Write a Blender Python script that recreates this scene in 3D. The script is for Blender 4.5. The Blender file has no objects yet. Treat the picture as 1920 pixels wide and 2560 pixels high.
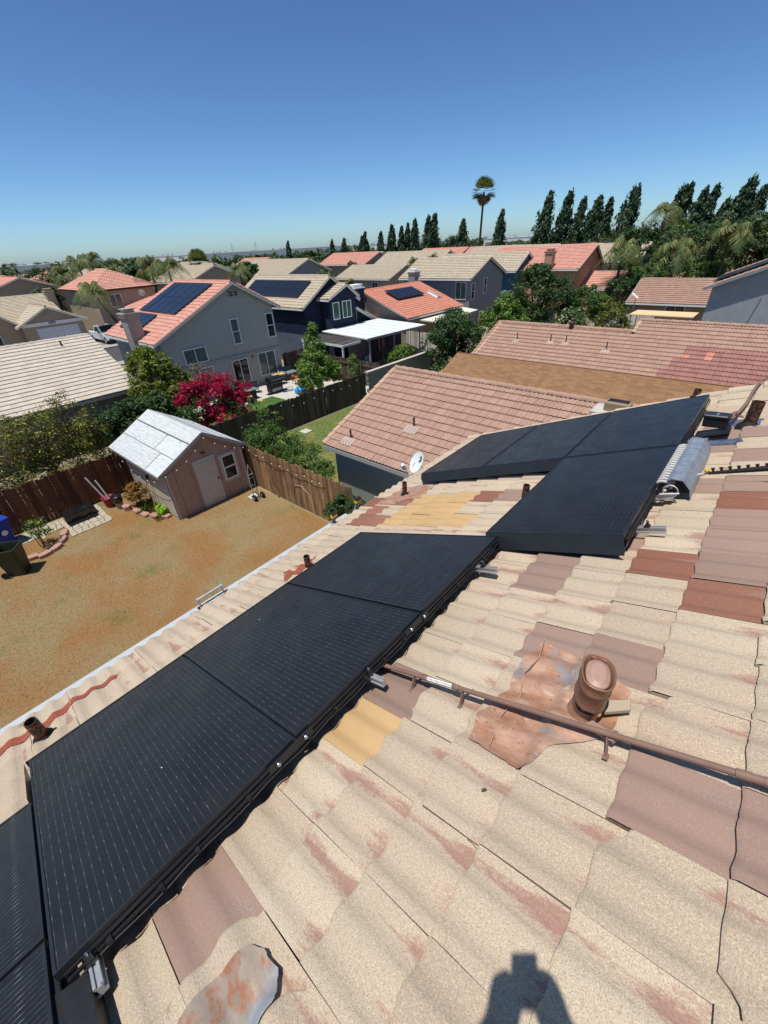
import bpy, bmesh, math, random
import numpy as np
from mathutils import Matrix, Vector, noise

rnd = random.Random(7)
npr = np.random.default_rng(7)
scn = bpy.context.scene
C = scn.collection

# ------------------------------------------------------------------ camera
H = 8.5
cam = bpy.data.cameras.new('camera')
cam.sensor_fit = 'VERTICAL'
cam.sensor_height = 36.0
cam.lens = 1024.5 / 2560 * 36.0
cam.clip_start = 0.02
cam.clip_end = 12000
camo = bpy.data.objects.new('camera', cam)
right = Vector((0.75754859, 0.65111365, -0.04659553))
down = Vector((0.32839370, -0.44181825, -0.83483784))
fwd = Vector((-0.56416107, 0.61712855, -0.54852041))
camo.matrix_world = Matrix(((right.x, -down.x, -fwd.x, 0), (right.y, -down.y, -fwd.y, 0), (right.z, -down.z, -fwd.z, H), (0, 0, 0, 1)))
C.objects.link(camo)
scn.camera = camo

# ------------------------------------------------------------------ sky and sun
SUN = Vector((-0.03, -0.235, 0.97)).normalized()
world = bpy.data.worlds.new('World')
scn.world = world
world.use_nodes = True
wn = world.node_tree
bg = wn.nodes['Background']
sky = wn.nodes.new('ShaderNodeTexSky')
sky.sky_type = 'NISHITA'
sky.sun_disc = False
sky.sun_elevation = math.asin(SUN.z)
sky.sun_rotation = math.atan2(SUN.x, SUN.y)
sky.altitude = 0
sky.air_density = 0.7
sky.dust_density = 0.5
sky.ozone_density = 6.0
gam = wn.nodes.new('ShaderNodeGamma')                     # the camera's own tone response to the sky
gam.inputs[1].default_value = 1.195
tint = wn.nodes.new('ShaderNodeMix'); tint.data_type = 'RGBA'; tint.blend_type = 'MULTIPLY'
tint.inputs[0].default_value = 1.0
tint.inputs[7].default_value = (0.885, 1.0, 0.996, 1)
wn.links.new(sky.outputs[0], gam.inputs[0])
wn.links.new(gam.outputs[0], tint.inputs[6])
wn.links.new(tint.outputs[2], bg.inputs[0])
bg.inputs[1].default_value = 0.091
sl = bpy.data.lights.new('sun', 'SUN')
sl.energy = 5.0
sl.angle = math.radians(0.55)
sl.color = (1.0, 0.965, 0.90)
so = bpy.data.objects.new('sun', sl)
so.rotation_euler = SUN.to_track_quat('Z', 'Y').to_euler()
so.location = SUN * 60
C.objects.link(so)
vs = scn.view_settings
vs.view_transform = 'Standard'
vs.look = 'None'
vs.exposure = 0.06
vs.gamma = 1.0
scn.cycles.max_bounces = 6
scn.cycles.diffuse_bounces = 3
scn.cycles.transparent_max_bounces = 8
scn.cycles.use_denoising = True

# ------------------------------------------------------------------ helpers
ROOTLOC = {}

def lin(h):
    h = h.lstrip('#')
    v = [int(h[i:i + 2], 16) / 255 for i in (0, 2, 4)]
    return tuple(x / 12.92 if x <= 0.04045 else ((x + 0.055) / 1.055) ** 2.4 for x in v) + (1,)

class N:
    """tiny node-tree helper"""
    def __init__(s, name):
        s.m = bpy.data.materials.new(name)
        s.m.use_nodes = True
        s.t = s.m.node_tree
        s.b = s.t.nodes['Principled BSDF']
        s.out = s.t.nodes['Material Output']
    def n(s, typ, **kw):
        x = s.t.nodes.new('ShaderNode' + typ)
        for k, v in kw.items():
            if k.startswith('i_'):
                x.inputs[int(k[2:]) if k[2:].isdigit() else k[2:]].default_value = v
            else:
                setattr(x, k, v)
        return x
    def l(s, a, b):
        s.t.links.new(a, b)
    def math(s, op, a, b=None, c=None, clamp=False):
        x = s.n('Math', operation=op)
        x.use_clamp = clamp
        for i, v in enumerate((a, b, c)):
            if v is None:
                continue
            if isinstance(v, (int, float)):
                x.inputs[i].default_value = v
            else:
                s.l(v, x.inputs[i])
        return x.outputs[0]
    def mix(s, f, a, b, typ='MIX'):
        x = s.n('Mix', data_type='RGBA', blend_type=typ)
        for i, v in ((0, f), (6, a), (7, b)):
            if isinstance(v, (int, float)):
                x.inputs[i].default_value = v
            elif isinstance(v, tuple):
                x.inputs[i].default_value = v
            else:
                s.l(v, x.inputs[i])
        return x.outputs[2]
    def noise(s, vec, scale, detail=3, rough=0.5, dim='3D'):
        x = s.n('TexNoise', noise_dimensions=dim)
        x.inputs['Scale'].default_value = scale
        x.inputs['Detail'].default_value = detail
        x.inputs['Roughness'].default_value = rough
        if vec is not None:
            s.l(vec, x.inputs['Vector'])
        return x.outputs[0]
    def ramp(s, f, a, b, ca=0.0, cb=1.0):
        x = s.n('MapRange')
        x.inputs[1].default_value = a; x.inputs[2].default_value = b
        x.inputs[3].default_value = ca; x.inputs[4].default_value = cb
        s.l(f, x.inputs[0])
        return x.outputs[0]
    def scalev(s, vec, sc, loc=None):
        x = s.n('Mapping')
        x.inputs['Scale'].default_value = sc
        if loc is not None:
            s.l(loc, x.inputs['Location'])
        s.l(vec, x.inputs['Vector'])
        return x.outputs[0]
    def coord(s, which='Object'):
        return s.n('TexCoord').outputs[which]
    def bump(s, h, strength=0.3, dist=0.01):
        x = s.n('Bump')
        x.inputs['Strength'].default_value = strength
        x.inputs['Distance'].default_value = dist
        s.l(h, x.inputs['Height'])
        s.l(x.outputs[0], s.b.inputs['Normal'])
    def col(s, c):
        if isinstance(c, tuple):
            s.b.inputs['Base Color'].default_value = c
        else:
            s.l(c, s.b.inputs['Base Color'])
    def rough(s, r):
        if isinstance(r, (int, float)):
            s.b.inputs['Roughness'].default_value = r
        else:
            s.l(r, s.b.inputs['Roughness'])

MATS = {}
def mat(name, color, rough=0.8, metal=0.0, var=0.12, scale=6.0, bump=0.0, bscale=60.0, spec=0.3):
    """plain painted / worn surface: colour with slow mottling and optional fine relief"""
    if name in MATS:
        return MATS[name]
    k = N(name)
    c = lin(color) if isinstance(color, str) else color
    co = k.coord()
    f = k.noise(co, scale, 5, 0.6)
    f = k.ramp(f, 0.3, 0.7)
    d = tuple(max(0, x * (1 - var)) for x in c[:3]) + (1,)
    e = tuple(min(1, x * (1 + var)) for x in c[:3]) + (1,)
    k.col(k.mix(f, d, e))
    k.rough(rough)
    k.b.inputs['Metallic'].default_value = metal
    k.b.inputs['Specular IOR Level'].default_value = spec
    if bump:
        k.bump(k.noise(co, bscale, 4, 0.6), bump, 0.01)
    MATS[name] = k.m
    return k.m

class MB:
    """mesh builder in world coordinates; M is applied to every point added"""
    def __init__(s, M=None):
        s.v = []; s.f = []; s.M = M; s.mi = []; s.cur = 0; s.sm = []
    def add(s, vs_, fs, smooth=False):
        o = len(s.v)
        if s.M is not None:
            s.v += [tuple(s.M @ Vector(p)) for p in vs_]
        else:
            s.v += [tuple(p) for p in vs_]
        s.f += [tuple(o + i for i in q) for q in fs]
        s.mi += [s.cur] * len(fs)
        s.sm += [smooth] * len(fs)
        return s
    def box(s, a, b):
        x0, y0, z0 = [min(a[i], b[i]) for i in range(3)]
        x1, y1, z1 = [max(a[i], b[i]) for i in range(3)]
        return s.add([(x0, y0, z0), (x1, y0, z0), (x1, y1, z0), (x0, y1, z0), (x0, y0, z1), (x1, y0, z1), (x1, y1, z1), (x0, y1, z1)],
                     [(0, 3, 2, 1), (4, 5, 6, 7), (0, 1, 5, 4), (1, 2, 6, 5), (2, 3, 7, 6), (3, 0, 4, 7)])
    def bbox(s, a, b, bv=0.01):
        """box with chamfered vertical and top edges"""
        x0, y0, z0 = [min(a[i], b[i]) for i in range(3)]
        x1, y1, z1 = [max(a[i], b[i]) for i in range(3)]
        def ring(d, z):
            return [(x0 + d + bv, y0 + d, z), (x1 - d - bv, y0 + d, z), (x1 - d, y0 + d + bv, z), (x1 - d, y1 - d - bv, z),
                    (x1 - d - bv, y1 - d, z), (x0 + d + bv, y1 - d, z), (x0 + d, y1 - d - bv, z), (x0 + d, y0 + d + bv, z)]
        r = [ring(0, z0), ring(0, z1 - bv), ring(bv, z1)]
        return s.loft(r)
    def loft(s, rings, cap=True, smooth=False, close=True):
        n = len(rings[0]); V = [p for r in rings for p in r]; F = []
        for i in range(len(rings) - 1):
            for j in range(n if close else n - 1):
                k = (j + 1) % n
                F.append((i * n + j, i * n + k, (i + 1) * n + k, (i + 1) * n + j))
        s.add(V, F, smooth)
        if cap:
            s.add(list(rings[0]), [tuple(range(n - 1, -1, -1))])
            s.add(list(rings[-1]), [tuple(range(n))])
        return s
    def beam(s, a, b, w, h, up=(0, 0, 1)):
        a = Vector(a); b = Vector(b); d = (b - a).normalized(); u = Vector(up)
        x = d.cross(u)
        if x.length < 1e-4:
            x = d.cross(Vector((1, 0, 0)))
        x.normalize(); u = x.cross(d)
        r = []
        for p in (a, b):
            r.append([p - x * w / 2 - u * h / 2, p + x * w / 2 - u * h / 2, p + x * w / 2 + u * h / 2, p - x * w / 2 + u * h / 2])
        return s.loft(r)
    def tube(s, pts, r, n=10, cap=True, smooth=True):
        pts = [Vector(p) for p in pts]
        rs = r if isinstance(r, (list, tuple)) else [r] * len(pts)
        rings = []; ref = None
        for i, p in enumerate(pts):
            d = (pts[min(i + 1, len(pts) - 1)] - pts[max(i - 1, 0)])
            if d.length < 1e-9:
                d = Vector((0, 0, 1))
            d.normalize()
            if ref is None:
                ref = d.orthogonal().normalized()
            x = (ref - d * ref.dot(d))
            if x.length < 1e-5:
                x = d.orthogonal()
            x.normalize(); y = d.cross(x); ref = x
            rings.append([p + (x * math.cos(2 * math.pi * k / n) + y * math.sin(2 * math.pi * k / n)) * rs[i] for k in range(n)])
        return s.loft(rings, cap, smooth)
    def lathe(s, c, prof, n=20, smooth=True, cap=True, sx=1.0, sy=1.0):
        c = Vector(c)
        rings = [[c + Vector((r * sx * math.cos(2 * math.pi * k / n), r * sy * math.sin(2 * math.pi * k / n), z)) for k in range(n)] for r, z in prof]
        return s.loft(rings, cap, smooth)
    def quad(s, *p):
        return s.add(list(p), [tuple(range(len(p)))])
    def mesh(s, name, mats, origin=(0, 0, 0)):
        me = bpy.data.meshes.new(name)
        o = origin
        me.from_pydata([(p[0] - o[0], p[1] - o[1], p[2] - o[2]) for p in s.v], [], s.f)
        for m in (mats if isinstance(mats, (list, tuple)) else [mats]):
            me.materials.append(m)
        me.polygons.foreach_set('material_index', s.mi)
        me.polygons.foreach_set('use_smooth', s.sm)
        me.update()
        return me
    def part(s, name, mats, parent):
        o = bpy.data.objects.new(name, s.mesh(name, mats, ROOTLOC[parent.name]))
        C.objects.link(o); o.parent = parent
        ROOTLOC[o.name] = ROOTLOC[parent.name]
        return o
    def thing(s, name, mats, label, cat, group=None, kind=None, loc=None):
        loc = loc or tuple(np.array(s.v).min(0) * [.5, .5, 1] + np.array(s.v).max(0) * [.5, .5, 0])
        o = bpy.data.objects.new(name, s.mesh(name, mats, loc))
        o.location = loc
        C.objects.link(o)
        ROOTLOC[o.name] = loc
        tag(o, label, cat, group, kind)
        return o

def tag(o, label=None, cat=None, group=None, kind=None):
    if label: o['label'] = label
    if cat: o['category'] = cat
    if group: o['group'] = group
    if kind: o['kind'] = kind
    return o

def thing(name, label, cat, loc=(0, 0, 0), group=None):
    o = bpy.data.objects.new(name, None)
    o.empty_display_size = 0.2
    o.location = loc
    C.objects.link(o)
    ROOTLOC[o.name] = tuple(loc)
    return tag(o, label, cat, group)

def struct(name, mb, m):
    o = bpy.data.objects.new(name, mb.mesh(name, m))
    C.objects.link(o)
    ROOTLOC[o.name] = (0, 0, 0)
    o['kind'] = 'structure'
    return o

def place(name, me, W, parent, mats=None):
    """an object that shares a mesh, at world matrix W, as a child"""
    o = bpy.data.objects.new(name, me)
    C.objects.link(o); o.parent = parent
    l = ROOTLOC[parent.name]
    o.matrix_local = Matrix.Translation((-l[0], -l[1], -l[2])) @ W
    return o

def frame(origin, x, y, z):
    return Matrix(((x[0], y[0], z[0], origin[0]), (x[1], y[1], z[1], origin[1]), (x[2], y[2], z[2], origin[2]), (0, 0, 0, 1)))

def mesh_np(name, V, F, mats, uv=None, smooth=False):
    """fast mesh from numpy quads/tris"""
    me = bpy.data.meshes.new(name)
    nf, k = F.shape
    me.vertices.add(len(V)); me.vertices.foreach_set('co', np.ascontiguousarray(V, np.float32).ravel())
    me.loops.add(nf * k); me.loops.foreach_set('vertex_index', np.ascontiguousarray(F, np.int32).ravel())
    me.polygons.add(nf)
    me.polygons.foreach_set('loop_start', np.arange(0, nf * k, k, dtype=np.int32))
    me.polygons.foreach_set('loop_total', np.full(nf, k, np.int32))
    if uv is not None:
        l = me.uv_layers.new(name='UVMap')
        l.data.foreach_set('uv', np.ascontiguousarray(uv[F.ravel()], np.float32).ravel())
    for m in (mats if isinstance(mats, (list, tuple)) else [mats]):
        me.materials.append(m)
    me.update(calc_edges=True)
    if smooth:
        me.polygons.foreach_set('use_smooth', np.ones(nf, bool))
    return me
# ------------------------------------------------------------------ materials
def alb(h, f=0.66):
    c = lin(h); return tuple(x * f for x in c[:3]) + (1,)
def tile_mat(name, base, worn, speck, wear=0.5, stripe=0.0, tone=0.12, streaky=True, grit=0.5, f=0.9):
    k = N(name)
    uv = k.coord('UV')
    sep = k.n('SeparateXYZ'); k.l(uv, sep.inputs[0])
    info = k.n('ObjectInfo'); geo = k.n('NewGeometry')
    r = k.math('FRACT', k.math('ADD', info.outputs['Random'], k.math('MULTIPLY', geo.outputs['Random Per Island'], 7.31)))
    comb = k.n('CombineXYZ'); k.l(k.math('MULTIPLY', r, 37.0), comb.inputs[0]); k.l(k.math('MULTIPLY', r, 91.0), comb.inputs[1])
    va = k.n('VectorMath', operation='ADD'); k.l(uv, va.inputs[0]); k.l(comb.outputs[0], va.inputs[1])
    p = va.outputs[0]
    B = alb(base, f); W = alb(worn, f); S = alb(speck, f)
    dk = tuple(x * (1 - tone) for x in B[:3]) + (1,); lt = tuple(min(1, x * (1 + tone)) for x in B[:3]) + (1,)
    c = k.mix(r, dk, lt)
    r2 = k.math('FRACT', k.math('MULTIPLY', r, 17.3))
    c = k.mix(k.math('MULTIPLY', r2, 0.22 if wear else 0.0), c, W)
    stn = k.noise(k.scalev(p, (1.2, 2.5, 1)), 4.5, 4, 0.6)
    c = k.mix(k.ramp(stn, 0.48, 0.78, 0, 0.14), c, tuple(x * 0.72 for x in B[:3]) + (1,))
    # grains of the slurry coat
    g = k.noise(p, 260, 2, 0.7)
    c = k.mix(k.ramp(g, 0.50, 0.62, 0, grit), c, S)
    g2 = k.noise(p, 150, 2, 0.6)
    c = k.mix(k.ramp(g2, 0.52, 0.62, 0, 0.55 * grit + 0.05), c, tuple(min(1, x * 1.35) for x in B[:3]) + (1,))
    g3 = k.noise(p, 75, 2, 0.6)
    c = k.mix(k.ramp(g3, 0.58, 0.66, 0, 0.5 * grit), c, S)
    if stripe:
        sv = k.scalev(p, (0.25, 22, 1)); sn = k.noise(sv, 1.0, 2, 0.5)
        c = k.mix(k.ramp(sn, 0.35, 0.65, 0, stripe), c, W)
    if wear:
        # worn-through patches: run down the valley beside the joint and along the butt edge
        y = sep.outputs[1]; x = sep.outputs[0]
        d = k.math('ABSOLUTE', k.math('SUBTRACT', y, 0.247))
        vall = k.ramp(d, 0.0, 0.05, 0.30, 0.0)
        d2 = k.math('ABSOLUTE', k.math('SUBTRACT', y, 0.095))
        vall2 = k.ramp(d2, 0.0, 0.035, 0.10, 0.0)
        but = k.ramp(x, 0.17, 0.33, -0.06, 0.15)
        wn_ = k.noise(k.scalev(p, (0.55, 2.2, 1)), 5.5, 5, 0.62)
        fine = k.noise(k.scalev(p, (0.6, 1.6, 1)), 90, 3, 0.7)
        sc = k.math('ADD', k.math('ADD', k.math('ADD', wn_, vall), k.math('ADD', vall2, but)), k.math('MULTIPLY', k.math('SUBTRACT', fine, 0.5), 0.42))
        sc = k.math('ADD', sc, k.math('MULTIPLY', k.math('SUBTRACT', r, 0.5), 0.22))
        wf = k.ramp(sc, 0.83 - 0.22 * wear, 0.99 - 0.22 * wear, 0.0, 0.85)
        wc = k.mix(k.ramp(k.noise(p, 120, 2), 0.35, 0.7), W, tuple(x * 0.72 for x in W[:3]) + (1,))
        c = k.mix(wf, c, wc)
        # patchy grey bands along the roll flanks
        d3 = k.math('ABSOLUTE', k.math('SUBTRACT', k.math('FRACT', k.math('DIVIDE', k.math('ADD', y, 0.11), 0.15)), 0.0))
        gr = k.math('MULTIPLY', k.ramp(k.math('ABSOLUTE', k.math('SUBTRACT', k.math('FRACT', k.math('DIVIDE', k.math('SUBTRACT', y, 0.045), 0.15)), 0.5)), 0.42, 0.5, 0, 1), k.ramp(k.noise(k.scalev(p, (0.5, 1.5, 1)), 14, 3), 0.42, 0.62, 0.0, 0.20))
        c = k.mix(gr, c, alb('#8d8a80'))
    k.col(c)
    k.rough(0.92)
    k.b.inputs['Specular IOR Level'].default_value = 0.2
    h = k.math('ADD', k.math('MULTIPLY', g, 0.6), k.math('MULTIPLY', k.noise(p, 45, 3), 0.5))
    k.bump(h, 0.45, 0.004)
    MATS[name] = k.m
    return k.m

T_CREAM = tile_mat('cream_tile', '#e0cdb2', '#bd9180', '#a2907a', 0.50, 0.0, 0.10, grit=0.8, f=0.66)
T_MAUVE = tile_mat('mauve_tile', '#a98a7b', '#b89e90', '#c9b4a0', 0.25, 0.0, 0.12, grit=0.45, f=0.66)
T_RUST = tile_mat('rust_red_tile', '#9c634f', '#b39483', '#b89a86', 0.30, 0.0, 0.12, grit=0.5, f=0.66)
T_TAN = tile_mat('orange_tan_tile', '#dcb784', '#d6a468', '#cda66f', 0.0, 0.0, 0.06, grit=0.25, f=0.66)
T_BROWN = tile_mat('brown_pink_tile', '#a08170', '#b79787', '#8b675a', 0.0, 0.5, 0.13, grit=0.3)
T_BROWN_D = tile_mat('maroon_tile', '#94695f', '#a9827a', '#7a5049', 0.0, 0.5, 0.16, grit=0.3)
T_GREYTAN = tile_mat('grey_tan_tile', '#c3b8a8', '#b0a393', '#9c9183', 0.0, 0.25, 0.09, grit=0.3)
T_SAND = tile_mat('sand_tile', '#bdb09a', '#a89b84', '#958a76', 0.0, 0.3, 0.10, grit=0.3)
T_PINK = tile_mat('pink_red_tile', '#c88e7c', '#dcae9e', '#a96a58', 0.0, 0.6, 0.15, grit=0.25)
T_SALMON = tile_mat('salmon_tile', '#c3806a', '#d49a86', '#a55a46', 0.0, 0.5, 0.14, grit=0.25)
SHINGLE = tile_mat('asphalt_shingle', '#8f6e50', '#7c5e45', '#6f5236', 0.0, 0.35, 0.22, grit=0.6)

def panel_mat(name, along, spacing, bright):
    k = N(name)
    uv = k.coord('UV')
    sep = k.n('SeparateXYZ'); k.l(uv, sep.inputs[0])
    a, b = (sep.outputs[0], sep.outputs[1]) if along == 'x' else (sep.outputs[1], sep.outputs[0])
    # b is the direction across the busbars, a runs along them
    fr = k.math('ABSOLUTE', k.math('SUBTRACT', k.math('FRACT', k.math('DIVIDE', b, spacing)), 0.5))
    line = k.math('LESS_THAN', fr, 0.0011 / spacing)
    cell = k.math('ABSOLUTE', k.math('SUBTRACT', k.math('FRACT', k.math('DIVIDE', a, 0.0875)), 0.5))
    dash = k.ramp(cell, 0.30, 0.5, 0.25, 1.0)
    nz = k.ramp(k.noise(k.scalev(uv, (9, 9, 1)), 3, 3), 0.3, 0.75, 0.1, 1.0)
    lf = k.math('MULTIPLY', k.math('MULTIPLY', line, dash), k.math('MULTIPLY', nz, bright))
    base = k.mix(k.ramp(k.noise(uv, 2.2, 4), 0.3, 0.7), (0.0095, 0.0088, 0.0090, 1), (0.0145, 0.0135, 0.0135, 1))
    # a dust film
    dust = k.ramp(k.noise(k.scalev(uv, (1, 1, 1)), 5.0, 6, 0.7), 0.45, 0.8, 0.0, 0.035)
    base = k.mix(dust, base, (0.25, 0.23, 0.2, 1))
    gap = k.math('GREATER_THAN', cell, 0.488)
    base = k.mix(k.math('MULTIPLY', gap, 0.5), base, (0.004, 0.004, 0.006, 1))
    k.col(k.mix(lf, base, (0.62, 0.63, 0.66, 1)))
    k.rough(k.ramp(k.noise(uv, 7, 4), 0.3, 0.7, 0.24, 0.36))
    k.b.inputs['Specular IOR Level'].default_value = 0.32
    k.b.inputs['Coat Weight'].default_value = 0.0
    k.bump(k.noise(uv, 420, 2), 0.06, 0.002)
    MATS[name] = k.m
    return k.m

CELL_A = panel_mat('solar_glass', 'x', 0.0315, 0.30)
CELL_B = panel_mat('solar_glass_landscape', 'y', 0.0315, 0.22)
CELL_B.node_tree.nodes['Principled BSDF'].inputs['Specular IOR Level'].default_value = 0.2
CELL_C = panel_mat('solar_glass_ribbed', 'y', 0.0240, 0.6)
CELL_FAR = mat('solar_glass_far', (0.012, 0.014, 0.02, 1), 0.22, 0, 0.2, 0.6, spec=0.5)
TRAY = mat('dull_galvanised_sheet', (0.36, 0.40, 0.45, 1), 0.5, 0.7, 0.25, 16)
BLACK_AL = mat('black_anodised', (0.014, 0.015, 0.018, 1), 0.38, 0.0, 0.2, 9, spec=0.5)
BLACK_PL = mat('black_plastic', (0.016, 0.016, 0.017, 1), 0.5, 0, 0.3, 20)
ALU = mat('aluminium', (0.46, 0.47, 0.48, 1), 0.5, 0.6, 0.1, 12)
GALV = mat('galvanised_steel', (0.40, 0.45, 0.52, 1), 0.36, 0.9, 0.22, 22)
STEEL = mat('steel_bolt', (0.6, 0.6, 0.62, 1), 0.25, 1.0, 0.05)
GUTTER = mat('white_gutter', '#a9aeb2', 0.45, 0, 0.06, 5)
WHITE = mat('white_paint', '#e6e5e0', 0.6, 0, 0.05, 4)
TRIM_GREY = mat('grey_trim_paint', '#a3a29d', 0.7, 0, 0.1, 5)
CONDUIT = mat('brown_conduit', '#7b6155', 0.55, 0, 0.12, 8)
GLASS_DK = mat('dark_window_glass', (0.02, 0.024, 0.028, 1), 0.06, 0, 0.3, 0.8, spec=0.6)
GLASS_CURT = mat('curtained_window_glass', (0.10, 0.135, 0.125, 1), 0.1, 0, 0.35, 3.0, spec=0.6)
CONCRETE = mat('pale_concrete', '#b3ada3', 0.9, 0, 0.10, 3, 0.3)
GREY_STUCCO = mat('grey_stucco', '#aca9a1', 0.95, 0, 0.07, 2.5, 0.5, 40)
DARK_STUCCO = mat('slate_stucco', '#8b9191', 0.95, 0, 0.08, 2.5, 0.5, 40)
NAVY = mat('navy_stucco', '#252d3e', 0.95, 0, 0.12, 2.5, 0.4, 40)
PURPLE = mat('dark_plum_stucco', '#41374a', 0.95, 0, 0.12, 2.5, 0.4, 40)
BEIGE = mat('beige_stucco', '#a59580', 0.95, 0, 0.08, 2.5, 0.4, 40)
PEACH = mat('peach_stucco', '#b58f76', 0.95, 0, 0.08, 2.5, 0.4, 40)
BLUEWALL = mat('blue_stucco', '#4f7085', 0.95, 0, 0.08, 2.5, 0.4, 40)
MIDGREY = mat('mid_grey_stucco', '#8e8c8d', 0.95, 0, 0.08, 2.5, 0.4, 40)
BRICKRED = mat('red_brick', '#7f3f30', 0.9, 0, 0.15, 14, 0.4)
ROOFDECK = mat('roof_underlay', '#3a332e', 0.95, 0, 0.1)
SHED_WALL = mat('shed_brown_paint', '#ab8f80', 0.85, 0, 0.06, 3, 0.1)
SHED_CREAM = mat('shed_cream_siding', '#b3a691', 0.85, 0, 0.06, 3)
RUBBER = mat('black_rubber', (0.012, 0.012, 0.012, 1), 0.75, 0, 0.2, 30)
NAVYBLUE = mat('blue_bin_plastic', '#1f3f9c', 0.45, 0, 0.08, 8)
GREENBIN = mat('dark_green_bin_plastic', (0.028, 0.036, 0.022, 1), 0.45, 0, 0.15, 8)
YELLOW = mat('yellow_plastic', '#d9ad1f', 0.5, 0, 0.05)
ORANGE = mat('orange_plastic', '#e0642a', 0.5, 0, 0.05)
CYAN = mat('sky_blue_plastic', '#2b9ad6', 0.45, 0, 0.05)
REDPOT = mat('crimson_plastic', '#8e1f37', 0.5, 0, 0.1)
SOIL = mat('soil', '#6b563f', 1.0, 0, 0.3, 9, 0.6)
BARK = mat('bark', '#5a493a', 0.95, 0, 0.3, 12, 0.6)
PALMBARK = mat('palm_bark', '#4f4539', 0.95, 0, 0.3, 9, 0.6)

def rust_pipe_mat():
    k = N('rusty_black_pipe')
    co = k.coord()
    f = k.ramp(k.noise(co, 28, 5, 0.65), 0.50, 0.58)
    k.col(k.mix(f, (0.012, 0.011, 0.011, 1), lin('#7a4526')))
    k.rough(0.7)
    k.bump(k.noise(co, 90, 4), 0.4, 0.004)
    return k.m
RUSTPIPE = rust_pipe_mat()

def rust_flash_mat():
    k = N('painted_rusty_flashing')
    co = k.coord()
    st = k.scalev(co, (1.0, 2.6, 1.0))
    a = k.noise(st, 6, 5, 0.6); b = k.noise(st, 13, 6, 0.7); d = k.noise(co, 4.2, 4, 0.6)
    c = k.mix(k.ramp(a, 0.38, 0.62), alb('#b88465', .72), alb('#cfa68c', .72))
    c = k.mix(k.ramp(b, 0.58, 0.68, 0, 0.7), c, alb('#d8c3ae', .75))
    c = k.mix(k.ramp(d, 0.56, 0.66, 0, 0.8), c, alb('#9aa0a4', .75))
    c = k.mix(k.ramp(k.noise(co, 42, 3), 0.62, 0.72, 0, 0.5), c, alb('#7a4428', .7))
    k.col(c)
    k.rough(k.ramp(b, 0.3, 0.7, 0.32, 0.7))
    k.b.inputs['Metallic'].default_value = 0.2
    k.bump(k.math('ADD', a, k.math('MULTIPLY', b, 0.35)), 0.35, 0.01)
    return k.m
RUSTFLASH = rust_flash_mat()
def lead_mat():
    k = N('scraped_lead_flashing')
    co = k.coord(); st = k.scalev(co, (1.0, 2.2, 1.0))
    a = k.noise(st, 9, 5, 0.6); b = k.noise(st, 26, 5, 0.7); d = k.noise(co, 5.0, 3, 0.5)
    c = k.mix(k.ramp(d, 0.4, 0.6), alb('#d0b89f', .74), alb('#b5a797', .72))
    c = k.mix(k.math('MULTIPLY', k.ramp(a, 0.46, 0.56), k.ramp(b, 0.42, 0.55, 0.3, 0.9)), c, alb('#bd7d58', .75))
    c = k.mix(k.ramp(k.noise(co, 3.1, 2), 0.58, 0.64, 0, 0.85), c, alb('#a9b2b8', .8))
    k.col(c); k.rough(k.ramp(b, 0.3, 0.7, 0.3, 0.6)); k.b.inputs['Metallic'].default_value = 0.35
    k.bump(k.math('ADD', a, k.math('MULTIPLY', b, 0.4)), 0.3, 0.008)
    return k.m
LEAD = lead_mat()
MASTIC = mat('red_brown_mastic', '#8d4a35', 0.7, 0, 0.15, 22, 0.5, 50)
BROWNPAINT = mat('brown_vent_paint', '#8a6552', 0.42, 0.25, 0.15, 14, 0.15)
PINKPAINT = mat('faded_pink_vent_lid', '#a58678', 0.5, 0.1, 0.10, 12)

def wood_mat(name, a, b, d, dark=0.4):
    k = N(name)
    co = k.coord('Object')
    info = k.n('ObjectInfo')
    off = k.n('CombineXYZ'); k.l(k.math('MULTIPLY', info.outputs['Random'], 53), off.inputs[0]); k.l(k.math('MULTIPLY', info.outputs['Random'], 31), off.inputs[2])
    va = k.n('VectorMath', operation='ADD'); k.l(co, va.inputs[0]); k.l(off.outputs[0], va.inputs[1])
    g = k.noise(k.scalev(va.outputs[0], (14, 14, 0.9)), 2.2, 5, 0.65)
    c = k.mix(k.ramp(g, 0.3, 0.7), lin(a), lin(b))
    c = k.mix(k.ramp(k.noise(k.scalev(va.outputs[0], (3, 3, 0.8)), 1.5, 4), 0.5, 0.68, 0, dark + 0.2), c, lin(d))
    hsv = k.n('HueSaturation'); k.l(c, hsv.inputs['Color']); k.l(k.ramp(info.outputs['Random'], 0, 1, 0.55, 1.5), hsv.inputs['Value'])
    k.col(hsv.outputs[0])
    k.rough(0.9)
    k.bump(g, 0.4, 0.006)
    return k.m
FENCE_TAN = wood_mat('weathered_tan_wood', '#9c7a54', '#7c5c3c', '#3f2c1e')
FENCE_RED = wood_mat('stained_red_brown_wood', '#6a4128', '#533020', '#2b1a12')
FENCE_GREY = wood_mat('grey_brown_wood', '#5f5044', '#473a31', '#2a221d')
FENCE_PALE = wood_mat('pale_white_wood', '#cfcabf', '#bdb6aa', '#8e877c', 0.2)
PERGOLA = wood_mat('grey_pergola_wood', '#8a8078', '#70675f', '#4a433d')

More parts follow.
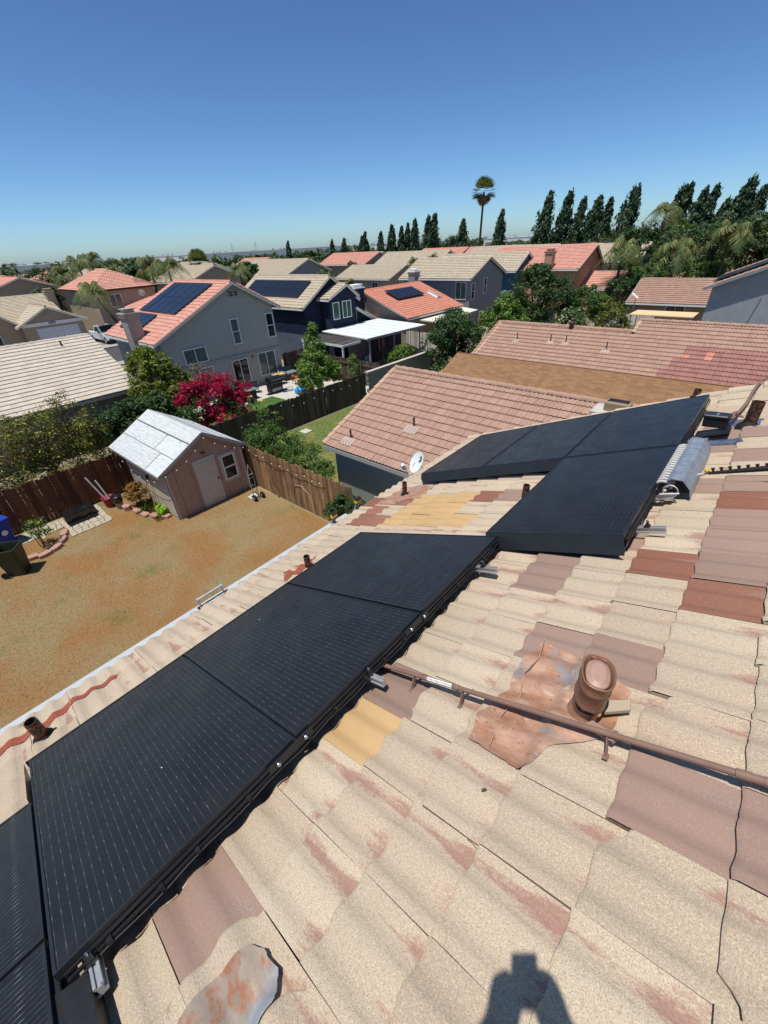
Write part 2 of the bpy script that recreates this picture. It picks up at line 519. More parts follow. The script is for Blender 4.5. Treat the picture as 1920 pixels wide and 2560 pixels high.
def leaf_mat(name, a, b, tr=0.25, third=None):
    k = N(name)
    geo = k.n('NewGeometry')
    r = geo.outputs['Random Per Island']
    c = k.mix(r, alb(a, .78), alb(b, .78))
    if third:
        c = k.mix(k.ramp(k.math('FRACT', k.math('MULTIPLY', r, 13.7)), 0.80, 0.84), c, lin(third))
    k.col(c)
    k.rough(0.5)
    k.b.inputs['Specular IOR Level'].default_value = 0.28
    t = k.n('BsdfTranslucent'); k.l(c, t.inputs[0])
    ms = k.n('MixShader'); ms.inputs[0].default_value = tr
    k.l(k.b.outputs[0], ms.inputs[1]); k.l(t.outputs[0], ms.inputs[2]); k.l(ms.outputs[0], k.out.inputs[0])
    return k.m
LF_CITRUS = leaf_mat('citrus_leaves', '#41611f', '#71933a', 0.3, '#8aa548')
LF_DARK = leaf_mat('dark_leaves', '#2c4420', '#47642c', 0.22)
LF_THUJA = leaf_mat('golden_conifer_sprays', '#5c6a1c', '#85902c', 0.2)
LF_OLIVE = leaf_mat('olive_leaves', '#4c5a26', '#6d7538', 0.28, '#a89a32')
LF_BOUG = leaf_mat('magenta_bracts', '#ae1240', '#cf2258', 0.4, '#8f0f30')
LF_SHRUB = leaf_mat('shrub_leaves', '#3e5a25', '#5f7f34', 0.28)
LF_CYP = leaf_mat('cypress_foliage', '#2f4630', '#4a6340', 0.2)
LF_FAR = leaf_mat('far_tree_leaves', '#3a4d2a', '#58693a', 0.15)
LF_PALM = leaf_mat('palm_leaflets', '#4a6230', '#6d7f45', 0.25, '#9a8f52')
LF_FAN = leaf_mat('fan_palm_leaves', '#52662f', '#7d8f4a', 0.35, '#8b7f4a')
LF_RUSTY = leaf_mat('rusty_shrub_leaves', '#7a5526', '#a8783a', 0.25, '#5d6a2c')
LF_LIME = leaf_mat('lime_leaves', '#8fc62f', '#b6e04c', 0.35)
LF_GREY = leaf_mat('grey_dry_leaves', '#7d7a66', '#6a6b4f', 0.2, '#8b5a4a')
GRASSDRY = leaf_mat('dry_grass', '#a67c47', '#c49a5e', 0.3, '#8a6a35')

def ground_mat():
    k = N('earth_ground')
    co = k.coord()
    c = k.mix(k.ramp(k.noise(co, 0.05, 5), 0.35, 0.65), lin('#8b7b63'), lin('#6f6a50'))
    c = k.mix(k.ramp(k.noise(co, 0.6, 4), 0.5, 0.7, 0, 0.6), c, lin('#a2927a'))
    k.col(c); k.rough(1.0)
    k.bump(k.noise(co, 3, 5), 0.5, 0.05)
    return k.m
def lawn_mat(name, dry, dry2, orange, green, gthr):
    k = N(name)
    co = k.coord()
    c = k.mix(k.ramp(k.noise(co, 38, 4, 0.7), 0.3, 0.7), lin(dry), lin(dry2))
    c = k.mix(k.ramp(k.noise(co, 0.42, 4, 0.55), 0.42, 0.6, 0, 0.85), c, lin(orange))
    c = k.mix(k.math('MULTIPLY', k.ramp(k.noise(co, 0.55, 4, 0.6), gthr, gthr + 0.12), k.ramp(k.noise(co, 5.5, 3), 0.35, 0.62, 0.1, 0.9)), c, lin(green))
    gr = k.noise(co, 17, 5, 0.8)
    c = k.mix(k.ramp(gr, 0.52, 0.70, 0, 0.55), c, lin('#5c4629'))
    c = k.mix(k.ramp(gr, 0.46, 0.30, 0, 0.4), c, tuple(min(1, x * 1.7) for x in lin(dry2)[:3]) + (1,))
    k.col(c); k.rough(1.0)
    k.bump(gr, 0.9, 0.05)
    return k.m
GROUND = ground_mat()
LAWN = lawn_mat('dry_lawn', '#7f6b46', '#98825b', '#8d6436', '#5d6832', 0.56)
LAWN_GREEN = lawn_mat('green_lawn', '#66703a', '#7d8446', '#8a7d4a', '#46652a', 0.40)
TURF = lawn_mat('lush_lawn', '#496b2c', '#5b7d36', '#547632', '#3a5e24', 0.4)
ASPHALT = mat('asphalt', (0.06, 0.06, 0.062, 1), 0.95, 0, 0.2, 2, 0.4)
PAVING = mat('pavement_concrete', '#98928a', 0.95, 0, 0.1, 2, 0.3)
STONE_PAVE = mat('cream_paving_stone', '#a79d8b', 0.9, 0, 0.12, 9, 0.5)
STONE_PINK = mat('pink_garden_stone', '#a57f70', 0.9, 0, 0.12, 8, 0.5)
CINDER = mat('grey_block', '#8f8a82', 0.95, 0, 0.12, 6, 0.5)
def sheet_mat():
    k = N('weathered_white_sheet')
    co = k.coord()
    info = k.n('ObjectInfo')
    a = k.noise(k.scalev(co, (0.8, 5, 5)), 3.0, 5, 0.65); b = k.noise(co, 26, 5, 0.7)
    c = k.mix(k.ramp(a, 0.35, 0.68), lin('#c6c9c8'), lin('#a9aeae'))
    c = k.mix(k.ramp(b, 0.54, 0.68, 0, 0.45), c, lin('#868d8f'))
    h = k.n('HueSaturation'); k.l(c, h.inputs['Color']); k.l(k.ramp(info.outputs['Random'], 0, 1, 0.9, 1.08), h.inputs['Value'])
    k.col(h.outputs[0]); k.rough(0.85); k.bump(b, 0.4, 0.01)
    return k.m
SHED_ROOF = sheet_mat()
PATIO_WHITE = mat('white_patio_roof', '#cdd1cf', 0.6, 0, 0.05, 4)
WAREHOUSE = mat('warehouse_white', '#cfd3d4', 0.8, 0, 0.05)
# ------------------------------------------------------------------ ground, streets
g = MB(); g.quad((-2600, -2600, 0), (2600, -2600, 0), (2600, 2600, 0), (-2600, 2600, 0))
struct('ground', g, GROUND)
g = MB(); g.quad((-18.75, -9, .006), (-4.2, -9, .006), (-4.2, 7.8, .006), (-18.75, 7.8, .006))
struct('lawn', g, LAWN)
g = MB(); g.quad((-18.25, 7.95, .006), (-8.0, 7.95, .006), (-8.0, 30, .006), (-18.25, 30, .006))
struct('neighbour_lawn', g, LAWN_GREEN)
g = MB(); g.quad((-28.2, 10.8, .006), (-18.9, 10.8, .006), (-18.9, 21.5, .006), (-28.2, 21.5, .006))
struct('patio_paving', g, CONCRETE)
g = MB(); g.quad((-24.4, 10.8, .03), (-19, 10.8, .03), (-19, 16.15, .03), (-24.4, 15.95, .03))
struct('patio_turf', g, TURF)
g = MB(); g.box((-55.5, -120, -.1), (-46.5, 160, .004))
struct('road', g, ASPHALT)
for x0, x1 in ((-46.5, -44.9), (-57.1, -55.5)):
    g = MB(); g.box((x0, -120, -.05), (x1, 160, .13)); struct('pavement', g, PAVING)
g = MB(); g.box((-63, 11.5, .004), (-57.1, 24.5, .02)); struct('driveway', g, PAVING)

# the dry lawn's own blades
def blades(name, n, x0, x1, y0, y1, hmin, hmax, m, z=.006):
    x = npr.uniform(x0, x1, n); y = npr.uniform(y0, y1, n); a = npr.uniform(0, 2 * np.pi, n)
    h = npr.uniform(hmin, hmax, n); w = npr.uniform(.003, .007, n); ln = npr.uniform(.0, .022, (n, 2)) * npr.choice([-1, 1], (n, 2))
    V = np.empty((n, 3, 3), np.float32)
    V[:, 0] = np.c_[x - np.cos(a) * w, y - np.sin(a) * w, np.full(n, z)]
    V[:, 1] = np.c_[x + np.cos(a) * w, y + np.sin(a) * w, np.full(n, z)]
    V[:, 2] = np.c_[x + ln[:, 0], y + ln[:, 1], z + h]
    me = mesh_np(name, V.reshape(-1, 3), np.arange(3 * n).reshape(n, 3), m)
    o = bpy.data.objects.new(name, me); C.objects.link(o)
    return o
def blade_mat(name, dry, dry2, orange, green, gthr):
    k = N(name)
    co = k.coord()
    r = k.n('NewGeometry').outputs['Random Per Island']
    c = k.mix(r, lin(dry), lin(dry2))
    c = k.mix(k.ramp(k.noise(co, 0.42, 4, 0.55), 0.42, 0.6, 0, 0.85), c, lin(orange))
    c = k.mix(k.math('MULTIPLY', k.ramp(k.noise(co, 0.55, 4, 0.6), gthr, gthr + 0.12), k.ramp(k.noise(co, 5.5, 3), 0.35, 0.62, 0.1, 0.9)), c, lin(green))
    gr = k.noise(co, 17, 5, 0.8)
    c = k.mix(k.ramp(gr, 0.52, 0.70, 0, 0.5), c, lin('#634d2e'))
    k.col(c); k.rough(0.8)
    return k.m
o = blades('grass', 160000, -18.6, -4.3, -3.5, 7.7, .010, .026, blade_mat('dry_blades', '#816d48', '#a68f64', '#936938', '#616c34', .56))
tag(o, 'dry straw-coloured grass blades over the back lawn below the roof', 'grass', kind='stuff')
o = blades('grass', 40000, -18.2, -11.5, 8.0, 20, .03, .07, blade_mat('green_blades', '#67723a', '#82874a', '#8d8250', '#4a682a', .40))
tag(o, 'green and yellowing grass of the neighbouring yard behind the tan fence', 'grass', kind='stuff')
o = blades('grass', 22000, -24.3, -19.1, 10.9, 15.9, .03, .06, blade_mat('turf_blades', '#4a6c2c', '#618338', '#567832', '#3c6026', .4), z=.03)
tag(o, 'strip of lush green turf along the dark fence by the white patio', 'grass', kind='stuff')

# ------------------------------------------------------------------ roof tiles
A_T = 0.0135
def prof(y):
    return A_T * math.cos(2 * math.pi * (y - 0.018) / 0.15)
def tile_mesh(name, m, w=0.30, ln=0.405, seg=12, flat=False, chip=0, amp=1.0, th=0.019, rise=0.033, tail=0.002):
    """x runs up the slope, y along the eave, z out of the roof"""
    V = []; UV = []; F = []
    xs = [0, 0.016, ln]
    ny = seg + 1
    for i, x in enumerate(xs):
        for j in range(ny):
            y = w * j / seg
            z = (prof(y) * amp if not flat else 0.0) + rise + (tail - rise) * (x / ln) - (0.008 if i == 0 else 0.0)
            xx = x
            if chip == 1 and j <= 2 and i < 2:
                xx = x + (0.055 if j == 0 else 0.05 if j == 1 else 0.03) * (1 if i == 0 else .9)
            if chip == 2 and j >= seg - 2 and i < 2:
                xx = x + (0.02 if j == seg - 2 else 0.06 if j == seg - 1 else 0.075)
            if chip == 3 and i < 2:
                xx = x + (0.003, 0.0, 0.002, 0.004, 0.005, 0.003, 0.0, 0.001, 0.003, 0.0, 0.002, 0.004, 0.002)[j % 13]
            V.append((xx, y, z)); UV.append((xx, y))
    for i in range(2):
        for j in range(seg):
            a = i * ny + j
            F.append((a, a + ny, a + ny + 1, a + 1))
    b = len(V)                                        # butt face and edge returns, own vertices so they stay crisp
    for j in range(ny):
        x, y, z = V[j]
        V.append((x, y, z)); UV.append((x, y)); V.append((x + .002, y, z - th)); UV.append((x, y))
    for j in range(seg):
        F.append((b + 2 * j, b + 2 * j + 2, b + 2 * j + 3, b + 2 * j + 1))
    for j, fl in ((0, 0), (seg, 1)):
        s_ = len(V)
        p, q = V[j], V[2 * ny + j]
        for t in (p, q, (q[0], q[1], q[2] - th), (p[0], p[1], p[2] - th)):
            V.append(t); UV.append((t[0], t[1]))
        F.append((s_, s_ + 1, s_ + 2, s_ + 3) if fl == 0 else (s_ + 3, s_ + 2, s_ + 1, s_))
    me = mesh_np(name, np.array(V), np.array(F), m, np.array(UV))
    sm = np.zeros(len(F), bool); sm[:2 * seg] = not flat
    me.polygons.foreach_set('use_smooth', sm)
    return me

def slope_frame(eave_pt, up):
    """eave_pt: world point on the eave, up: horizontal direction of climb (2D), returns fn(slope)->axes"""
    pass

def tiled_slope(parent, p0, climb, slope, y0, y1, length, meshes, tw, ex, maxp, jit=0.003, keep=None, pick=None, name='tile', mats=None, far_seg=None):
    """p0: eave point where local y=0. climb: 2D unit vector uphill. local y = normal x uphill."""
    c, s = math.cos(slope), math.sin(slope)
    x = Vector((climb[0] * c, climb[1] * c, s)); n = Vector((-climb[0] * s, -climb[1] * s, c)); y = n.cross(x)
    W0 = frame(p0, x, y, n)
    spots = []
    rows = int(round(length / ex)); j0 = int(math.floor(y0 / tw + 1e-6)); j1 = int(math.ceil(y1 / tw - 1e-6))
    for i in range(rows):
        for j in range(j0, j1):
            if keep and not keep(i, j, i * ex, j * tw):
                continue
            P = W0 @ Vector((i * ex, j * tw, 0))
            spots.append(((P - Vector((0, 0, H))).length, i, j))
    spots.sort()
    rest = []
    for q, (d, i, j) in enumerate(spots):
        me = pick(i, j) if pick else meshes[rnd.randrange(len(meshes))]
        L = Matrix.Translation((i * ex + rnd.uniform(-jit, jit), j * tw + rnd.uniform(-.0012, .0012), rnd.uniform(-.0015, .0015))) @ Matrix.Rotation(rnd.uniform(-.006, .006), 4, 'Z')
        if q < maxp:
            place(name, me, W0 @ L, parent)
        else:
            rest.append((me, W0 @ L))
    if rest:
        join_tiles(parent, rest, name)
    return W0

def join_tiles(parent, rest, name):
    l = np.array(ROOTLOC[parent.name])
    cache = {}; Vs = []; Fs = []; Us = []; Ms = []; mats = []; off = 0; SM = []
    for me, W in rest:
        if me.name not in cache:
            v = np.empty(len(me.vertices) * 3, np.float32); me.vertices.foreach_get('co', v)
            f = np.empty(len(me.loops), np.int32); me.loops.foreach_get('vertex_index', f)
            u = np.empty(len(me.loops) * 2, np.float32); me.uv_layers[0].data.foreach_get('uv', u)
            sm = np.empty(len(me.polygons), bool); me.polygons.foreach_get('use_smooth', sm)
            m = me.materials[0]
            if m not in mats: mats.append(m)
            cache[me.name] = (v.reshape(-1, 3), f.reshape(-1, 4), u.reshape(-1, 2), mats.index(m), sm)
        v, f, u, mi, sm = cache[me.name]
        A = np.array(W)
        Vs.append(v @ A[:3, :3].T + A[:3, 3] - l); Fs.append(f + off); Us.append(u); Ms.append(np.full(len(f), mi)); SM.append(sm); off += len(v)
    F = np.vstack(Fs)
    me = mesh_np(name + '_rows', np.vstack(Vs), F, mats)
    lay = me.uv_layers.new(name='UVMap'); lay.data.foreach_set('uv', np.vstack(Us).astype(np.float32).ravel())
    me.polygons.foreach_set('material_index', np.concatenate(Ms).astype(np.int32))
    me.polygons.foreach_set('use_smooth', np.concatenate(SM))
    o = bpy.data.objects.new('roof_tiles', me); C.objects.link(o); o.parent = parent
    o['kind'] = 'stuff'
    return o

def cap_mesh(name, m, r=0.12, ln=0.36, arc=1.0):
    V = []; UV = []; F = []; k = 8
    for i, x in enumerate((0.0, ln)):
        rr = r * (1.0 - 0.12 * i)
        for j in range(k + 1):
            a = math.pi * (0.5 - arc * 0.5 + arc * j / k)
            V.append((x, -rr * math.cos(a), rr * math.sin(a) * 0.8)); UV.append((x, j * .03))
    for j in range(k):
        F.append((j, j + 1, k + 2 + j, k + 1 + j))
    b = len(V)
    for j in range(k + 1):
        p = V[j]; V.append(p); UV.append((0, 0)); V.append((p[0], p[1] * .85, p[2] * .85)); UV.append((0, 0))
    for j in range(k):
        F.append((b + 2 * j, b + 2 * j + 1, b + 2 * j + 3, b + 2 * j + 2))
    F = [f[::-1] for f in F]
    me = mesh_np(name, np.array(V), np.array(F), m, np.array(UV))
    return me

def cap_row(parent, a, b, up, me, step=0.30, name='ridge_cap', lift=0.0):
    a = Vector(a); b = Vector(b); x = (b - a); n = max(1, int(x.length / step)); x.normalize()
    z = Vector(up); z = (z - x * z.dot(x)).normalized(); y = z.cross(x)
    tilt = Matrix.Rotation(0.05, 4, 'Y')
    for i in range(n):
        p = a + x * (i * step) + z * (lift + rnd.uniform(0, .006))
        place(name, me, frame(p, x, y, z) @ tilt, parent)

TW, EX = 0.302, 0.3265
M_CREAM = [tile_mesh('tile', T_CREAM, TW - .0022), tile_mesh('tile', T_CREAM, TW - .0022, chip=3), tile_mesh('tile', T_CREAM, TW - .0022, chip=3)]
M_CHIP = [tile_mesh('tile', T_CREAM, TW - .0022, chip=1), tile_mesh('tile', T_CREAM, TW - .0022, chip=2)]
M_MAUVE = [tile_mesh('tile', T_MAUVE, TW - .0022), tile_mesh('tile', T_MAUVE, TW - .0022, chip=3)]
M_RUST = [tile_mesh('tile', T_RUST, TW - .0022)]
M_TAN = [tile_mesh('tile', T_TAN, TW - .0022)]
# ------------------------------------------------------------------ the house under the camera
TH = math.radians(22.52)
O = Vector((-2.749, -0.579, 5.772))                       # corner of the near solar array, in the plane of the glass
RX = Vector((math.cos(TH), 0, math.sin(TH))); RY = Vector((0, 1, 0)); RN = Vector((-math.sin(TH), 0, math.cos(TH)))
RM = frame(O, RX, RY, RN)                                  # roof frame: v up the slope, u along the eave, n out
TZ = -0.172                                                # tile bed below the glass
def R(v, u, n=0.0):
    return RM @ Vector((v, u, n))
V0, U0 = -1.19, -1.537
U1 = 7.36

house = thing('house', 'two-storey house with cream and brown tile roof under the black solar panels', 'house', (3.0, 2.0, 0))
w = MB(); w.box((-3.35, -9.5, 0), (9.5, 6.45, 5.0)); w.part('wall', BEIGE, house)
d = MB(RM)
d.add([(V0 + .03, -10, TZ - .015), (4.6, -10, TZ - .015), (4.6, U1 - .02, TZ - .015), (V0 + .03, U1 - .02, TZ - .015),
       (V0 + .03, -10, TZ - .12), (4.6, -10, TZ - .12), (4.6, U1 - .02, TZ - .12), (V0 + .03, U1 - .02, TZ - .12)],
      [(0, 1, 2, 3), (7, 6, 5, 4), (0, 3, 7, 4), (3, 2, 6, 7), (2, 1, 5, 6), (1, 0, 4, 5)])
roof = d.part('roof', ROOFDECK, house)
# far slope of the same roof, beyond the ridge
rt = R(4.62, 0, TZ)
d = MB(); d.add([(rt.x, -10, rt.z + .02), (rt.x + 6, -10, rt.z - 2.4), (rt.x + 6, 6.75, rt.z - 2.4), (rt.x, 6.75, rt.z + .02)], [(3, 2, 1, 0)])
d.part('far_roof_slope', MATS['cream_tile'], house)
PICK = {}
for a, L in ((M_MAUVE, [(9, 6), (9, 10), (10, 14), (10, 15), (12, 12), (13, 15), (13, 16), (13, 17), (13, 10), (14, 10), (12, 22), (12, 19), (14, 15), (14, 16), (14, 17), (13, 19), (14, 20), (13, 23), (8, 15), (11, 16), (4, 14), (7, 19), (12, 24), (11, 12)]),
             (M_RUST, [(12, 15), (13, 18), (13, 14), (1, 18), (2, 17), (1, 17), (6, 19), (0, 19), (2, 19), (14, 22)]),
             (M_TAN, [(9, 9), (3, 18), (3, 17), (4, 18), (5, 18), (4, 17), (5, 17), (4, 19), (5, 19), (3, 19), (6, 17)]),
             (M_CHIP, [(11, 9), (13, 9), (12, 8), (13, 11), (14, 9), (10, 6), (9, 8), (11, 6), (12, 11), (14, 13), (10, 10)])):
    for i, q in enumerate(L):
        PICK[q] = a[i % len(a)]
def pick_house(i, j):
    if (i, j) in PICK:
        return PICK[(i, j)]
    if i >= 8 and j > 12 and rnd.random() < .05:
        return M_MAUVE[0]
    return M_CREAM[rnd.randrange(3)]
# tiles that the flashings replace or that lie wholly under the panels are still there but unseen
def under(v, u):
    return (0.15 < v < 1.25 and 0.1 < u < 2.8) or (1.8 < v < 2.2 and 3.4 < u < 6.3) or (-.2 < v < 1.8 and 5.2 < u < 6.3)
seen = []; hid = []
W0 = RM @ Matrix.Translation((V0, U0, TZ))
for i in range(18):
    for j in range(-10, 30):
        v = V0 + i * EX; u = U0 + j * TW
        if u > U1 - .18:
            continue
        me = pick_house(i, j)
        L = Matrix.Translation((i * EX + rnd.uniform(-.006, .006), j * TW + rnd.uniform(-.0015, .0015), rnd.uniform(-.003, .004))) @ Matrix.Rotation(rnd.uniform(-.009, .009), 4, 'Z') @ Matrix.Rotation(rnd.uniform(-.006, .006), 4, 'X')
        P = W0 @ L @ Vector((.16, .15, 0))
        q = P - Vector((0, 0, H)); zc = q.dot(fwd)
        vis = zc > .1 and abs(q.dot(right) / zc) < 1.0 and abs(q.dot(down) / zc) < 1.32 and not under(v, u)
        (seen if vis else hid).append((q.length, me, W0 @ L))
seen.sort(key=lambda t: t[0])
for d_, me, W in seen[:300]:
    place('tile', me, W, roof)
join_tiles(roof, [(m, W) for _, m, W in seen[300:] + hid], 'tile')
cap_row(roof, tuple(R(4.66, -9.9, TZ + .03)), tuple(R(4.66, U1 - .1, TZ + .03)), (0, 0, 1), cap_mesh('ridge_cap', T_CREAM, .15, .42), .36)
M_RAKE = cap_mesh('rake_cap', T_CREAM, .085, .38)
for i in range(16):                                       # rake pieces along the far gable edge
    p = R(V0 + .02 + i * .33, U1 - .03, TZ + .012)
    place('rake_tile', M_RAKE, frame(p, RX, RY, RN) @ Matrix.Rotation(.05, 4, 'Y'), roof)
e = R(V0, 0, TZ)
f_ = MB(); f_.box((e.x - .005, -10, e.z - .21), (e.x + .02, 6.72, e.z - .03)); f_.part('fascia', TRIM_GREY, house)
gt = MB(); gx = e.x - .006
gp = [(gx, e.z - .045), (gx, e.z - .15), (gx - .09, e.z - .15), (gx - .125, e.z - .11), (gx - .13, e.z - .035), (gx - .105, e.z - .035), (gx - .105, e.z - .045), (gx - .122, e.z - .045), (gx - .115, e.z - .10), (gx - .085, e.z - .138), (gx - .012, e.z - .138), (gx - .012, e.z - .045)]
gt.loft([[(x, y, z) for x, z in gp] for y in (-10, 3.42)])
gt.part('gutter', GUTTER, house)
gt = MB(); gt.box((gx - .128, -10, e.z - .042), (gx - .002, 3.42, e.z - .032)); gt.part('gutter_cover', GUTTER, house)
gt = MB(); gt.box((gx - .11, 3.5, e.z - .11), (gx - .002, 6.7, e.z - .08)); gt.part('eave_board', TRIM_GREY, house)

# ------------------------------------------------------------------ solar panels
def solar_panel(v0, u0, dv, du, cellm, label, group, dz=0.0, fr=.011):
    c = R(v0 + dv / 2, u0 + du / 2, dz)
    t = thing('solar_panel', label, 'solar panel', tuple(c), group)
    m = MB(RM)
    a, b, p, q = v0, v0 + dv, u0, u0 + du
    for (x0, x1, y0, y1) in ((a, b, p, p + fr), (a, b, q - fr, q), (a, a + fr, p + fr, q - fr), (b - fr, b, p + fr, q - fr)):
        m.box((x0, y0, dz - .035), (x1, y1, dz + .0015))
    m.box((a + .03, p + .03, dz - .035), (b - .03, q - .03, dz - .030))
    m.part('frame', BLACK_AL, t)
    V = [(a + fr, p + fr, dz - .002), (b - fr, p + fr, dz - .002), (b - fr, q - fr, dz - .002), (a + fr, q - fr, dz - .002)]
    W = np.array([tuple(RM @ Vector(x)) for x in V]) - np.array(tuple(c))
    me = mesh_np('glass', W, np.array([[0, 1, 2, 3]]), cellm, np.array([(x - a, y - p) for x, y, _ in V]))
    o = bpy.data.objects.new('glass', me); C.objects.link(o); o.parent = t
    m = MB(RM); m.box((a + .004, q + .002, dz - .034), (b - .004, q + .019, dz - .022)); m.part('spacer_strip', BLACK_AL, t)
    m = MB(RM); m.box((a + .35, p + du / 2 - .06, dz - .06), (a + .45, p + du / 2 + .06, dz - .036)); m.part('junction_box', BLACK_PL, t)
    return t
L_, W_, G_ = 1.045, 1.747, .021
near = 'solar panels of the near row'
solar_panel(0, 0, W_, L_, CELL_A, 'black solar panel nearest the camera, lowest and largest of the near row', near)
solar_panel(0, L_ + G_, W_, L_, CELL_A, 'middle black solar panel of the near row, where the brown conduit starts', near)
solar_panel(0, 2 * (L_ + G_), W_, L_, CELL_A, 'farthest black solar panel of the near row, touching the raised panel skirt', near)
vf, uf = 1.639, 3.205
far_ = 'solar panels of the far cluster'
solar_panel(vf, uf, L_, W_, CELL_B, 'black solar panel with a deep front skirt, beside the galvanised brush tray', far_, .02)
solar_panel(vf, uf + W_ + G_, L_, W_, CELL_B, 'black solar panel at the top far corner beside the black junction box', far_, .02)
solar_panel(vf - L_ - G_, uf + W_ + G_, L_, W_, CELL_B, 'black solar panel in the middle of the far row, between two others', far_, .02)
solar_panel(vf - 2 * (L_ + G_), uf + W_ + G_, L_, W_, CELL_B, 'black solar panel at the low end of the far row, beside the satellite dish', far_, .02)
solar_panel(.46, -.025 - W_, L_, W_, CELL_C, 'ribbed-looking solar panel cut by the left edge, the upper of two', 'solar panels cut by the left edge', -.03)
solar_panel(.46 + L_ + G_, -.025 - W_, L_, W_, CELL_C, 'ribbed-looking solar panel in the bottom left corner', 'solar panels cut by the left edge', -.03)

def skirt(pts, h, label, lean=.05, up=0.02):
    """black sheet-metal skirt hanging from panel edges: pts in (v,u), outward direction per segment"""
    m = MB(RM)
    for (a, b, o_) in pts:
        A = Vector((a[0], a[1], up)); B = Vector((b[0], b[1], up)); od = Vector((o_[0], o_[1], 0))
        A1 = A + od * lean + Vector((0, 0, -h)); B1 = B + od * lean + Vector((0, 0, -h))
        t = od * .003
        m.add([A, B, B1, A1, A - t, B - t, B1 - t, A1 - t], [(0, 1, 2, 3), (7, 6, 5, 4), (0, 4, 5, 1), (3, 2, 6, 7), (0, 3, 7, 4), (1, 5, 6, 2)])
        m.add([A1, B1, B1 - od * .02, A1 - od * .02], [(0, 1, 2, 3)])
    return m.thing('panel_skirt', BLACK_AL, label, 'panel skirt', 'black skirts under the panel edges')
skirt([((vf - .005, uf - .006), (vf + L_, uf - .006), (0, -1))], .125, 'black metal skirt on the front edge of the raised solar panel')
skirt([((vf - 2 * (L_ + G_), uf + W_ + .014), (vf - .02, uf + W_ + .014), (0, -1))], .125, 'long black skirt along the front of the far panel row')
skirt([((vf - 2 * (L_ + G_) - .006, uf + W_ + .02), (vf - 2 * (L_ + G_) - .006, uf + 2 * W_), (-1, 0))], .10, 'black skirt on the low end of the far row facing the eave')
skirt([((-.006, -.02), (-.006, 3.18), (-1, 0))], .05, 'thin black skirt along the lower edge of the near row', .0, 0)
skirt([((.0, -.03), (.45, -.03), (0, -1))], .12, 'short folded black skirt at the lower left panel corner', .02, -.005)
m = MB(RM); m.loft([[(1.755, -.045, z), (1.80, .075, z), (2.25, .075, z - .02), (2.25, -.045, z - .02)] for z in (-.052, -.048)])
m.loft([[(1.80, .073, z), (1.80, .078, z), (2.25, .078, z - .02), (2.25, .073, z - .02)] for z in (-.14, -.0485)])
m.thing('cover_plate', BLACK_PL, 'matt black cover plate below the corner of the nearest solar panel', 'cover plate')

def rail(u, v0, v1, label, n0=-.098, hh=.044):
    t = thing('mounting_rail', label, 'mounting rail', tuple(R(v1, u, n0)), 'aluminium rails under the panels')
    m = MB(RM)
    pr = [(-.017, 0), (.017, 0), (.017, .01), (.010, .012), (.010, .030), (.016, .034), (.016, hh), (.007, hh), (.007, .034), (-.007, .034), (-.007, hh), (-.016, hh), (-.016, .034), (-.010, .030), (-.010, .012), (-.017, .01)]
    m.loft([[(x, u + a, n0 + b) for a, b in pr] for x in (v0, v1)])
    m.part('rail_profile', ALU, t)
    ve = v1 - .11
    m = MB(RM); m.box((ve - .015, u - .018, n0 + hh), (ve + .02, u + .018, n0 + hh + .010)); m.box((ve + .0, u - .012, n0 + hh + .010), (ve + .014, u + .012, n0 + hh + .038)); m.part('end_clamp', BLACK_AL, t)
    m = MB(RM); m.lathe((ve + .007, u, n0 + hh + .038), [(.006, 0), (.006, .009), (.004, .013)], 8); m.part('clamp_bolt', STEEL, t)
    m = MB(RM)
    for vv in (v0 + .3, v1 - .45):
        m.box((vv, u - .015, n0 - .05), (vv + .05, u + .015, n0))
    m.part('roof_hook', ALU, t)
for u, v0, v1, lb in ((.095, .2, 1.88, 'aluminium rail end beside the black cover plate at bottom left'), (1.585, .2, 1.87, 'aluminium rail end next to the start of the brown conduit'), (2.80, .2, 1.93, 'aluminium rail end poking out from the farthest near-row panel'),
                      (3.47, 1.7, 2.86, 'aluminium rail end right of the front skirt'), (4.02, 1.7, 2.80, 'aluminium rail end under the brush tray'), (5.27, 1.7, 2.85, 'aluminium rail end beyond the brush tray')):
    rail(u, v0, v1, lb)
# rail and wiring rack along the top edge of the near row
t = thing('wiring_rack', 'black rack with steel bolts along the upper edge of the near panel row', 'wiring rack', tuple(R(W_ + .02, 1.5, -.06)))
m = MB(RM); m.box((W_ + .004, .02, -.06), (W_ + .016, 3.16, -.048)); m.box((W_ + .004, .02, -.032), (W_ + .012, 3.16, -.022)); m.part('channel', BLACK_AL, t)
for k, u in enumerate((.93, 1.10, 1.98, 2.12)):
    m = MB(RM); m.lathe((0, 0, 0), [(.010, 0), (.013, .005), (.012, .012), (.005, .017)], 10)
    m.v = [tuple(RM @ (Vector((W_ + .022, u, -.028)) + Matrix.Rotation(math.pi / 2, 3, 'Y') @ (RM.inverted() @ Vector(p)))) for p in m.v]
    m.part('bolt', STEEL, t)
m = MB(RM)
for a, b in ((.88, 1.15), (1.93, 2.17)):
    m = MB(RM); m.box((W_ + .010, a, -.05), (W_ + .020, b, -.012)); m.part('splice_plate', BLACK_AL, t)
for k in range(15):
    u = .12 + k * .2 + rnd.uniform(-.03, .03)
    m = MB(RM); m.box((W_ + .008, u, -.062), (W_ + .03, u + .018, -.04)); m.part('cable_clip', BLACK_PL, t)
m = MB(RM); m.tube([(W_ + .024, .05 + i * .1, -.066 + .006 * math.sin(i * 1.7)) for i in range(31)], .0045, 6); m.part('cable', BLACK_PL, t)
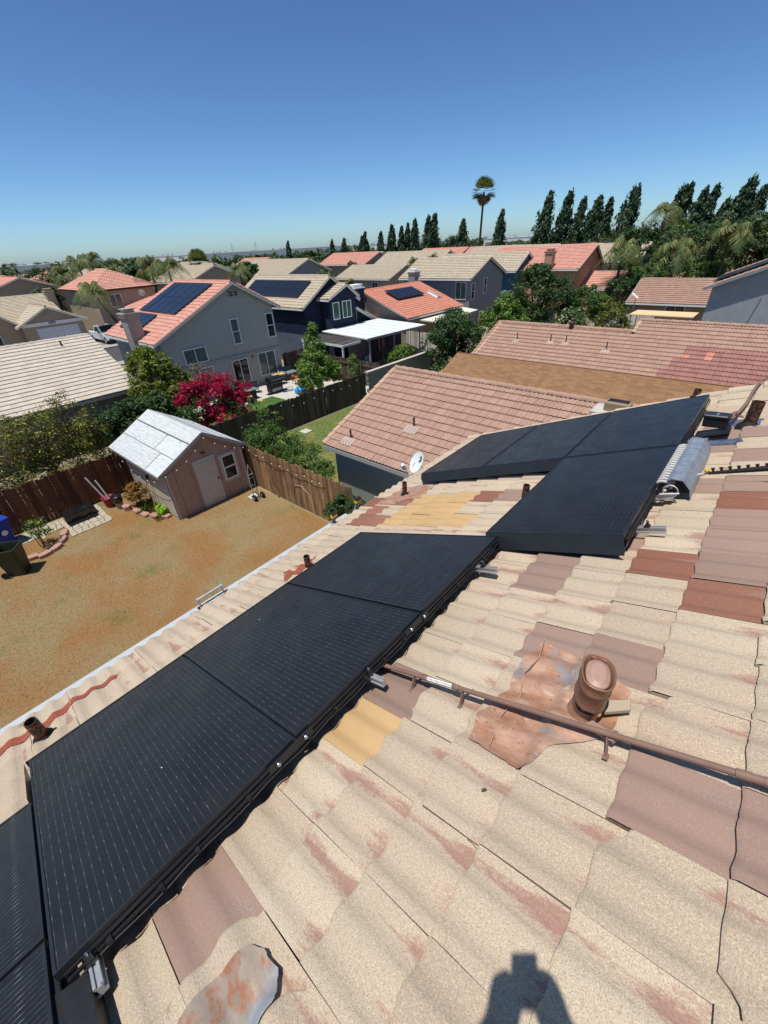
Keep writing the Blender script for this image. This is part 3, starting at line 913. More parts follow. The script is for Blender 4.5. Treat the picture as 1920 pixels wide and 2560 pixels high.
m = MB(RM); m.tube([(vf + L_ + .012, uf + .05 + i * .1, -.045 + .006 * math.sin(i * 1.3)) for i in range(35)], .005, 6); m.box((vf + L_ + .002, uf + .02, -.03), (vf + L_ + .012, uf + 3.45, -.015))
m.thing('panel_cable', BLACK_PL, 'black cable and channel along the upper edge of the far panel cluster', 'cable')

# ------------------------------------------------------------------ vents, pipes, flashings on the roof
def drape(v, u):
    i = (v - V0) / EX; fx = (i - math.floor(i)) * EX
    j = (u - U0) / TW; fy = (j - math.floor(j)) * TW
    return TZ + prof(fy) + .033 + (.002 - .033) * (fx / .405)
def sheet(poly, step=.022, lift=.010, smoothing=.6, curl=None):
    """sheet of soft metal laid over the tiles inside a polygon of (v,u)"""
    vs_ = [p[0] for p in poly]; us = [p[1] for p in poly]
    nv = max(3, int((max(vs_) - min(vs_)) / step)); nu = max(3, int((max(us) - min(us)) / step))
    def inside(x, y):
        c = False
        for k in range(len(poly)):
            (x0, y0), (x1, y1) = poly[k], poly[k - 1]
            if (y0 > y) != (y1 > y) and x < (x1 - x0) * (y - y0) / (y1 - y0) + x0:
                c = not c
        return c
    idx = {}; V = []; F = []
    def vert(i, j):
        if (i, j) not in idx:
            v = min(vs_) + (max(vs_) - min(vs_)) * i / nv; u = min(us) + (max(us) - min(us)) * j / nu
            if not inside(v, u):
                bst = None
                for k in range(len(poly)):
                    P0, P1 = np.array(poly[k - 1]), np.array(poly[k]); dd = P1 - P0; f = min(1, max(0, ((v - P0[0]) * dd[0] + (u - P0[1]) * dd[1]) / (dd @ dd))); q_ = P0 + dd * f
                    e2 = (q_[0] - v) ** 2 + (q_[1] - u) ** 2
                    if bst is None or e2 < bst[0]: bst = (e2, q_)
                v, u = bst[1]
            a = np.mean([drape(v + dv, u + du) for dv in (-.03, 0, .03) for du in (-.02, 0, .02)])
            z = max(drape(v, u) * (1 - smoothing) + a * smoothing + lift, drape(v, u) + .004) + .004 * noise.noise((v * 18, u * 18, 3))
            if curl: z += curl(v, u)
            j_ = .006 * noise.noise((v * 30, u * 30, 0))
            idx[(i, j)] = len(V); V.append(tuple(RM @ Vector((v + j_, u + j_, z))))
        return idx[(i, j)]
    for i in range(nv):
        for j in range(nu):
            v = min(vs_) + (max(vs_) - min(vs_)) * (i + .5) / nv; u = min(us) + (max(us) - min(us)) * (j + .5) / nu
            if any(inside(min(vs_) + (max(vs_) - min(vs_)) * (i + a_) / nv, min(us) + (max(us) - min(us)) * (j + b_) / nu) for a_ in (.02, .5, .98) for b_ in (.02, .5, .98)):
                F.append((vert(i, j), vert(i + 1, j), vert(i + 1, j + 1), vert(i, j + 1)))
    m = MB(); m.add(V, F, True)
    return m
def pipe(v, u, h, r, label, collar=True, lean=(0, 0), tall=0.0):
    b = R(v, u, TZ + .0); b = Vector(b)
    t = thing('vent_pipe', label, 'vent pipe', tuple(b), 'black vent pipes through the roof')
    m = MB()
    top = b + Vector((lean[0], lean[1], h))
    m.tube([b - Vector((0, 0, .05)), b + (top - b) * .5, top], r, 14, cap=False)
    m.tube([top, top - Vector((0, 0, .10))], r * .86, 14, cap=False)
    ring = lambda rr: [top + Vector((rr * math.cos(2 * math.pi * k / 14), rr * math.sin(2 * math.pi * k / 14), .001)) for k in range(14)]
    m.loft([ring(r), ring(r * .86)], cap=False)
    m.tube([top - Vector((0, 0, .10)), top - Vector((0, 0, .101))], [r * .86, .001], 14, cap=False)
    m.part('pipe', RUSTPIPE, t)
    if collar:
        m = MB(); m.tube([b + Vector((0, 0, -.01)), b + Vector((0, 0, .03)), b + Vector((0, 0, .065))], [r * 1.9, r * 1.7, r * 1.08], 14, cap=False); m.part('collar', RUBBER, t)
    return t
pipe(-.60, .05, .235, .042, 'black rusty vent pipe with a wide collar by the lower left panel corner', lean=(-.0, .0))
pipe(-.41, 2.61, .175, .035, 'short black vent pipe on the eave tiles beside the near panel row', False)
pipe(-.60, 4.59, .23, .034, 'black vent pipe on rust flashing near the satellite dish')
pipe(1.44, 4.25, .19, .034, 'black rusty vent pipe in the gap between the two panel clusters', False)
pipe(3.08, 5.80, .27, .052, 'tall rusty vent pipe on silver flashing near the black junction box')
pipe(2.43, 7.33, .15, .042, 'black vent pipe peeping over the top edge of the far panel')

FV = .68
fl = [(2.46, 1.53), (2.73, 1.50), (2.78, 1.63), (2.86, 1.72), (2.97, 1.79), (2.985, 2.07), (2.86, 2.14), (2.69, 2.21), (2.51, 2.24), (2.46, 2.05), (2.49, 1.85), (2.43, 1.68)]
sheet(fl).thing('rusty_flashing', RUSTFLASH, 'rust-streaked metal flashing spread on the tiles round the oval vent', 'flashing')
m = MB(RM)
ser = [(2.52, 2.25), (2.55, 2.1), (2.52, 1.98), (2.56, 1.85), (2.53, 1.7), (2.56, 1.55)]
m.tube([(v, u, drape(v, u) + .016) for v, u in ser], .0035, 6)
m.thing('seam_bead', mat('pale_sealant', '#9c8270', .7, 0, .15, 30), 'pale folded seam running along the rusty flashing', 'seam')
fl2 = [(2.15, -.35), (2.38, -.35), (2.37, .15), (2.42, .34), (2.41, .48), (2.35, .52), (2.26, .515), (2.20, .49), (2.165, .34), (2.17, .12)]
def curl2(v, u):
    return .016 * max(0, (u - .42) / .10) ** 2 + .010 * max(0, (.12 - abs(v - 2.3)) / .12)
sheet(fl2, .018, .012, .8, curl2).thing('rusty_flashing', LEAD, 'lump of rusty lead flashing with a bare silver lip at the bottom edge', 'flashing')
sheet([(-.92, 4.28), (-.50, 4.30), (-.18, 4.45), (-.2, 4.85), (-.62, 4.95), (-.9, 4.7)], .04, .008).thing('rusty_flashing', RUSTFLASH, 'rust and silver flashing round the vent pipe near the satellite dish', 'flashing')
sheet([(2.76, 5.50), (3.06, 5.45), (3.10, 5.32), (2.80, 5.33)], .03, .008).thing('silver_flashing', GALV, 'crumpled silver flashing in front of the tall rusty vent pipe', 'flashing')
sheet([(2.92, 5.90), (3.16, 5.70), (3.2, 5.98), (2.95, 6.05)], .03, .008).thing('silver_flashing', GALV, 'crumpled silver flashing behind the tall rusty vent pipe', 'flashing')
sheet([(-.98, -.35), (-.80, -.33), (-.72, .1), (-.84, .33), (-.76, .62), (-.88, .66), (-.97, .30), (-.9, 0.05)], .03, .006, .3).thing('mastic_smear', MASTIC, 'wavy red-brown mastic smear beside the lower left vent pipe', 'mastic')
sheet([(-.70, 2.45), (-.45, 2.30), (-.36, 2.6), (-.55, 2.85)], .03, .005, .3).thing('mastic_smear', MASTIC, 'rusty mastic patch around the lone vent pipe on the eave tiles', 'mastic')

# the oval flue cap
vb = R(2.835, 1.885, TZ)
t = thing('flue_vent', 'brown oval flue vent cap standing in rusty flashing', 'flue vent', tuple(vb))
ax = Vector((.95, .25, 0)).normalized(); ay = Vector((-ax.y, ax.x, 0))
def oval(a, b, z, n=28):
    a *= .64; b *= .64; z *= .90
    out = []
    for k in range(n):
        th = 2 * math.pi * k / n
        x = math.copysign(abs(math.cos(th)) ** .8, math.cos(th)) * a; y = math.copysign(abs(math.sin(th)) ** .8, math.sin(th)) * b
        out.append(tuple(vb + ay * x + ax * y + Vector((0, 0, z))))
    return out
m = MB(); m.loft([oval(.135, .105, .0), oval(.115, .085, .05), oval(.105, .072, .10), oval(.102, .07, .15)], False, True); m.part('base_cone', RUSTFLASH, t)
m = MB(); m.loft([oval(.104, .072, .10), oval(.104, .072, .19)], False, True); m.part('inner_flue', RUBBER, t)
m = MB(); m.loft([oval(.132, .092, .165), oval(.138, .098, .17), oval(.134, .094, .178), oval(.134, .094, .27), oval(.140, .100, .275), oval(.134, .094, .285), oval(.136, .096, .335), oval(.141, .101, .34), oval(.136, .096, .345), oval(.130, .090, .343), oval(.130, .090, .17)], False, True); m.part('shroud', BROWNPAINT, t)
m = MB(); m.loft([oval(.106, .070, .318), oval(.110, .074, .324), oval(.104, .068, .332), oval(.088, .052, .332), oval(.083, .047, .339), oval(.074, .039, .340)], True, True); lid = m.part('lid', PINKPAINT, t)
m = MB(); m.loft([oval(.030, .006, .3405), oval(.028, .005, .344)], True); m.loft([tuple(map(tuple, [vb + ay * (.031 * math.cos(a)) + ax * (.011 * math.sin(a)) + Vector((0, 0, z)) for a in np.linspace(0, 2 * math.pi, 14)[:-1]])) for z in (.3062, .3080)], True); m.part('embossed_mark', PINKPAINT, lid)
for sgn in (-1, 1):
    for q in (-1, 1):
        m = MB(); c = vb + ay * (.118 * .64 * sgn) + ax * (.02 * q); m.box((c.x - .009, c.y - .005, vb.z + .14), (c.x + .009, c.y + .005, vb.z + .300)); m.part('bracket', BROWNPAINT, t)
# broken tile pieces by the vent
for k, (v, u, a, s_, mm) in enumerate(((2.975, 1.93, .45, (.055, .028), T_CREAM), (2.955, 1.785, -.30, (.07, .02), T_MAUVE))):
    m = MB(RM @ Matrix.Translation((v, u, TZ + .055)) @ Matrix.Rotation(a, 4, 'Z') @ Matrix.Rotation(.12, 4, 'X'))
    m.add([(-s_[0], -s_[1], 0), (s_[0] * .8, -s_[1] * .7, 0), (s_[0], s_[1], 0), (-s_[0] * .7, s_[1], 0), (-s_[0], -s_[1], .016), (s_[0] * .8, -s_[1] * .7, .016), (s_[0], s_[1], .016), (-s_[0] * .7, s_[1], .016)], [(3, 2, 1, 0), (4, 5, 6, 7), (0, 1, 5, 4), (1, 2, 6, 5), (2, 3, 7, 6), (3, 0, 4, 7)])
    m.thing('tile_shard', mm, ('cream tile shard lying beside the oval vent', 'brown tile shard lying below the oval vent')[k], 'tile shard')

# conduit from the array across the roof
t = thing('conduit', 'brown-painted metal conduit crossing the roof from the panels to the right edge', 'conduit', tuple(R(2.5, 1.75, TZ + .05)))
ca, cb = R(1.74, 1.70, TZ + .085), R(4.60, 1.859, TZ + .085)
m = MB(); m.tube([ca, cb], .0125, 14); m.part('pipe', CONDUIT, t)
for f in (.116, .186, .592):
    p = ca.lerp(cb, f); d_ = (cb - ca).normalized(); m = MB()
    if f < .4:
        m.tube([p - d_ * .02, p - d_ * .018, p + d_ * .018, p + d_ * .02], [.012, .0155, .0155, .012], 14)
    else:
        for q in (-.05, -.03, -.005, .02, .045):
            m.tube([p + d_ * (q - .010), p + d_ * (q + .010)], .0165 if q != -.005 else .0145, 14)
        m.tube([p - d_ * .06, p + d_ * .06], .0148, 14)
    m.part('coupling', CONDUIT, t)
for f in (.088, .200, .436, .80):
    p = ca.lerp(cb, f); d_ = (cb - ca).normalized(); m = MB()
    for sg in (-1, 1):
        m.beam(p - RN * .012 + RY * .004 * sg, p - RN * .060 + RY * .05 * sg, .02, .004, RX); m.beam(p - RN * .060 + RY * .045 * sg, p - RN * .060 + RY * .072 * sg, .02, .005, RN)
    m.part('clamp_foot', CONDUIT, t)
p = ca.lerp(cb, .151)
m = MB()
d_ = (cb - ca).normalized(); y_ = (RN * .8 - RY * .6).normalized(); z_ = d_.cross(y_).normalized()
LABEL = N('printed_label')
_uv = LABEL.coord('UV'); _s = LABEL.n('SeparateXYZ'); LABEL.l(_uv, _s.inputs[0])
_nz = LABEL.noise(LABEL.scalev(_uv, (60, 2, 1)), 1.0, 2)
_ink = LABEL.math('MULTIPLY', LABEL.math('GREATER_THAN', _nz, .5), LABEL.math('LESS_THAN', LABEL.math('ABSOLUTE', LABEL.math('SUBTRACT', _s.outputs[1], .5)), .22))
LABEL.col(LABEL.mix(_ink, lin('#e4e2df'), lin('#55565a')))
V = []; UV = []; F = []
for i, s_ in enumerate((-.085, .085)):
    for j in range(5):
        a = -0.75 + 1.5 * j / 4
        V.append(tuple(p + d_ * s_ + (y_ * math.cos(a) + z_ * math.sin(a)) * .0131)); UV.append((i, j / 4))
for j in range(4):
    F.append((j, j + 1, 6 + j, 5 + j))
me = mesh_np('printed_label', np.array(V) - np.array(ROOTLOC[t.name]), np.array(F), LABEL.m, np.array(UV))
o = bpy.data.objects.new('printed_label', me); C.objects.link(o); o.parent = t

# black junction box with its shelf and beige conduit
t = thing('junction_box', 'black electrical junction box on a shelf beyond the last solar panel', 'junction box', tuple(R(2.86, 5.65, -.05)))
Z1 = Matrix.Rotation(-TH, 4, 'Y')
bx = R(2.85, 5.70, -.07); BM = frame(bx, (.98, -.12, .1), (.12, .98, 0), (-.1, 0, .99))
m = MB(BM); m.bbox((-.10, -.065, 0), (.10, .065, .10), .012); m.part('case', BLACK_PL, t)
m = MB(BM); m.bbox((-.108, -.072, .098), (.108, .072, .125), .01); lid = m.part('lid', BLACK_AL, t)
m = MB(BM)
for k in range(7):
    m.box((-.004 - .0 + .0, -.05 + k * .013, .1252), (.010, -.05 + k * .013 + .008, .1262))
m.part('lettering', mat('grey_print', '#8a8d92', .6), lid)
m = MB(RM); m.box((2.70, 5.50, -.115), (2.98, 5.53, -.10)); m.box((2.70, 5.50, -.115), (2.98, 5.72, -.108)); m.part('shelf', BLACK_AL, t)
cpts = [R(2.955, 5.72, -.03), R(2.985, 5.76, -.03), R(2.99, 5.84, -.005), R(2.985, 5.95, -.05), R(3.00, 6.2, -.09), R(3.03, 6.5, -.095), R(3.05, 6.9, -.085), R(3.09, 7.25, -.06), R(3.14, 7.40, -.07)]
m = MB(); m.tube(cpts, .015, 10); m.thing('flexible_conduit', CONDUIT, 'beige bent conduit running from the junction box to the roof edge', 'conduit')
m = MB(); m.tube([cpts[0], cpts[1]], .022, 12); m.tube([cpts[3], cpts[3].lerp(cpts[4], .4)], .021, 12); m.beam(R(2.97, 6.02, -.08), R(3.03, 6.08, -.13), .03, .012); m.thing('conduit_fitting', CONDUIT, 'bulky beige conduit elbow beside the black junction box', 'fitting')

# panel cleaning brush: galvanised tray, white coiled bristles, telescopic pole
t = thing('cleaning_brush', 'galvanised brush tray with white coiled bristles on a black telescopic pole', 'brush', tuple(R(2.85, 4.4, -.05)))
m = MB(RM)
tr_ = [(2.765, .045), (2.80, .055), (2.87, .03), (2.905, -.05), (2.90, -.11), (2.895, -.11), (2.90, -.05), (2.866, .026), (2.80, .050), (2.768, .040)]
m.loft([[(v, u, z) for v, z in tr_] for u in (4.05, 5.02)]); m.part('tray', TRAY, t)
m = MB(RM)
for k in range(17):
    u = 4.10 + k * .052
    m.tube([(2.72 + .055 * math.cos(a), u + .016 * (a / math.pi), -.035 + .05 * math.sin(a)) for a in np.linspace(-.3, math.pi + .2, 9)], .013, 6)
m.part('bristle_coil', mat('white_rope', '#b5b3ae', .8, 0, .08, 30), t)
m = MB(RM); m.tube([(2.78 + .05 * math.cos(a), 4.04, -.045 + .05 * math.sin(a)) for a in np.linspace(0, 2 * math.pi, 14)], .006, 6); m.tube([(2.72, 4.0, -.05), (2.84, 4.02, -.06)], .008, 8); m.part('end_ring', ALU, t)
pole = [(2.905, 4.38, -.06), (2.97, 4.385, -.055), (3.9, 4.33, -.02)]
m = MB(RM); m.tube([(2.89, 4.378, -.062), (2.935, 4.382, -.058)], .013, 8); m.tube([(2.935, 4.382, -.058), (2.99, 4.387, -.054)], .009, 8); m.part('neck', ALU, t)
m = MB(RM)
for k in range(9):
    a = .1 + k * .05
    m.tube([(2.97 + (k * .042), 4.386 - .002 * k, -.055 + .0016 * k), (3.02 + k * .042, 4.384 - .002 * k, -.053 + .0016 * k)], .013 + .0012 * k, 10)
m.tube([(3.33, 4.366, -.04), (3.95, 4.33, -.02)], .026, 12)
m.part('pole', BLACK_PL, t)
for k in range(7):
    m = MB(RM); c = (3.0 + k * .052, 4.386 - .003 * k, -.05 + .002 * k); m.box((c[0] - .008, c[1] - .006, c[2] + .012), (c[0] + .008, c[1] + .006, c[2] + .032)); m.tube([(c[0] - .011, c[1], c[2] + .032), (c[0] + .011, c[1], c[2] + .032)], .0075, 8); m.part('clamp_lever', BLACK_PL, t)
m = MB(RM); m.lathe((2.962, 4.384, -.045), [(.008, 0), (.018, .006), (.018, .02), (.010, .03)], 8); m.part('nozzle', YELLOW, t)

# satellite dish at the far eave
db = Vector((-3.98, 5.42, 4.97))
t = thing('satellite_dish', 'white satellite dish with a dark logo standing at the tiled eave', 'satellite dish', tuple(db))
dn = Vector((-.30, -.80, .50)).normalized(); dx = Vector((0, 0, 1)).cross(dn).normalized(); dy = dn.cross(dx)
dc = db + Vector((-.06, -.02, .16))
DM = frame(dc, dx, dy, dn)
m = MB(DM); rr = [0, .05, .10, .15, .185, .2]
m.loft([[(max(r, .001) * .83 * math.cos(2 * math.pi * k / 32), max(r, .001) * math.sin(2 * math.pi * k / 32), r * r * .8) for k in range(32)] for r in rr], False, True)
m.loft([[(r * .83 * math.cos(2 * math.pi * k / 32), r * math.sin(2 * math.pi * k / 32), r * r * .8 - (.006 if q else 0)) for k in range(32)] for q, r in enumerate((.2, .2))], False)
m.loft([[(max(r, .001) * .83 * math.cos(2 * math.pi * k / 32), max(r, .001) * math.sin(2 * math.pi * k / 32), r * r * .8 - .006) for k in range(32)] for r in rr[::-1]], False, True)
dish = m.part('reflector', mat('dish_white', '#d3dadb', .5, 0, .04), t)
m = MB(DM)
def dz(x, y): return ((x / .83) ** 2 + y * y) * .8 + .004
def blob(pts):
    m.add([(x, y, dz(x, y)) for x, y in pts], [tuple(range(len(pts)))])
blob([(.035 + .05 * math.cos(a), .085 + .055 * math.sin(a)) for a in np.linspace(-2.0, 1.9, 14)] + [(.02, .095), (.045, .075)])
blob([(.01, .03), (.03, .012), (.09, .05), (.07, .065)])
m.part('logo', mat('logo_grey', '#3b3f45', .6), dish)
m = MB(DM)
for k in range(6):
    x = -.065 + .010 * (k % 2); y = -.02 - k * .018
    m.add([(x - .016, y, dz(x, y)), (x + .012, y - .004, dz(x, y)), (x + .014, y - .011, dz(x, y)), (x - .014, y - .008, dz(x, y))], [(3, 2, 1, 0), (0, 1, 2, 3)])
m.part('script_mark', mat('logo_grey', '#3b3f45', .6), dish)
lnb = dc + dn * .30 - dy * .12 + dx * .05
m = MB(); m.tube([dc - dy * .22, dc - dy * .26 + dn * .10, lnb - dn * .02], .011, 8); m.part('arm', mat('dish_white', '#d3dadb'), t)
m = MB(frame(lnb, dx, dy, dn)); m.lathe((0, 0, -.03), [(.028, 0), (.03, .05), (.042, .075), (.02, .085)], 14); m.box((-.022, -.07, -.04), (.022, -.01, .02)); m.part('receiver', mat('dish_white', '#d3dadb'), t)
m = MB(); m.tube([db, db + Vector((0, 0, .12)), dc - dn * .03], .02, 10); m.box(tuple(db + Vector((-.07, -.07, -.01))), tuple(db + Vector((.07, .07, .012)))); m.part('mast', ALU, t)

# ladder leaning on the eave: only its tips rise above the gutter
t = thing('extension_ladder', 'extension ladder leaning at the eave, black and yellow rail tips above the gutter', 'ladder', (-5.4, 3.6, 0))
la = [(-5.45, 2.98, .0), (-5.45, 3.42, .0)]; lt = []
for k, y in enumerate((3.13, 3.62)):
    top = Vector((e.x - .06, y, e.z + .10)); foot = Vector((-5.35, y, 0)); lt.append((foot, top))
    m = MB(); m.beam(foot, top, .03, .075, (0, 1, 0)); m.part('rail', ALU, t)
    d_ = (top - foot).normalized(); m = MB(); m.beam(top - d_ * .03, top + d_ * .085, .045, .09, (0, 1, 0)); cp = m.part('tip_cap', BLACK_PL, t)
    m = MB(); m.beam(top - d_ * .01, top + d_ * .045, .049, .094, (0, 1, 0)); m.part('yellow_band', YELLOW, cp)
for k in range(17):
    a = lt[0][0].lerp(lt[0][1], (k + 1) / 18.3); b = lt[1][0].lerp(lt[1][1], (k + 1) / 18.3); m = MB(); m.tube([a, b], .016, 8); m.part('rung', ALU, t)
# stand-off bar hooked on the gutter
t = thing('standoff_bar', 'white double bar bracket with blue ends resting on the white gutter', 'bracket', (gx - .06, 1.2, e.z))
y0, y1 = 1.03, 1.34
gz_ = e.z - .035
for k, (xx, zz) in enumerate(((gx - .06, gz_ + .135), (gx - .04, gz_ + .02))):
    m = MB(); m.tube([(xx, y0, zz), (xx, y1, zz)], .014, 10); m.part('bar', ALU, t)
for y in (y0 + .01, y1 - .01):
    m = MB(); m.beam((gx - .06, y, gz_ + .135), (gx - .04, y, gz_ + .0), .022, .012, (0, 1, 0)); m.part('post', ALU, t)
    m = MB(); m.tube([(gx - .06, y - .012, gz_ + .135), (gx - .06, y + .012, gz_ + .135)], .018, 10); m.part('end_cap', mat('pale_blue_plastic', '#7fa6c8', .5), t)
m = MB(); m.box((gx - .10, y0 - .02, gz_ + .002), (gx + .02, y1 + .06, gz_ + .008)); m.part('rubber_foot', RUBBER, t)
# bits of debris on the tiles
for k, (v, u, lb) in enumerate(((1.15, .55, 'small pale scrap lying on the nearest solar panel'), (.33, 1.62, 'small pale scrap lying on the middle near-row panel'))):
    m = MB(RM); m.add([(v, u, .003), (v + .009, u + .003, .004), (v + .011, u + .006, .006), (v + .001, u + .0045, .005)], [(0, 1, 2, 3)]); m.thing('scrap', WHITE, lb, 'scrap')
for k, (v, u, a, lb) in enumerate(((2.64, 1.36, .6, 'dark dried leaf on the cream tiles below the rusty flashing'), (2.70, 1.17, -.2, 'thin dry twig lying across the cream tiles'))):
    m = MB(RM @ Matrix.Translation((v, u, drape(v, u) + .004)) @ Matrix.Rotation(a, 4, 'Z'))
    if k == 0: m.add([(-.012, -.005, .0), (.0, -.008, .004), (.013, -.002, .002), (.006, .006, .005), (-.008, .005, .003)], [(0, 1, 2, 3, 4)])
    else: m.tube([(-.03, 0, .002), (0, .003, .004), (.035, 0, .002)], .0013, 5)
    m.thing(('dry_leaf', 'twig')[k], mat('dark_debris', '#4b4234', .9), lb, ('leaf', 'twig')[k])

# the photographer stands behind the lens and throws the shadow at the bottom
def person():
    back = Vector((.675, -.738, 0)); side = Vector((.738, .675, 0))
    c = back * .50; gz0 = R(0, 0, TZ + .03).z + (c.x - O.x) * math.tan(TH) - .0
    def P(s, b, z): return tuple(back * b + side * s + Vector((0, 0, z)))
    base = 6.92
    joints = {'pel': (P(0, .50, base + .90), .14), 'spine': (P(0, .50, base + 1.08), .13), 'chest': (P(0, .45, base + 1.26), .16), 'neck': (P(0, .46, base + 1.45), .06), 'head': (P(0, .42, base + 1.54), .085), 'crown': (P(0, .42, base + 1.66), .075),
              'shL': (P(-.20, .44, base + 1.36), .075), 'elL': (P(-.27, .25, base + 1.18), .06), 'wrL': (P(-.075, .11, base + 1.45), .042), 'haL': (P(-.048, .06, base + 1.56), .05),
              'shR': (P(.20, .44, base + 1.36), .075), 'elR': (P(.27, .25, base + 1.18), .06), 'wrR': (P(.075, .11, base + 1.45), .042), 'haR': (P(.048, .06, base + 1.56), .05),
              'hiL': (P(-.10, .50, base + .84), .10), 'knL': (P(-.13, .47, base + .46), .065), 'anL': (P(-.14, .50, base + .08), .045), 'toL': (P(-.15, .36, base + .0), .04),
              'hiR': (P(.10, .50, base + .84), .10), 'knR': (P(.13, .47, base + .48), .065), 'anR': (P(.14, .50, base + .13), .045), 'toR': (P(.15, .36, base + .10), .04)}
    E = [('pel', 'spine'), ('spine', 'chest'), ('chest', 'neck'), ('neck', 'head'), ('head', 'crown'), ('chest', 'shL'), ('shL', 'elL'), ('elL', 'wrL'), ('wrL', 'haL'), ('chest', 'shR'), ('shR', 'elR'), ('elR', 'wrR'), ('wrR', 'haR'), ('pel', 'hiL'), ('hiL', 'knL'), ('knL', 'anL'), ('anL', 'toL'), ('pel', 'hiR'), ('hiR', 'knR'), ('knR', 'anR'), ('anR', 'toR')]
    for sd, s_ in (('L', -1), ('R', 1)):
        for q in range(4):
            n0, n1 = 'f%s%da' % (sd, q), 'f%s%db' % (sd, q)
            joints[n0] = (P(s_ * .058, .030, base + 1.555 - q * .021), .010); joints[n1] = (P(s_ * .030, .034, base + 1.556 - q * .021), .0085)
            E += [('ha' + sd, n0), (n0, n1)]
        joints['th' + sd] = (P(s_ * .022, .075, base + 1.56), .011); E.append(('ha' + sd, 'th' + sd))
    ks = list(joints); loc = P(0, .50, base)
    me = bpy.data.meshes.new('body')
    me.from_pydata([tuple(Vector(joints[k][0]) - Vector(loc)) for k in ks], [(ks.index(a), ks.index(b)) for a, b in E], [])
    root = thing('person', 'person in dark work clothes whose shadow falls on the tiles, holding a phone', 'person', loc)
    ob = bpy.data.objects.new('body', me); C.objects.link(ob); ob.parent = root
    ob.modifiers.new('skin', 'SKIN'); sk = me.skin_vertices[0].data
    for i, k in enumerate(ks):
        sk[i].radius = (joints[k][1], joints[k][1]); sk[i].use_root = (k == 'pel')
    ob.modifiers.new('sub', 'SUBSURF').levels = 2; ob.modifiers['sub'].render_levels = 2
    me.materials.append(mat('work_clothes', '#3c4048', .9))
    ROOTLOC['body'] = loc
    m = MB()
    f0 = Vector((0, 0, H)) - fwd * .022
    m.M = frame(f0, right, -down, -fwd); m.bbox((-.037, -.115, 0), (.037, .035, .009), .004)
    ph = m.part('phone', BLACK_PL, root)
person()
# ------------------------------------------------------------------ house kit
def window(parent, c, nrm, w, h, fm=WHITE, pane=GLASS_CURT, split='v', fw=.06, depth=.06, name='window'):
    """c: centre on the wall face, nrm: outward (2D), split v/h/None"""
    n = Vector((nrm[0], nrm[1], 0)); s = Vector((-nrm[1], nrm[0], 0)); M = frame(c, s, Vector((0, 0, 1)), n)
    # s x z = n ?
    if s.cross(Vector((0, 0, 1))).dot(n) < 0:
        M = frame(c, -s, Vector((0, 0, 1)), n)
    m = MB(M)
    for a, b in (((-w / 2, -h / 2), (w / 2, -h / 2 + fw)), ((-w / 2, h / 2 - fw), (w / 2, h / 2)), ((-w / 2, -h / 2 + fw), (-w / 2 + fw, h / 2 - fw)), ((w / 2 - fw, -h / 2 + fw), (w / 2, h / 2 - fw))):
        m.box((a[0], a[1], -.02), (b[0], b[1], depth))
    if split == 'v': m.box((-fw * .4, -h / 2 + fw, -.02), (fw * .4, h / 2 - fw, depth * .85))
    if split == 'h': m.box((-w / 2 + fw, -fw * .4, -.02), (w / 2 - fw, fw * .4, depth * .85))
    wd = m.part(name, fm, parent)
    ps = [(-w / 2 + fw, -h / 2 + fw, w / 2 - fw, h / 2 - fw)]
    if split == 'v': ps = [(-w / 2 + fw, -h / 2 + fw, -fw * .4, h / 2 - fw), (fw * .4, -h / 2 + fw, w / 2 - fw, h / 2 - fw)]
    if split == 'h': ps = [(-w / 2 + fw, -h / 2 + fw, w / 2 - fw, -fw * .4), (-w / 2 + fw, fw * .4, w / 2 - fw, h / 2 - fw)]
    for a in ps:
        m = MB(M); m.box((a[0], a[1], -.015), (a[2], a[3], .018)); m.part('pane', pane, wd)
    return wd

def strips(parent, p0, climb, slope, y0, y1, length, m, ex=.34, clip=None, amp=.055):
    """courses of far tiles as one stepped mesh with scalloped relief"""
    c, s = math.cos(slope), math.sin(slope)
    x = Vector((climb[0] * c, climb[1] * c, s)); n = Vector((-climb[0] * s, -climb[1] * s, c)); y = n.cross(x)
    W0 = frame(p0, x, y, n)
    rows = max(1, int(round(length / ex))); e_ = length / rows
    V = []; F = []; UV = []
    for i in range(rows):
        a, b = (y0, y1) if clip is None else clip((i + .5) * e_, y0, y1)
        if b - a < .3: continue
        nc = max(2, int((b - a) / .3))
        for j in range(nc):
            ya = a + (b - a) * j / nc; yb = a + (b - a) * (j + 1) / nc; q = rnd.uniform(-.004, .006)
            k = len(V)
            ym = ya * .62 + yb * .38
            V += [(i * e_, ya, amp + q - .018), (i * e_, ym, amp + q + .016), (i * e_, yb, amp + q - .016), (i * e_ + e_ + .03, ya, -.012), (i * e_ + e_ + .03, ym, .02), (i * e_ + e_ + .03, yb, -.010),
                  (i * e_ + .002, ya, amp + q - .046), (i * e_ + .002, yb, amp + q - .044)]
            UV += [(0, 0), (0, .15), (0, .3), (.34, 0), (.34, .15), (.34, .3), (0, 0), (0, .3)]
            F += [(k, k + 3, k + 4, k + 1), (k + 1, k + 4, k + 5, k + 2), (k, k + 1, k + 2, k + 7), (k, k + 7, k + 6, k + 6)]
    l = Vector(ROOTLOC[parent.name])
    me = bpy.data.meshes.new('roof_tiles')
    me.from_pydata([tuple(W0 @ Vector(v) - l) for v in V], [], [f if len(set(f)) == 4 else f[:3] for f in F])
    u = me.uv_layers.new(name='UVMap')
    for lp in me.loops: u.data[lp.index].uv = UV[lp.vertex_index]
    me.materials.append(m)
    o = bpy.data.objects.new('roof_tiles', me); C.objects.link(o); o.parent = parent; o['kind'] = 'stuff'
    return W0

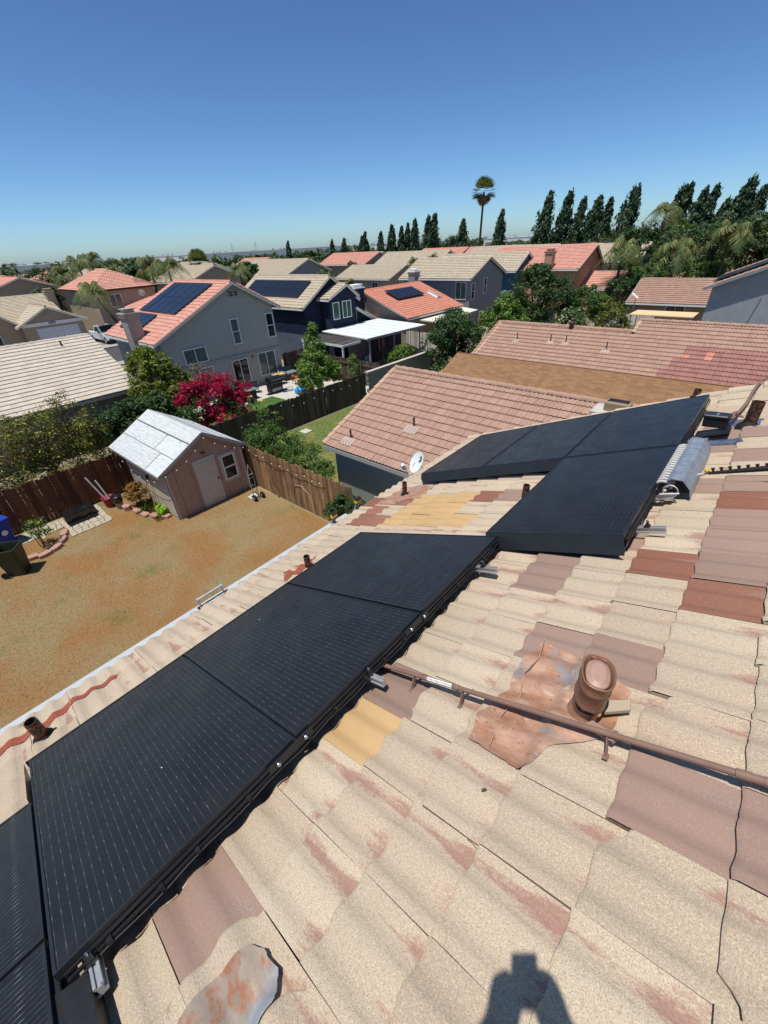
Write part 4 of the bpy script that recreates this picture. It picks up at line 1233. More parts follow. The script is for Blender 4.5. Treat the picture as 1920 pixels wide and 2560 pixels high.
strips(roof, (rt.x + 6, 6.75, rt.z - 2.37), (-1, 0), math.atan(2.42 / 6), 0, 16.7, math.hypot(6, 2.42), T_CREAM)
TM = {}
def tms(m, flat=False, seg=8):
    k = (m.name, flat)
    if k not in TM:
        TM[k] = [tile_mesh('tile', m, .305, seg=seg, flat=flat, amp=1.7, rise=.055, th=.022), tile_mesh('tile', m, .305, seg=seg, flat=flat, amp=1.55, rise=.053, th=.022)] if not flat else [tile_mesh('tile', m, .303, seg=2, flat=True, th=.040, rise=.058, tail=.006)]
    return TM[k]

def gable_house(name, label, x0, x1, y0, y1, ez, axis, rp, rz, wm, tm, oh=.45, tiles=0, flat=False, fascia=WHITE, group=None, cat='house', back=None, pick=None, caps=True, capm=None, ends=True, loc=None):
    """walls x0..x1,y0..y1; ridge along axis at position rp and height rz; ez: roof height above the wall line"""
    t = thing(name, label, cat, loc or ((x0 + x1) / 2, (y0 + y1) / 2, 0), group)
    if axis == 'X':
        sl_a = (rz - ez) / (rp - y0); sl_b = (rz - (back or ez)) / (y1 - rp)
        sec = [(y0, 0), (y1, 0), (y1, (back or ez) - .06), (rp, rz - .06), (y0, ez - .06)]
        m = MB(); m.loft([[(x, a, b) for a, b in sec] for x in (x1, x0)]); m.part('wall', wm, t)
        ya, za = y0 - oh, ez - oh * sl_a; yb, zb = y1 + oh, (back or ez) - oh * sl_b
        P = lambda x, q: (x,) + q
        top = [(ya, za), (rp, rz), (yb, zb)]; lo = [(yb, zb - .10), (rp, rz - .10), (ya, za - .10)]
        m = MB(); m.loft([[(x, a, b) for a, b in top + lo] for x in (x1 + oh * .6, x0 - oh * .6)]); rf = m.part('roof', ROOFDECK, t)
        W = x1 - x0 + oh * 1.2
        sa = math.atan(sl_a); La = math.hypot(rp - ya, rz - za)
        p0 = (x1 + oh * .6, ya, za + .012); climb = (0, 1)
        sb = math.atan(sl_b); Lb = math.hypot(yb - rp, rz - zb); p1 = (x0 - oh * .6, yb, zb + .012); climb2 = (0, -1)
        ends_ = [((x1 + oh * .6, ya, za), (x1 + oh * .6, rp, rz), (x1 + oh * .6, yb, zb)), ((x0 - oh * .6, ya, za), (x0 - oh * .6, rp, rz), (x0 - oh * .6, yb, zb))]
        ev = ((x0 - oh * .6, ya - .012, za - .09), (x1 + oh * .6, ya - .012, za - .09))
        rid = ((x1 + oh * .6, rp, rz + .02), (x0 - oh * .6, rp, rz + .02))
    else:
        sl_a = (rz - ez) / (x1 - rp); sl_b = (rz - (back or ez)) / (rp - x0)
        sec = [(x0, 0), (x1, 0), (x1, ez - .06), (rp, rz - .06), (x0, (back or ez) - .06)]
        m = MB(); m.loft([[(a, y, b) for a, b in sec] for y in (y0, y1)]); m.part('wall', wm, t)
        xa, za = x1 + oh, ez - oh * sl_a; xb, zb = x0 - oh, (back or ez) - oh * sl_b
        top = [(xb, zb), (rp, rz), (xa, za)]; lo = [(xa, za - .10), (rp, rz - .10), (xb, zb - .10)]
        m = MB(); m.loft([[(a, y, b) for a, b in top + lo] for y in (y1 + oh * .6, y0 - oh * .6)]); rf = m.part('roof', ROOFDECK, t)
        W = y1 - y0 + oh * 1.2
        sa = math.atan(sl_a); La = math.hypot(xa - rp, rz - za); p0 = (xa, y1 + oh * .6, za + .012); climb = (-1, 0)
        sb = math.atan(sl_b); Lb = math.hypot(rp - xb, rz - zb); p1 = (xb, y0 - oh * .6, zb + .012); climb2 = (1, 0)
        ends_ = [((xa, y0 - oh * .6, za), (rp, y0 - oh * .6, rz), (xb, y0 - oh * .6, zb)), ((xa, y1 + oh * .6, za), (rp, y1 + oh * .6, rz), (xb, y1 + oh * .6, zb))]
        ev = ((xa + .012, y0 - oh * .6, za - .09), (xa + .012, y1 + oh * .6, za - .09))
        rid = ((rp, y0 - oh * .6, rz + .02), (rp, y1 + oh * .6, rz + .02))
    if tiles:
        ex = La / round(La / .335)
        tiled_slope(rf, p0, climb, sa, 0, W, La, tms(tm, flat), W / round(W / .3), ex, tiles, pick=pick)
    else:
        strips(rf, p0, climb, sa, 0, W, La, tm)
    strips(rf, p1, climb2, sb, 0, W, Lb, tm)
    for q, (a, b, c) in enumerate(ends_):
        for u, v in ((a, b), (b, c)):
            m = MB(); A = Vector(u); B = Vector(v)
            off = Vector((.014 if q == 0 else -.014, 0, 0)) if axis == 'X' else Vector((0, -.014 if q == 0 else .014, 0))
            dn_ = Vector((0, 0, -.11)); th = off.normalized() * .02
            m.add([A + off + Vector((0, 0, .0)), B + off, B + off + dn_ * 1.6, A + off + dn_ * 1.6, A + off + th, B + off + th, B + off + th + dn_ * 1.6, A + off + th + dn_ * 1.6], [(0, 1, 2, 3), (7, 6, 5, 4), (0, 4, 5, 1), (3, 2, 6, 7), (0, 3, 7, 4), (1, 5, 6, 2)])
            m.part('barge_board', fascia, t)
    m = MB(); m.beam(ev[0], ev[1], .02, .15); m.part('fascia', fascia, t)
    if caps:
        cm = cap_mesh('ridge_cap', capm or tm, .13, .40); cap_row(rf, rid[0], rid[1], (0, 0, 1), cm, .36, lift=-.02)
        for a, b, c in ends_[:1]:
            up = Vector((-climb[0] * math.sin(sa), -climb[1] * math.sin(sa), math.cos(sa)))
            cap_row(rf, a, b, up, cm, .36, 'rake_tile', .0)
            cap_row(rf, c, b, Vector((climb[0] * math.sin(sb), climb[1] * math.sin(sb), math.cos(sb))), cm, .36, 'rake_tile', .0)
    t['_x'] = 0; del t['_x']
    return t, rf

def far_panels(p, climb, slope, nv, nu, pv, pu, label, gap=.02, lift=.12, parent=None, group=None):
    """one roof array of solar panels: each panel a thing"""
    c, s = math.cos(slope), math.sin(slope)
    x = Vector((climb[0] * c, climb[1] * c, s)); n = Vector((-climb[0] * s, -climb[1] * s, c)); y = n.cross(x)
    W0 = frame(p, x, y, n)
    for i in range(nv):
        for j in range(nu):
            a, b = i * (pv + gap), j * (pu + gap)
            cc = W0 @ Vector((a + pv / 2, b + pu / 2, lift))
            ORD = ('first', 'second', 'third', 'fourth', 'fifth', 'sixth')
            lb = label if nv * nu == 1 else label + ', ' + (('lower row, ', 'upper row, ')[i] if nv == 2 else '') + ORD[nu - 1 - j] + ' from left'
            t = thing('solar_panel', lb, 'solar panel', tuple(cc), group)
            m = MB(W0); m.box((a, b, lift - .035), (a + pv, b + pu, lift)); m.part('frame', BLACK_AL, t)
            m = MB(W0); m.box((a + .02, b + .02, lift - .01), (a + pv - .02, b + pu - .02, lift + .004)); m.part('glass', CELL_FAR, t)

def chimney(parent, x0, x1, y0, y1, z0, z1, wm, capm=CONCRETE):
    m = MB(); m.box((x0, y0, z0), (x1, y1, z1 - .35)); m.box((x0 - .06, y0 - .06, z1 - .5), (x1 + .06, y1 + .06, z1 - .32)); ch = m.part('chimney', wm, parent)
    m = MB(); m.box((x0 - .09, y0 - .09, z1 - .32), (x1 + .09, y1 + .09, z1 - .24)); m.box((x0 + .12, y0 + .12, z1 - .24), (x1 - .12, y1 - .12, z1 - .06)); m.box((x0 + .05, y0 + .05, z1 - .06), (x1 - .05, y1 - .05, z1)); m.part('chimney_cap', capm, ch)
    return ch

def roof_pipe(rf, p, h=.35, r=.05):
    m = MB(); m.tube([p, (p[0], p[1], p[2] + h)], r, 8); pp = m.part('vent_pipe', RUSTPIPE, rf)
    return pp

# ------------------------------------------------------------------ brown-tiled neighbour beyond the fence
def pick_n1(i, j):
    return tms(T_BROWN)[rnd.randrange(2)]
SL = .4167
n1, n1r = gable_house('neighbour_house', 'single-storey house with brown-pink wavy tile roof and slate wall beyond our eave', -11.05, -1.0, 9.50, 17.6, 2.40, 'X', 13.58, 4.10, DARK_STUCCO, T_BROWN, oh=.33, tiles=300, fascia=TRIM_GREY, caps=False)
CAPTAN = cap_mesh('ridge_cap', tile_mat('tan_cap_tile', '#c2a48c', '#a98270', '#8b675a', 0, .4, .1, grit=.3), .12, .42)
yr0 = 9.55 - .38; zr0 = 2.42 - .38 * SL
cap_row(n1r, (-11.28, yr0, zr0 + .03), (-11.28, 13.58, 4.13), (0, -.38, .92), CAPTAN, .33, 'rake_tile')
cap_row(n1r, (-11.28, 13.58, 4.12), (-.8, 13.58, 4.12), (0, 0, 1), cap_mesh('ridge_cap', T_BROWN, .13, .42), .36)
window(n1, (-7.70, 9.50, 2.02), (0, -1), 1.5, .36, TRIM_GREY, GLASS_DK, 'v')
for k, (x, y) in enumerate(((-10.35, 9.75), (-8.35, 10.95))):
    z = zr0 + (y - yr0) * SL
    roof_pipe(n1r, (x, y, z), .36, .035)
    m = MB(); s_ = SL
    for q in range(4):
        a = x - .28 + q * .14
        m.add([(a, y - .36, z - .36 * s_ + .055), (a + .13, y - .36, z - .36 * s_ + .055), (a + .13, y - .02, z + .05), (a, y - .02, z + .05), (a + .065, y - .36, z - .36 * s_ + .085), (a + .065, y - .02, z + .08)], [(0, 4, 5, 3), (4, 1, 2, 5), (0, 1, 4), (3, 5, 2)])
    m.part('pale_flashing', mat('pale_pink_flashing', '#ac9a8f', .8, 0, .1, 20), n1r)
# brick chimney of the same house
m = MB(); m.box((-2.92, 12.0, 3.3), (-1.92, 12.65, 4.26)); ch = m.part('chimney', BRICKRED, n1)
m = MB(); m.box((-3.0, 11.92, 4.26), (-1.84, 12.73, 4.36)); m.part('chimney_cap', CONCRETE, ch)
m = MB(); m.bbox((-2.74, 12.15, 4.36), (-2.1, 12.5, 4.62), .05); fl_ = m.part('flue', mat('flue_clay', '#8f7d68', .9), ch)
m = MB(); m.box((-2.68, 12.2, 4.622), (-2.16, 12.45, 4.626)); m.part('flue_opening', RUBBER, ch)
# hose bend at the wall corner
m = MB(); m.tube([(-10.9, 9.5, .02), (-10.9, 9.45, .4), (-10.8, 9.40, .5), (-10.65, 9.38, .4), (-10.6, 9.36, .1)], .02, 8); m.thing('garden_hose', WHITE, 'white hose bent over at the slate wall corner', 'hose')

# low shingled roof between the two brown roofs
sh = thing('shingled_annex', 'low annex with tan asphalt shingle roof between the two brown tile roofs', 'annex', (-7, 21.5, 0))
m = MB(); m.box((-12.9, 19.5, 0), (-.5, 23.4, 2.0)); m.part('wall', BEIGE, sh)
m = MB(); m.loft([[(x, y, z) for y, z in ((19.0, 1.87), (21.53, 2.99), (23.7, 2.2), (23.7, 2.1), (21.53, 2.89), (19.0, 1.77))] for x in (-.3, -13.2)]); shr = m.part('roof', ROOFDECK, sh)
SHM = [tile_mesh('shingle', SHINGLE, .30, .19, 2, True, th=.008, rise=.016, tail=.004)]
tiled_slope(shr, (-.3, 19.0, 1.885), (0, 1), math.atan(1.12 / 2.53), 0, 12.9, 2.76, SHM, .30, .145, 300, name='shingle', jit=.001)
tiled_slope(shr, (-13.2, 23.7, 2.215), (0, -1), math.atan(.79 / 2.17), 0, 12.9, 2.30, SHM, .30, .145, 0, name='shingle', jit=.001)
m = MB(); m.loft([[(x, y, z) for y, z in ((21.38, 2.945), (21.53, 3.025), (21.68, 2.96))] for x in (-.3, -13.2)], cap=False, close=False); m.part('ridge_strip', SHINGLE, shr)

# second brown roof behind it: stepped ridge
def keep_n2(i, j, v, y):
    X = 1.5 - y - .15
    return v < (3.55 - .10 if X < -5.45 else 4.60)
n2 = thing('neighbour_house', 'long single-storey house with brown tile roof and stepped ridge behind the shingled annex', 'house', (-5, 27.5, 0))
m = MB(); m.box((-12.7, 23.8, 0), (1.2, 31, 2.45)); m.part('wall', BEIGE, n2)
m = MB(); m.loft([[(x, y, z) for y, z in ((23.35, 2.49), (26.6, 3.87), (30.4, 2.3), (30.4, 2.2), (23.35, 2.39))] for x in (-5.42, -13.1)]); n2r = m.part('roof', ROOFDECK, n2)
m = MB(); m.loft([[(x, y, z) for y, z in ((23.35, 2.488), (27.62, 4.30), (31.8, 2.5), (31.8, 2.4), (23.35, 2.388))] for x in (1.5, -5.42)]); m.part('raised_roof', ROOFDECK, n2)
tms(T_BROWN_D)
def pick_n2(i, j):
    x = 1.5 - j * .3; 
    if i in (5, 6) and -1.75 < x < -1.2: return TM[('salmon_tile', False)][0]
    if i == 5 and -2.65 < x < -2.3: return TM[('salmon_tile', False)][0]
    if x > -3.2 + .35 * i * .3 and i < 8: return tms(T_BROWN_D)[rnd.randrange(2)]
    return tms(T_BROWN)[rnd.randrange(2)]
tms(T_SALMON)
tiled_slope(n2r, (1.5, 23.35, 2.50), (0, 1), math.atan(.4243), 0, 14.6, 4.62, None, .304, .335, 300, keep=keep_n2, pick=pick_n2)
cap_row(n2r, (-13.1, 26.6, 3.90), (-5.4, 26.6, 3.90), (0, 0, 1), cap_mesh('ridge_cap', T_BROWN, .13, .42), .36)
cap_row(n2r, (-5.42, 27.62, 4.33), (1.5, 27.62, 4.33), (0, 0, 1), cap_mesh('ridge_cap', T_BROWN, .13, .42), .36)
cap_row(n2r, (-5.42, 26.4, 3.83), (-5.42, 27.62, 4.33), (0, -.39, .92), CAPTAN, .33, 'rake_tile')
cap_row(n2r, (-13.1, 23.35, 2.52), (-13.1, 26.6, 3.90), (0, -.39, .92), CAPTAN, .33, 'rake_tile')
for x, y in ((-11.3, 25.1), (-9.3, 25.2), (-8.45, 25.25), (-6.2, 25.0)):
    z = 2.49 + (y - 23.35) * .4243
    roof_pipe(n2r, (x, y, z), .40, .03)
    m = MB(); m.add([(x - .2, y - .32, z - .09), (x + .25, y - .32, z - .09), (x + .2, y, z + .05), (x - .15, y, z + .05)], [(0, 1, 2, 3)]); m.part('pale_flashing', mat('pale_pink_flashing', '#d9c3b5'), n2r)
m = MB(); m.lathe((-8.7, 26.45, 3.85), [(.1, 0), (.1, .22), (.16, .24), (.16, .32), (.05, .38)], 12); m.part('roof_vent', RUSTPIPE, n2r)
# tall grey house at the right edge
rg, rgr = gable_house('grey_gable_house', 'tall grey stucco gable end of a two-storey house at the right edge', -3.8, 6.6, 38.4, 50, 5.12, 'Y', 1.4, 7.3, mat('blue_grey_stucco', '#93989c', .95, 0, .08, 2.5, .5, 40), T_BROWN, oh=.5, fascia=WHITE, back=5.12)
# its far roof slope is the one that faces the camera: solar strip along it
far_panels((-3.2, 40.6 + 6.6, 5.5), (1, 0), math.atan(.42), 2, 4, 1.7, 1.05, 'black solar panel on the roof slope of the grey house at the right edge', group='panels on the right edge house') if False else None
m = MB(); m.beam((-1.0, 38.37, 4.4), (-1.35, 38.37, 2.2), .03, .02, (0, 1, 0)); m.part('conduit', CONDUIT, rg)
m = MB(); m.box((-5.05, 36.0, 0), (-4.15, 36.8, 2.75)); m.box((-5.15, 35.9, 2.6), (-4.05, 36.9, 2.75)); st = m.thing('brick_chimney', BRICKRED, 'red brick chimney stack in front of the grey gable house', 'chimney')
m = MB(); m.box((-5.25, 35.8, 2.752), (-3.95, 37.0, 2.86)); m.box((-4.9, 36.1, 2.86), (-4.3, 36.7, 3.05)); m.part('chimney_cap', CONCRETE, st)
far_panels((-3.9, 39.0, 5.07), (1, 0), math.atan(.42), 2, 5, 1.7, 1.05, 'black solar panel on the grey house at the right edge', lift=.2, group='panels on the right edge house')
# ------------------------------------------------------------------ pink-roofed grey house with the white patio
gh, ghr = gable_house('grey_stucco_house', 'two-storey grey stucco house with pink tile roof facing the white patio', -35.0, -27.8, 11.0, 19.6, 4.25, 'X', 16.62, 6.86, GREY_STUCCO, T_PINK, oh=.5, tiles=300, back=5.25)
for (a, b), sp, pn in ((((16.0, 4.65), (16.57, 3.09)), 'h', GLASS_CURT), (((18.88, 4.64), (19.48, 3.06)), 'h', GLASS_DK), (((12.26, 3.35), (13.81, 2.45)), 'v', GLASS_CURT), (((12.95, 2.05), (13.95, .9)), 'v', GLASS_CURT), (((17.6, 2.15), (19.08, .55)), 'v', GLASS_CURT)):
    window(gh, (-27.8, (a[0] + b[0]) / 2, (a[1] + b[1]) / 2), (1, 0), abs(b[0] - a[0]) + .06, abs(a[1] - b[1]) + .06, WHITE, pn, sp)
window(gh, (-27.8, 16.05, 1.06), (1, 0), 1.3, 2.04, WHITE, GLASS_DK, 'v', name='sliding_door')
m = MB(); m.box((-27.8, 11.0, 2.28), (-27.74, 19.6, 2.36)); m.part('belt_course', TRIM_GREY, gh)
for k in range(2):
    wd = window(gh, (-27.8, 16.5 + k * .38, 6.15), (1, 0), .34, .36, TRIM_GREY, GLASS_DK, 'h', .04, name='gable_vent')
m = MB(); m.lathe((-27.72, 17.15, 2.0), [(.05, 0), (.06, .03), (.06, .1), (.03, .12)], 10); m.part('wall_lamp', RUBBER, gh)
chimney(gh, -30.5, -29.6, 10.25, 11.05, 0, 5.9, mat('chimney_stucco', '#9c948b', .95, 0, .08, 3, .5, 40), mat('chimney_stucco', '#9c948b'))
SLG = (6.86 - 4.25) / (16.62 - 11.0)
ga = math.atan(SLG)
def on_g(x, y): return (x, y, 4.25 + (y - 11.0) * SLG + .03)
far_panels(on_g(-29.0, 13.05), (0, 1), ga, 2, 4, 1.7, 1.04, 'black solar panel of the big pink-roof array', group='panels on the pink roof')
far_panels(on_g(-33.3, 13.05), (0, 1), ga, 2, 1, 1.7, 1.04, 'black solar panel in the extra column of the pink-roof array', group='panels on the pink roof')
far_panels(on_g(-31.0, 11.3), (0, 1), ga, 1, 3, 1.65, 1.04, 'black solar panel beside the chimney on the pink roof', group='panels on the pink roof')

# ------------------------------------------------------------------ navy house
nv, nvr = gable_house('navy_house', 'two-storey navy house with sand tile roof beside the pink-roofed house', -38.5, -28.7, 23.3, 29.0, 4.72, 'X', 26.15, 6.48, NAVY, T_SAND, oh=.45, tiles=300)
SLN = (6.48 - 4.72) / (26.15 - 23.3); na = math.atan(SLN)
for k in range(2):
    pass
far_panels((-29.9, 23.75, 4.72 + .45 * SLN + .03), (0, 1), na, 2, 6, .98, 1.30, 'black solar panel on the navy house roof', group='panels on the navy house')
nb, nbr = gable_house('navy_bay', 'navy upper bay with two white windows and a small sand-tiled gable', -28.65, -27.55, 25.0, 28.0, 5.05, 'X', 26.9, 5.85, NAVY, T_SAND, oh=.3, caps=True, cat='house bay')
for a, b, s in ((25.28, 26.02, None), (26.36, 27.42, 'v')):
    window(nb, (-27.55, (a + b) / 2, 3.98), (1, 0), b - a, 1.30, WHITE, mat('green_curtain_glass', (.05, .11, .075, 1), .1, 0, .2, 2, spec=.6), s)
lw, lwr = gable_house('navy_wing', 'low navy wing with a white barge board sloping down to the patio roof', -34, -28.3, 28.5, 31.2, 2.62, 'X', 28.52, 3.9, NAVY, T_SAND, oh=.3, back=2.5, cat='house wing')
chimney(lw, -29.9, -29.0, 29.45, 30.7, 0, 5.5, NAVY, WHITE)
# sunlight on the lower navy side wall, painted as a paler sheet
m = MB(); m.box((-38.4, 23.29, 0), (-28.72, 23.297, 3.15)); m.part('painted_wall_sunlight', mat('painted_sunlit_navy', '#5a6273', .95, 0, .15, 2, .4, 40), nv)

# white patio roof and pergola behind the navy house
pr_ = thing('patio_cover', 'flat white patio roof behind the navy house', 'patio cover', (-24.8, 27.2, 0))
m = MB(); m.loft([[(-27.6, 23.9, 2.62), (-27.6, 30.9, 2.62), (-22.0, 30.6, 2.50), (-22.4, 23.7, 2.50)], [(-27.6, 23.9, 2.70), (-27.6, 30.9, 2.70), (-22.0, 30.6, 2.58), (-22.4, 23.7, 2.58)]]); m.part('roof_sheet', PATIO_WHITE, pr_)
for k in range(6):
    m = MB(); y = 24.9 + k * 1.0; m.beam((-27.55, y, 2.708), (-22.25, y - .05, 2.588), .02, .02); m.part('sheet_joint', mat('joint_grey', '#b4b9b8'), pr_)
m = MB(); m.beam((-22.36, 23.7, 2.52), (-21.96, 30.6, 2.52), .05, .16); m.part('fascia', mat('patio_fascia', '#8c8d90'), pr_)
m = MB(); m.box((-24.9, 26.6, 0), (-24.7, 30.6, 2.45)); m.part('plum_wall', PURPLE, pr_)
window(pr_, (-24.7, 27.9, 1.35), (1, 0), .95, 1.25, mat('brown_frame', '#6b4d48', .8), GLASS_DK, 'v')
for y in (24.0, 26.9, 30.3):
    m = MB(); m.box((-22.5, y - .05, 0), (-22.4, y + .05, 2.5)); m.part('post', mat('patio_fascia', '#8c8d90'), pr_)
pg = thing('pergola', 'slatted grey wooden pergola with white beam beside the white patio roof', 'pergola', (-25, 23, 0))
for y in (21.7, 23.6):
    m = MB(); m.beam((-27.6, y, 2.42), (-22.9, y - .05, 2.36), .06, .16); m.part('beam', WHITE if y < 22 else PERGOLA, pg)
m = MB(); m.beam((-22.95, 21.6, 2.36), (-22.95, 23.6, 2.36), .06, .16); m.part('beam', WHITE, pg)
for k in range(24):
    m = MB(); x = -27.5 + k * .195; m.beam((x, 21.5, 2.52), (x, 23.7, 2.52), .045, .06); m.part('slat', PERGOLA, pg)
for x, y in ((-23.0, 21.7), (-27.4, 21.7)):
    m = MB(); m.box((x - .06, y - .06, 0), (x + .06, y + .06, 2.35)); m.part('post', WHITE, pg)
tr = thing('slat_screen', 'grey vertical slat screen under the pergola', 'screen', (-25, 25.6, 0))
for k in range(26):
    m = MB(); y = 24.2 + k * .10; m.box((-25.02, y, 0), (-24.98, y + .055, 2.2)); m.part('slat', mat('grey_slat', '#77747a', .8), tr)
m = MB(); m.M = frame((-24.3, 25.5, 0), Vector((.15, .98, 0)), Vector((-.95, .15, .2)).normalized(), Vector((.25, -.04, .97))); m.box((-.3, -.02, 0), (.3, .02, .85)); bp = m.thing('picture_board', mat('pale_blue_board', '#9fb4cc', .6), 'pale blue picture board leaning below the slat screen', 'board')
m = MB(); m.M = frame((-24.26, 25.5, 0), Vector((.15, .98, 0)), Vector((-.95, .15, .2)).normalized(), Vector((.25, -.04, .97))); m.box((-.24, -.045, .12), (.02, -.03, .7)); m.part('blue_shape', CYAN, bp)
m = MB(); m.tube([(-23.9, 27.1, 0), (-23.9, 27.1, 2.1)], .03, 8); m.tube([(-23.9, 28.7, 0), (-23.9, 28.7, 2.2)], .03, 8); m.tube([(-23.9, 27.1, 2.05), (-23.9, 27.6, 1.98), (-23.9, 28.2, 2.05), (-23.9, 28.7, 2.2)], .02, 6); m.thing('pole_frame', mat('dusty_pink_paint', '#a8666c', .6), 'dusty pink pole frame with sagging rope by the plum wall', 'pole frame')

# ------------------------------------------------------------------ salmon roof with skylight
r1, r1r = gable_house('salmon_roof_house', 'beige house with salmon tile roof, four solar panels and a skylight', -35.5, -24.9, 31.7, 40.2, 2.95, 'Y', -30.0, 4.85, mat('pinkish_stucco', '#a2938a', .95, 0, .08, 2.5, .4, 40), T_SALMON, oh=.45, tiles=300)
SLR = (4.85 - 2.95) / 5.1; ra = math.atan(SLR)
def on_r(x, y): return (x, y, 4.85 + (x + 30.0) * -SLR + .03)
far_panels(on_r(-27.3, 37.6), (-1, 0), ra, 1, 4, 1.75, 1.04, 'black solar panel on the salmon roof', lift=.22, group='four panels on the salmon roof')
window(r1, (-29.9, 31.7, 4.1), (0, -1), .62, .5, TRIM_GREY, GLASS_DK, 'v', .04, name='gable_vent')
P_ = Vector(on_r(-27.0, 38.9)); 
m = MB(frame(P_, (math.cos(ra), 0, -math.sin(ra)), (0, 1, 0), (math.sin(ra), 0, math.cos(ra)))); m.bbox((-.7, -.35, 0), (.7, .35, .12), .03); sk = m.thing('skylight', ALU, 'pale curved skylight near the low edge of the salmon roof', 'skylight')
m = MB(frame(P_, (math.cos(ra), 0, -math.sin(ra)), (0, 1, 0), (math.sin(ra), 0, math.cos(ra)))); m.loft([[(x, y, .121 + z) for x in (-.6, .6)] + [(x, y, .12) for x in (.6, -.6)] for y, z in ((-.28, .0), (-.15, .07), (0, .1), (.15, .07), (.28, 0))]); m.part('dome', mat('skylight_glass', '#9aa3a3', .15, 0, .1), sk)
pc = thing('patio_cover', 'cream flat patio roof along the eave of the salmon-roofed house', 'patio cover', (-23.6, 37, 0))
m = MB(); m.loft([[(-25.3, 33.0, 2.40 + z), (-22.4, 33.1, 2.28 + z), (-23.0, 41.0, 2.28 + z), (-25.3, 41.5, 2.40 + z)] for z in (0, .1)]); m.part('roof_sheet', mat('cream_patio_roof', '#cfc8b4', .8, 0, .1, 2), pc)
for y in (33.3, 37, 40.8):
    m = MB(); m.box((-22.75, y - .05, 0), (-22.65, y + .05, 2.28)); m.part('post', TRIM_GREY, pc)

# ------------------------------------------------------------------ houses farther back
g2, g2r = gable_house('grey_gable_house', 'large two-storey grey house with sand tile roof and tall gable behind the salmon roof', -34.6, -25.5, 43.4, 50.6, 5.12, 'X', 46.9, 6.70, MIDGREY, T_SAND, oh=.45)
window(g2, (-26.6, 43.4, 3.75), (0, -1), 1.35, 1.7, WHITE, GLASS_CURT, 'v'); 
for y, z, w_ in ((44.0, 3.7, .7), (46.6, 4.0, .6)):
    window(g2, (-25.5, y, z), (1, 0), w_, 1.6, WHITE, GLASS_DK, 'h')
window(g2, (-31.2, 43.4, 4.75), (0, -1), 1.0, .45, TRIM_GREY, GLASS_DK, 'v', .05)
chimney(g2, -33.0, -32.1, 42.4, 43.35, 0, 5.9, MIDGREY, WHITE)
bl, blr = gable_house('blue_house', 'blue house with cream tile roof half hidden by the dark tree', -38, -26.0, 54.8, 60.5, 5.1, 'X', 57.6, 6.7, BLUEWALL, T_SAND, oh=.45)
chimney(bl, -32.5, -31.7, 53.8, 54.7, 0, 6.6, BLUEWALL, WHITE)
p3h, p3r = gable_house('peach_house', 'peach house with bright pink tile roof behind the dark tree', -31.5, -19.2, 56.6, 65.0, 5.1, 'X', 61.5, 7.15, PEACH, T_PINK, oh=.45)
chimney(p3h, -23.0, -22.1, 56.0, 56.9, 0, 7.0, PEACH, PEACH)
window(p3h, (-19.2, 60.8, 3.9), (1, 0), .6, 1.3, WHITE, GLASS_DK, 'h')
pw, pwr = gable_house('peach_wing', 'low pink-tiled wing at the right end of the peach house', -19.1, -15.2, 59.0, 64.0, 2.9, 'X', 61.5, 4.3, PEACH, T_PINK, oh=.4, cat='house wing')
n3, n3r = gable_house('brown_roof_house', 'single-storey house with brown tile roof in front of the palms on the right', -11.3, -1.5, 50.2, 57.5, 2.65, 'X', 53.85, 4.2, BEIGE, T_BROWN, oh=.45)
window(n3, (-7.3, 50.2, 2.0), (0, -1), 1.6, .6, WHITE, GLASS_DK, 'v')
n4, n4r = gable_house('brown_roof_house', 'brown tile roof with white dish rising behind the nearer brown roof', -12.0, 1, 70, 78, 3.2, 'X', 74, 4.5, BEIGE, T_BROWN, oh=.45)
n5, n5r = gable_house('brown_roof_house', 'farther brown tile roof near the right edge under the palms', -7.5, 4, 82, 92, 4.2, 'X', 87, 5.9, PEACH, T_BROWN, oh=.45)
w_, w_r = gable_house('grey_tan_roof_house', 'single-storey house with grey-tan flat tile roof at the left edge', -36.0, -25.7, -12, 8.05, 2.66, 'Y', -30.8, 4.74, BEIGE, T_GREYTAN, oh=.45, tiles=300, flat=True, fascia=TRIM_GREY, caps=True)
roof_pipe(w_r, (-30.0, 6.6, 4.4), .35, .05)
# garage house across the street
ga_, gar = gable_house('garage_house', 'sand-roofed house with a white double garage door across the street', -72, -63.2, 11.0, 17.1, 2.75, 'X', 13.95, 4.25, BEIGE, T_SAND, oh=.5)
m = MB(); m.box((-63.2, 12.2, 0), (-63.14, 16.4, 2.15)); gd = m.part('garage_door', mat('garage_white', '#c9cbd0', .7), ga_)
for k in range(4):
    for q in range(5):
        m = MB(); m.box((-63.14, 12.27 + q * .83, .06 + k * .53), (-63.115, 12.27 + q * .83 + .77, .06 + k * .53 + .47)); m.part('door_panel', mat('garage_white', '#c9cbd0'), gd)
m = MB(); m.box((-63.2, 11.0, 2.38), (-63.12, 17.1, 2.72)); m.part('header_beam', WHITE, ga_)
m = MB()
def seg7(m, digits, y, z, x, h=.22):
    S = {'1': 'bc', '2': 'abged', '0': 'abcdef', '9': 'abcdfg', '3': 'abgcd'}
    w2 = h * .5
    for ch in digits:
        for s_ in S[ch]:
            a = {'a': ((0, h), (w2, h)), 'b': ((w2, h), (w2, h / 2)), 'c': ((w2, h / 2), (w2, 0)), 'd': ((0, 0), (w2, 0)), 'e': ((0, h / 2), (0, 0)), 'f': ((0, h), (0, h / 2)), 'g': ((0, h / 2), (w2, h / 2))}[s_]
            m.beam((x, y + a[0][0], z + a[0][1]), (x, y + a[1][0], z + a[1][1]), .035, .02, (1, 0, 0))
        y += w2 * 1.55
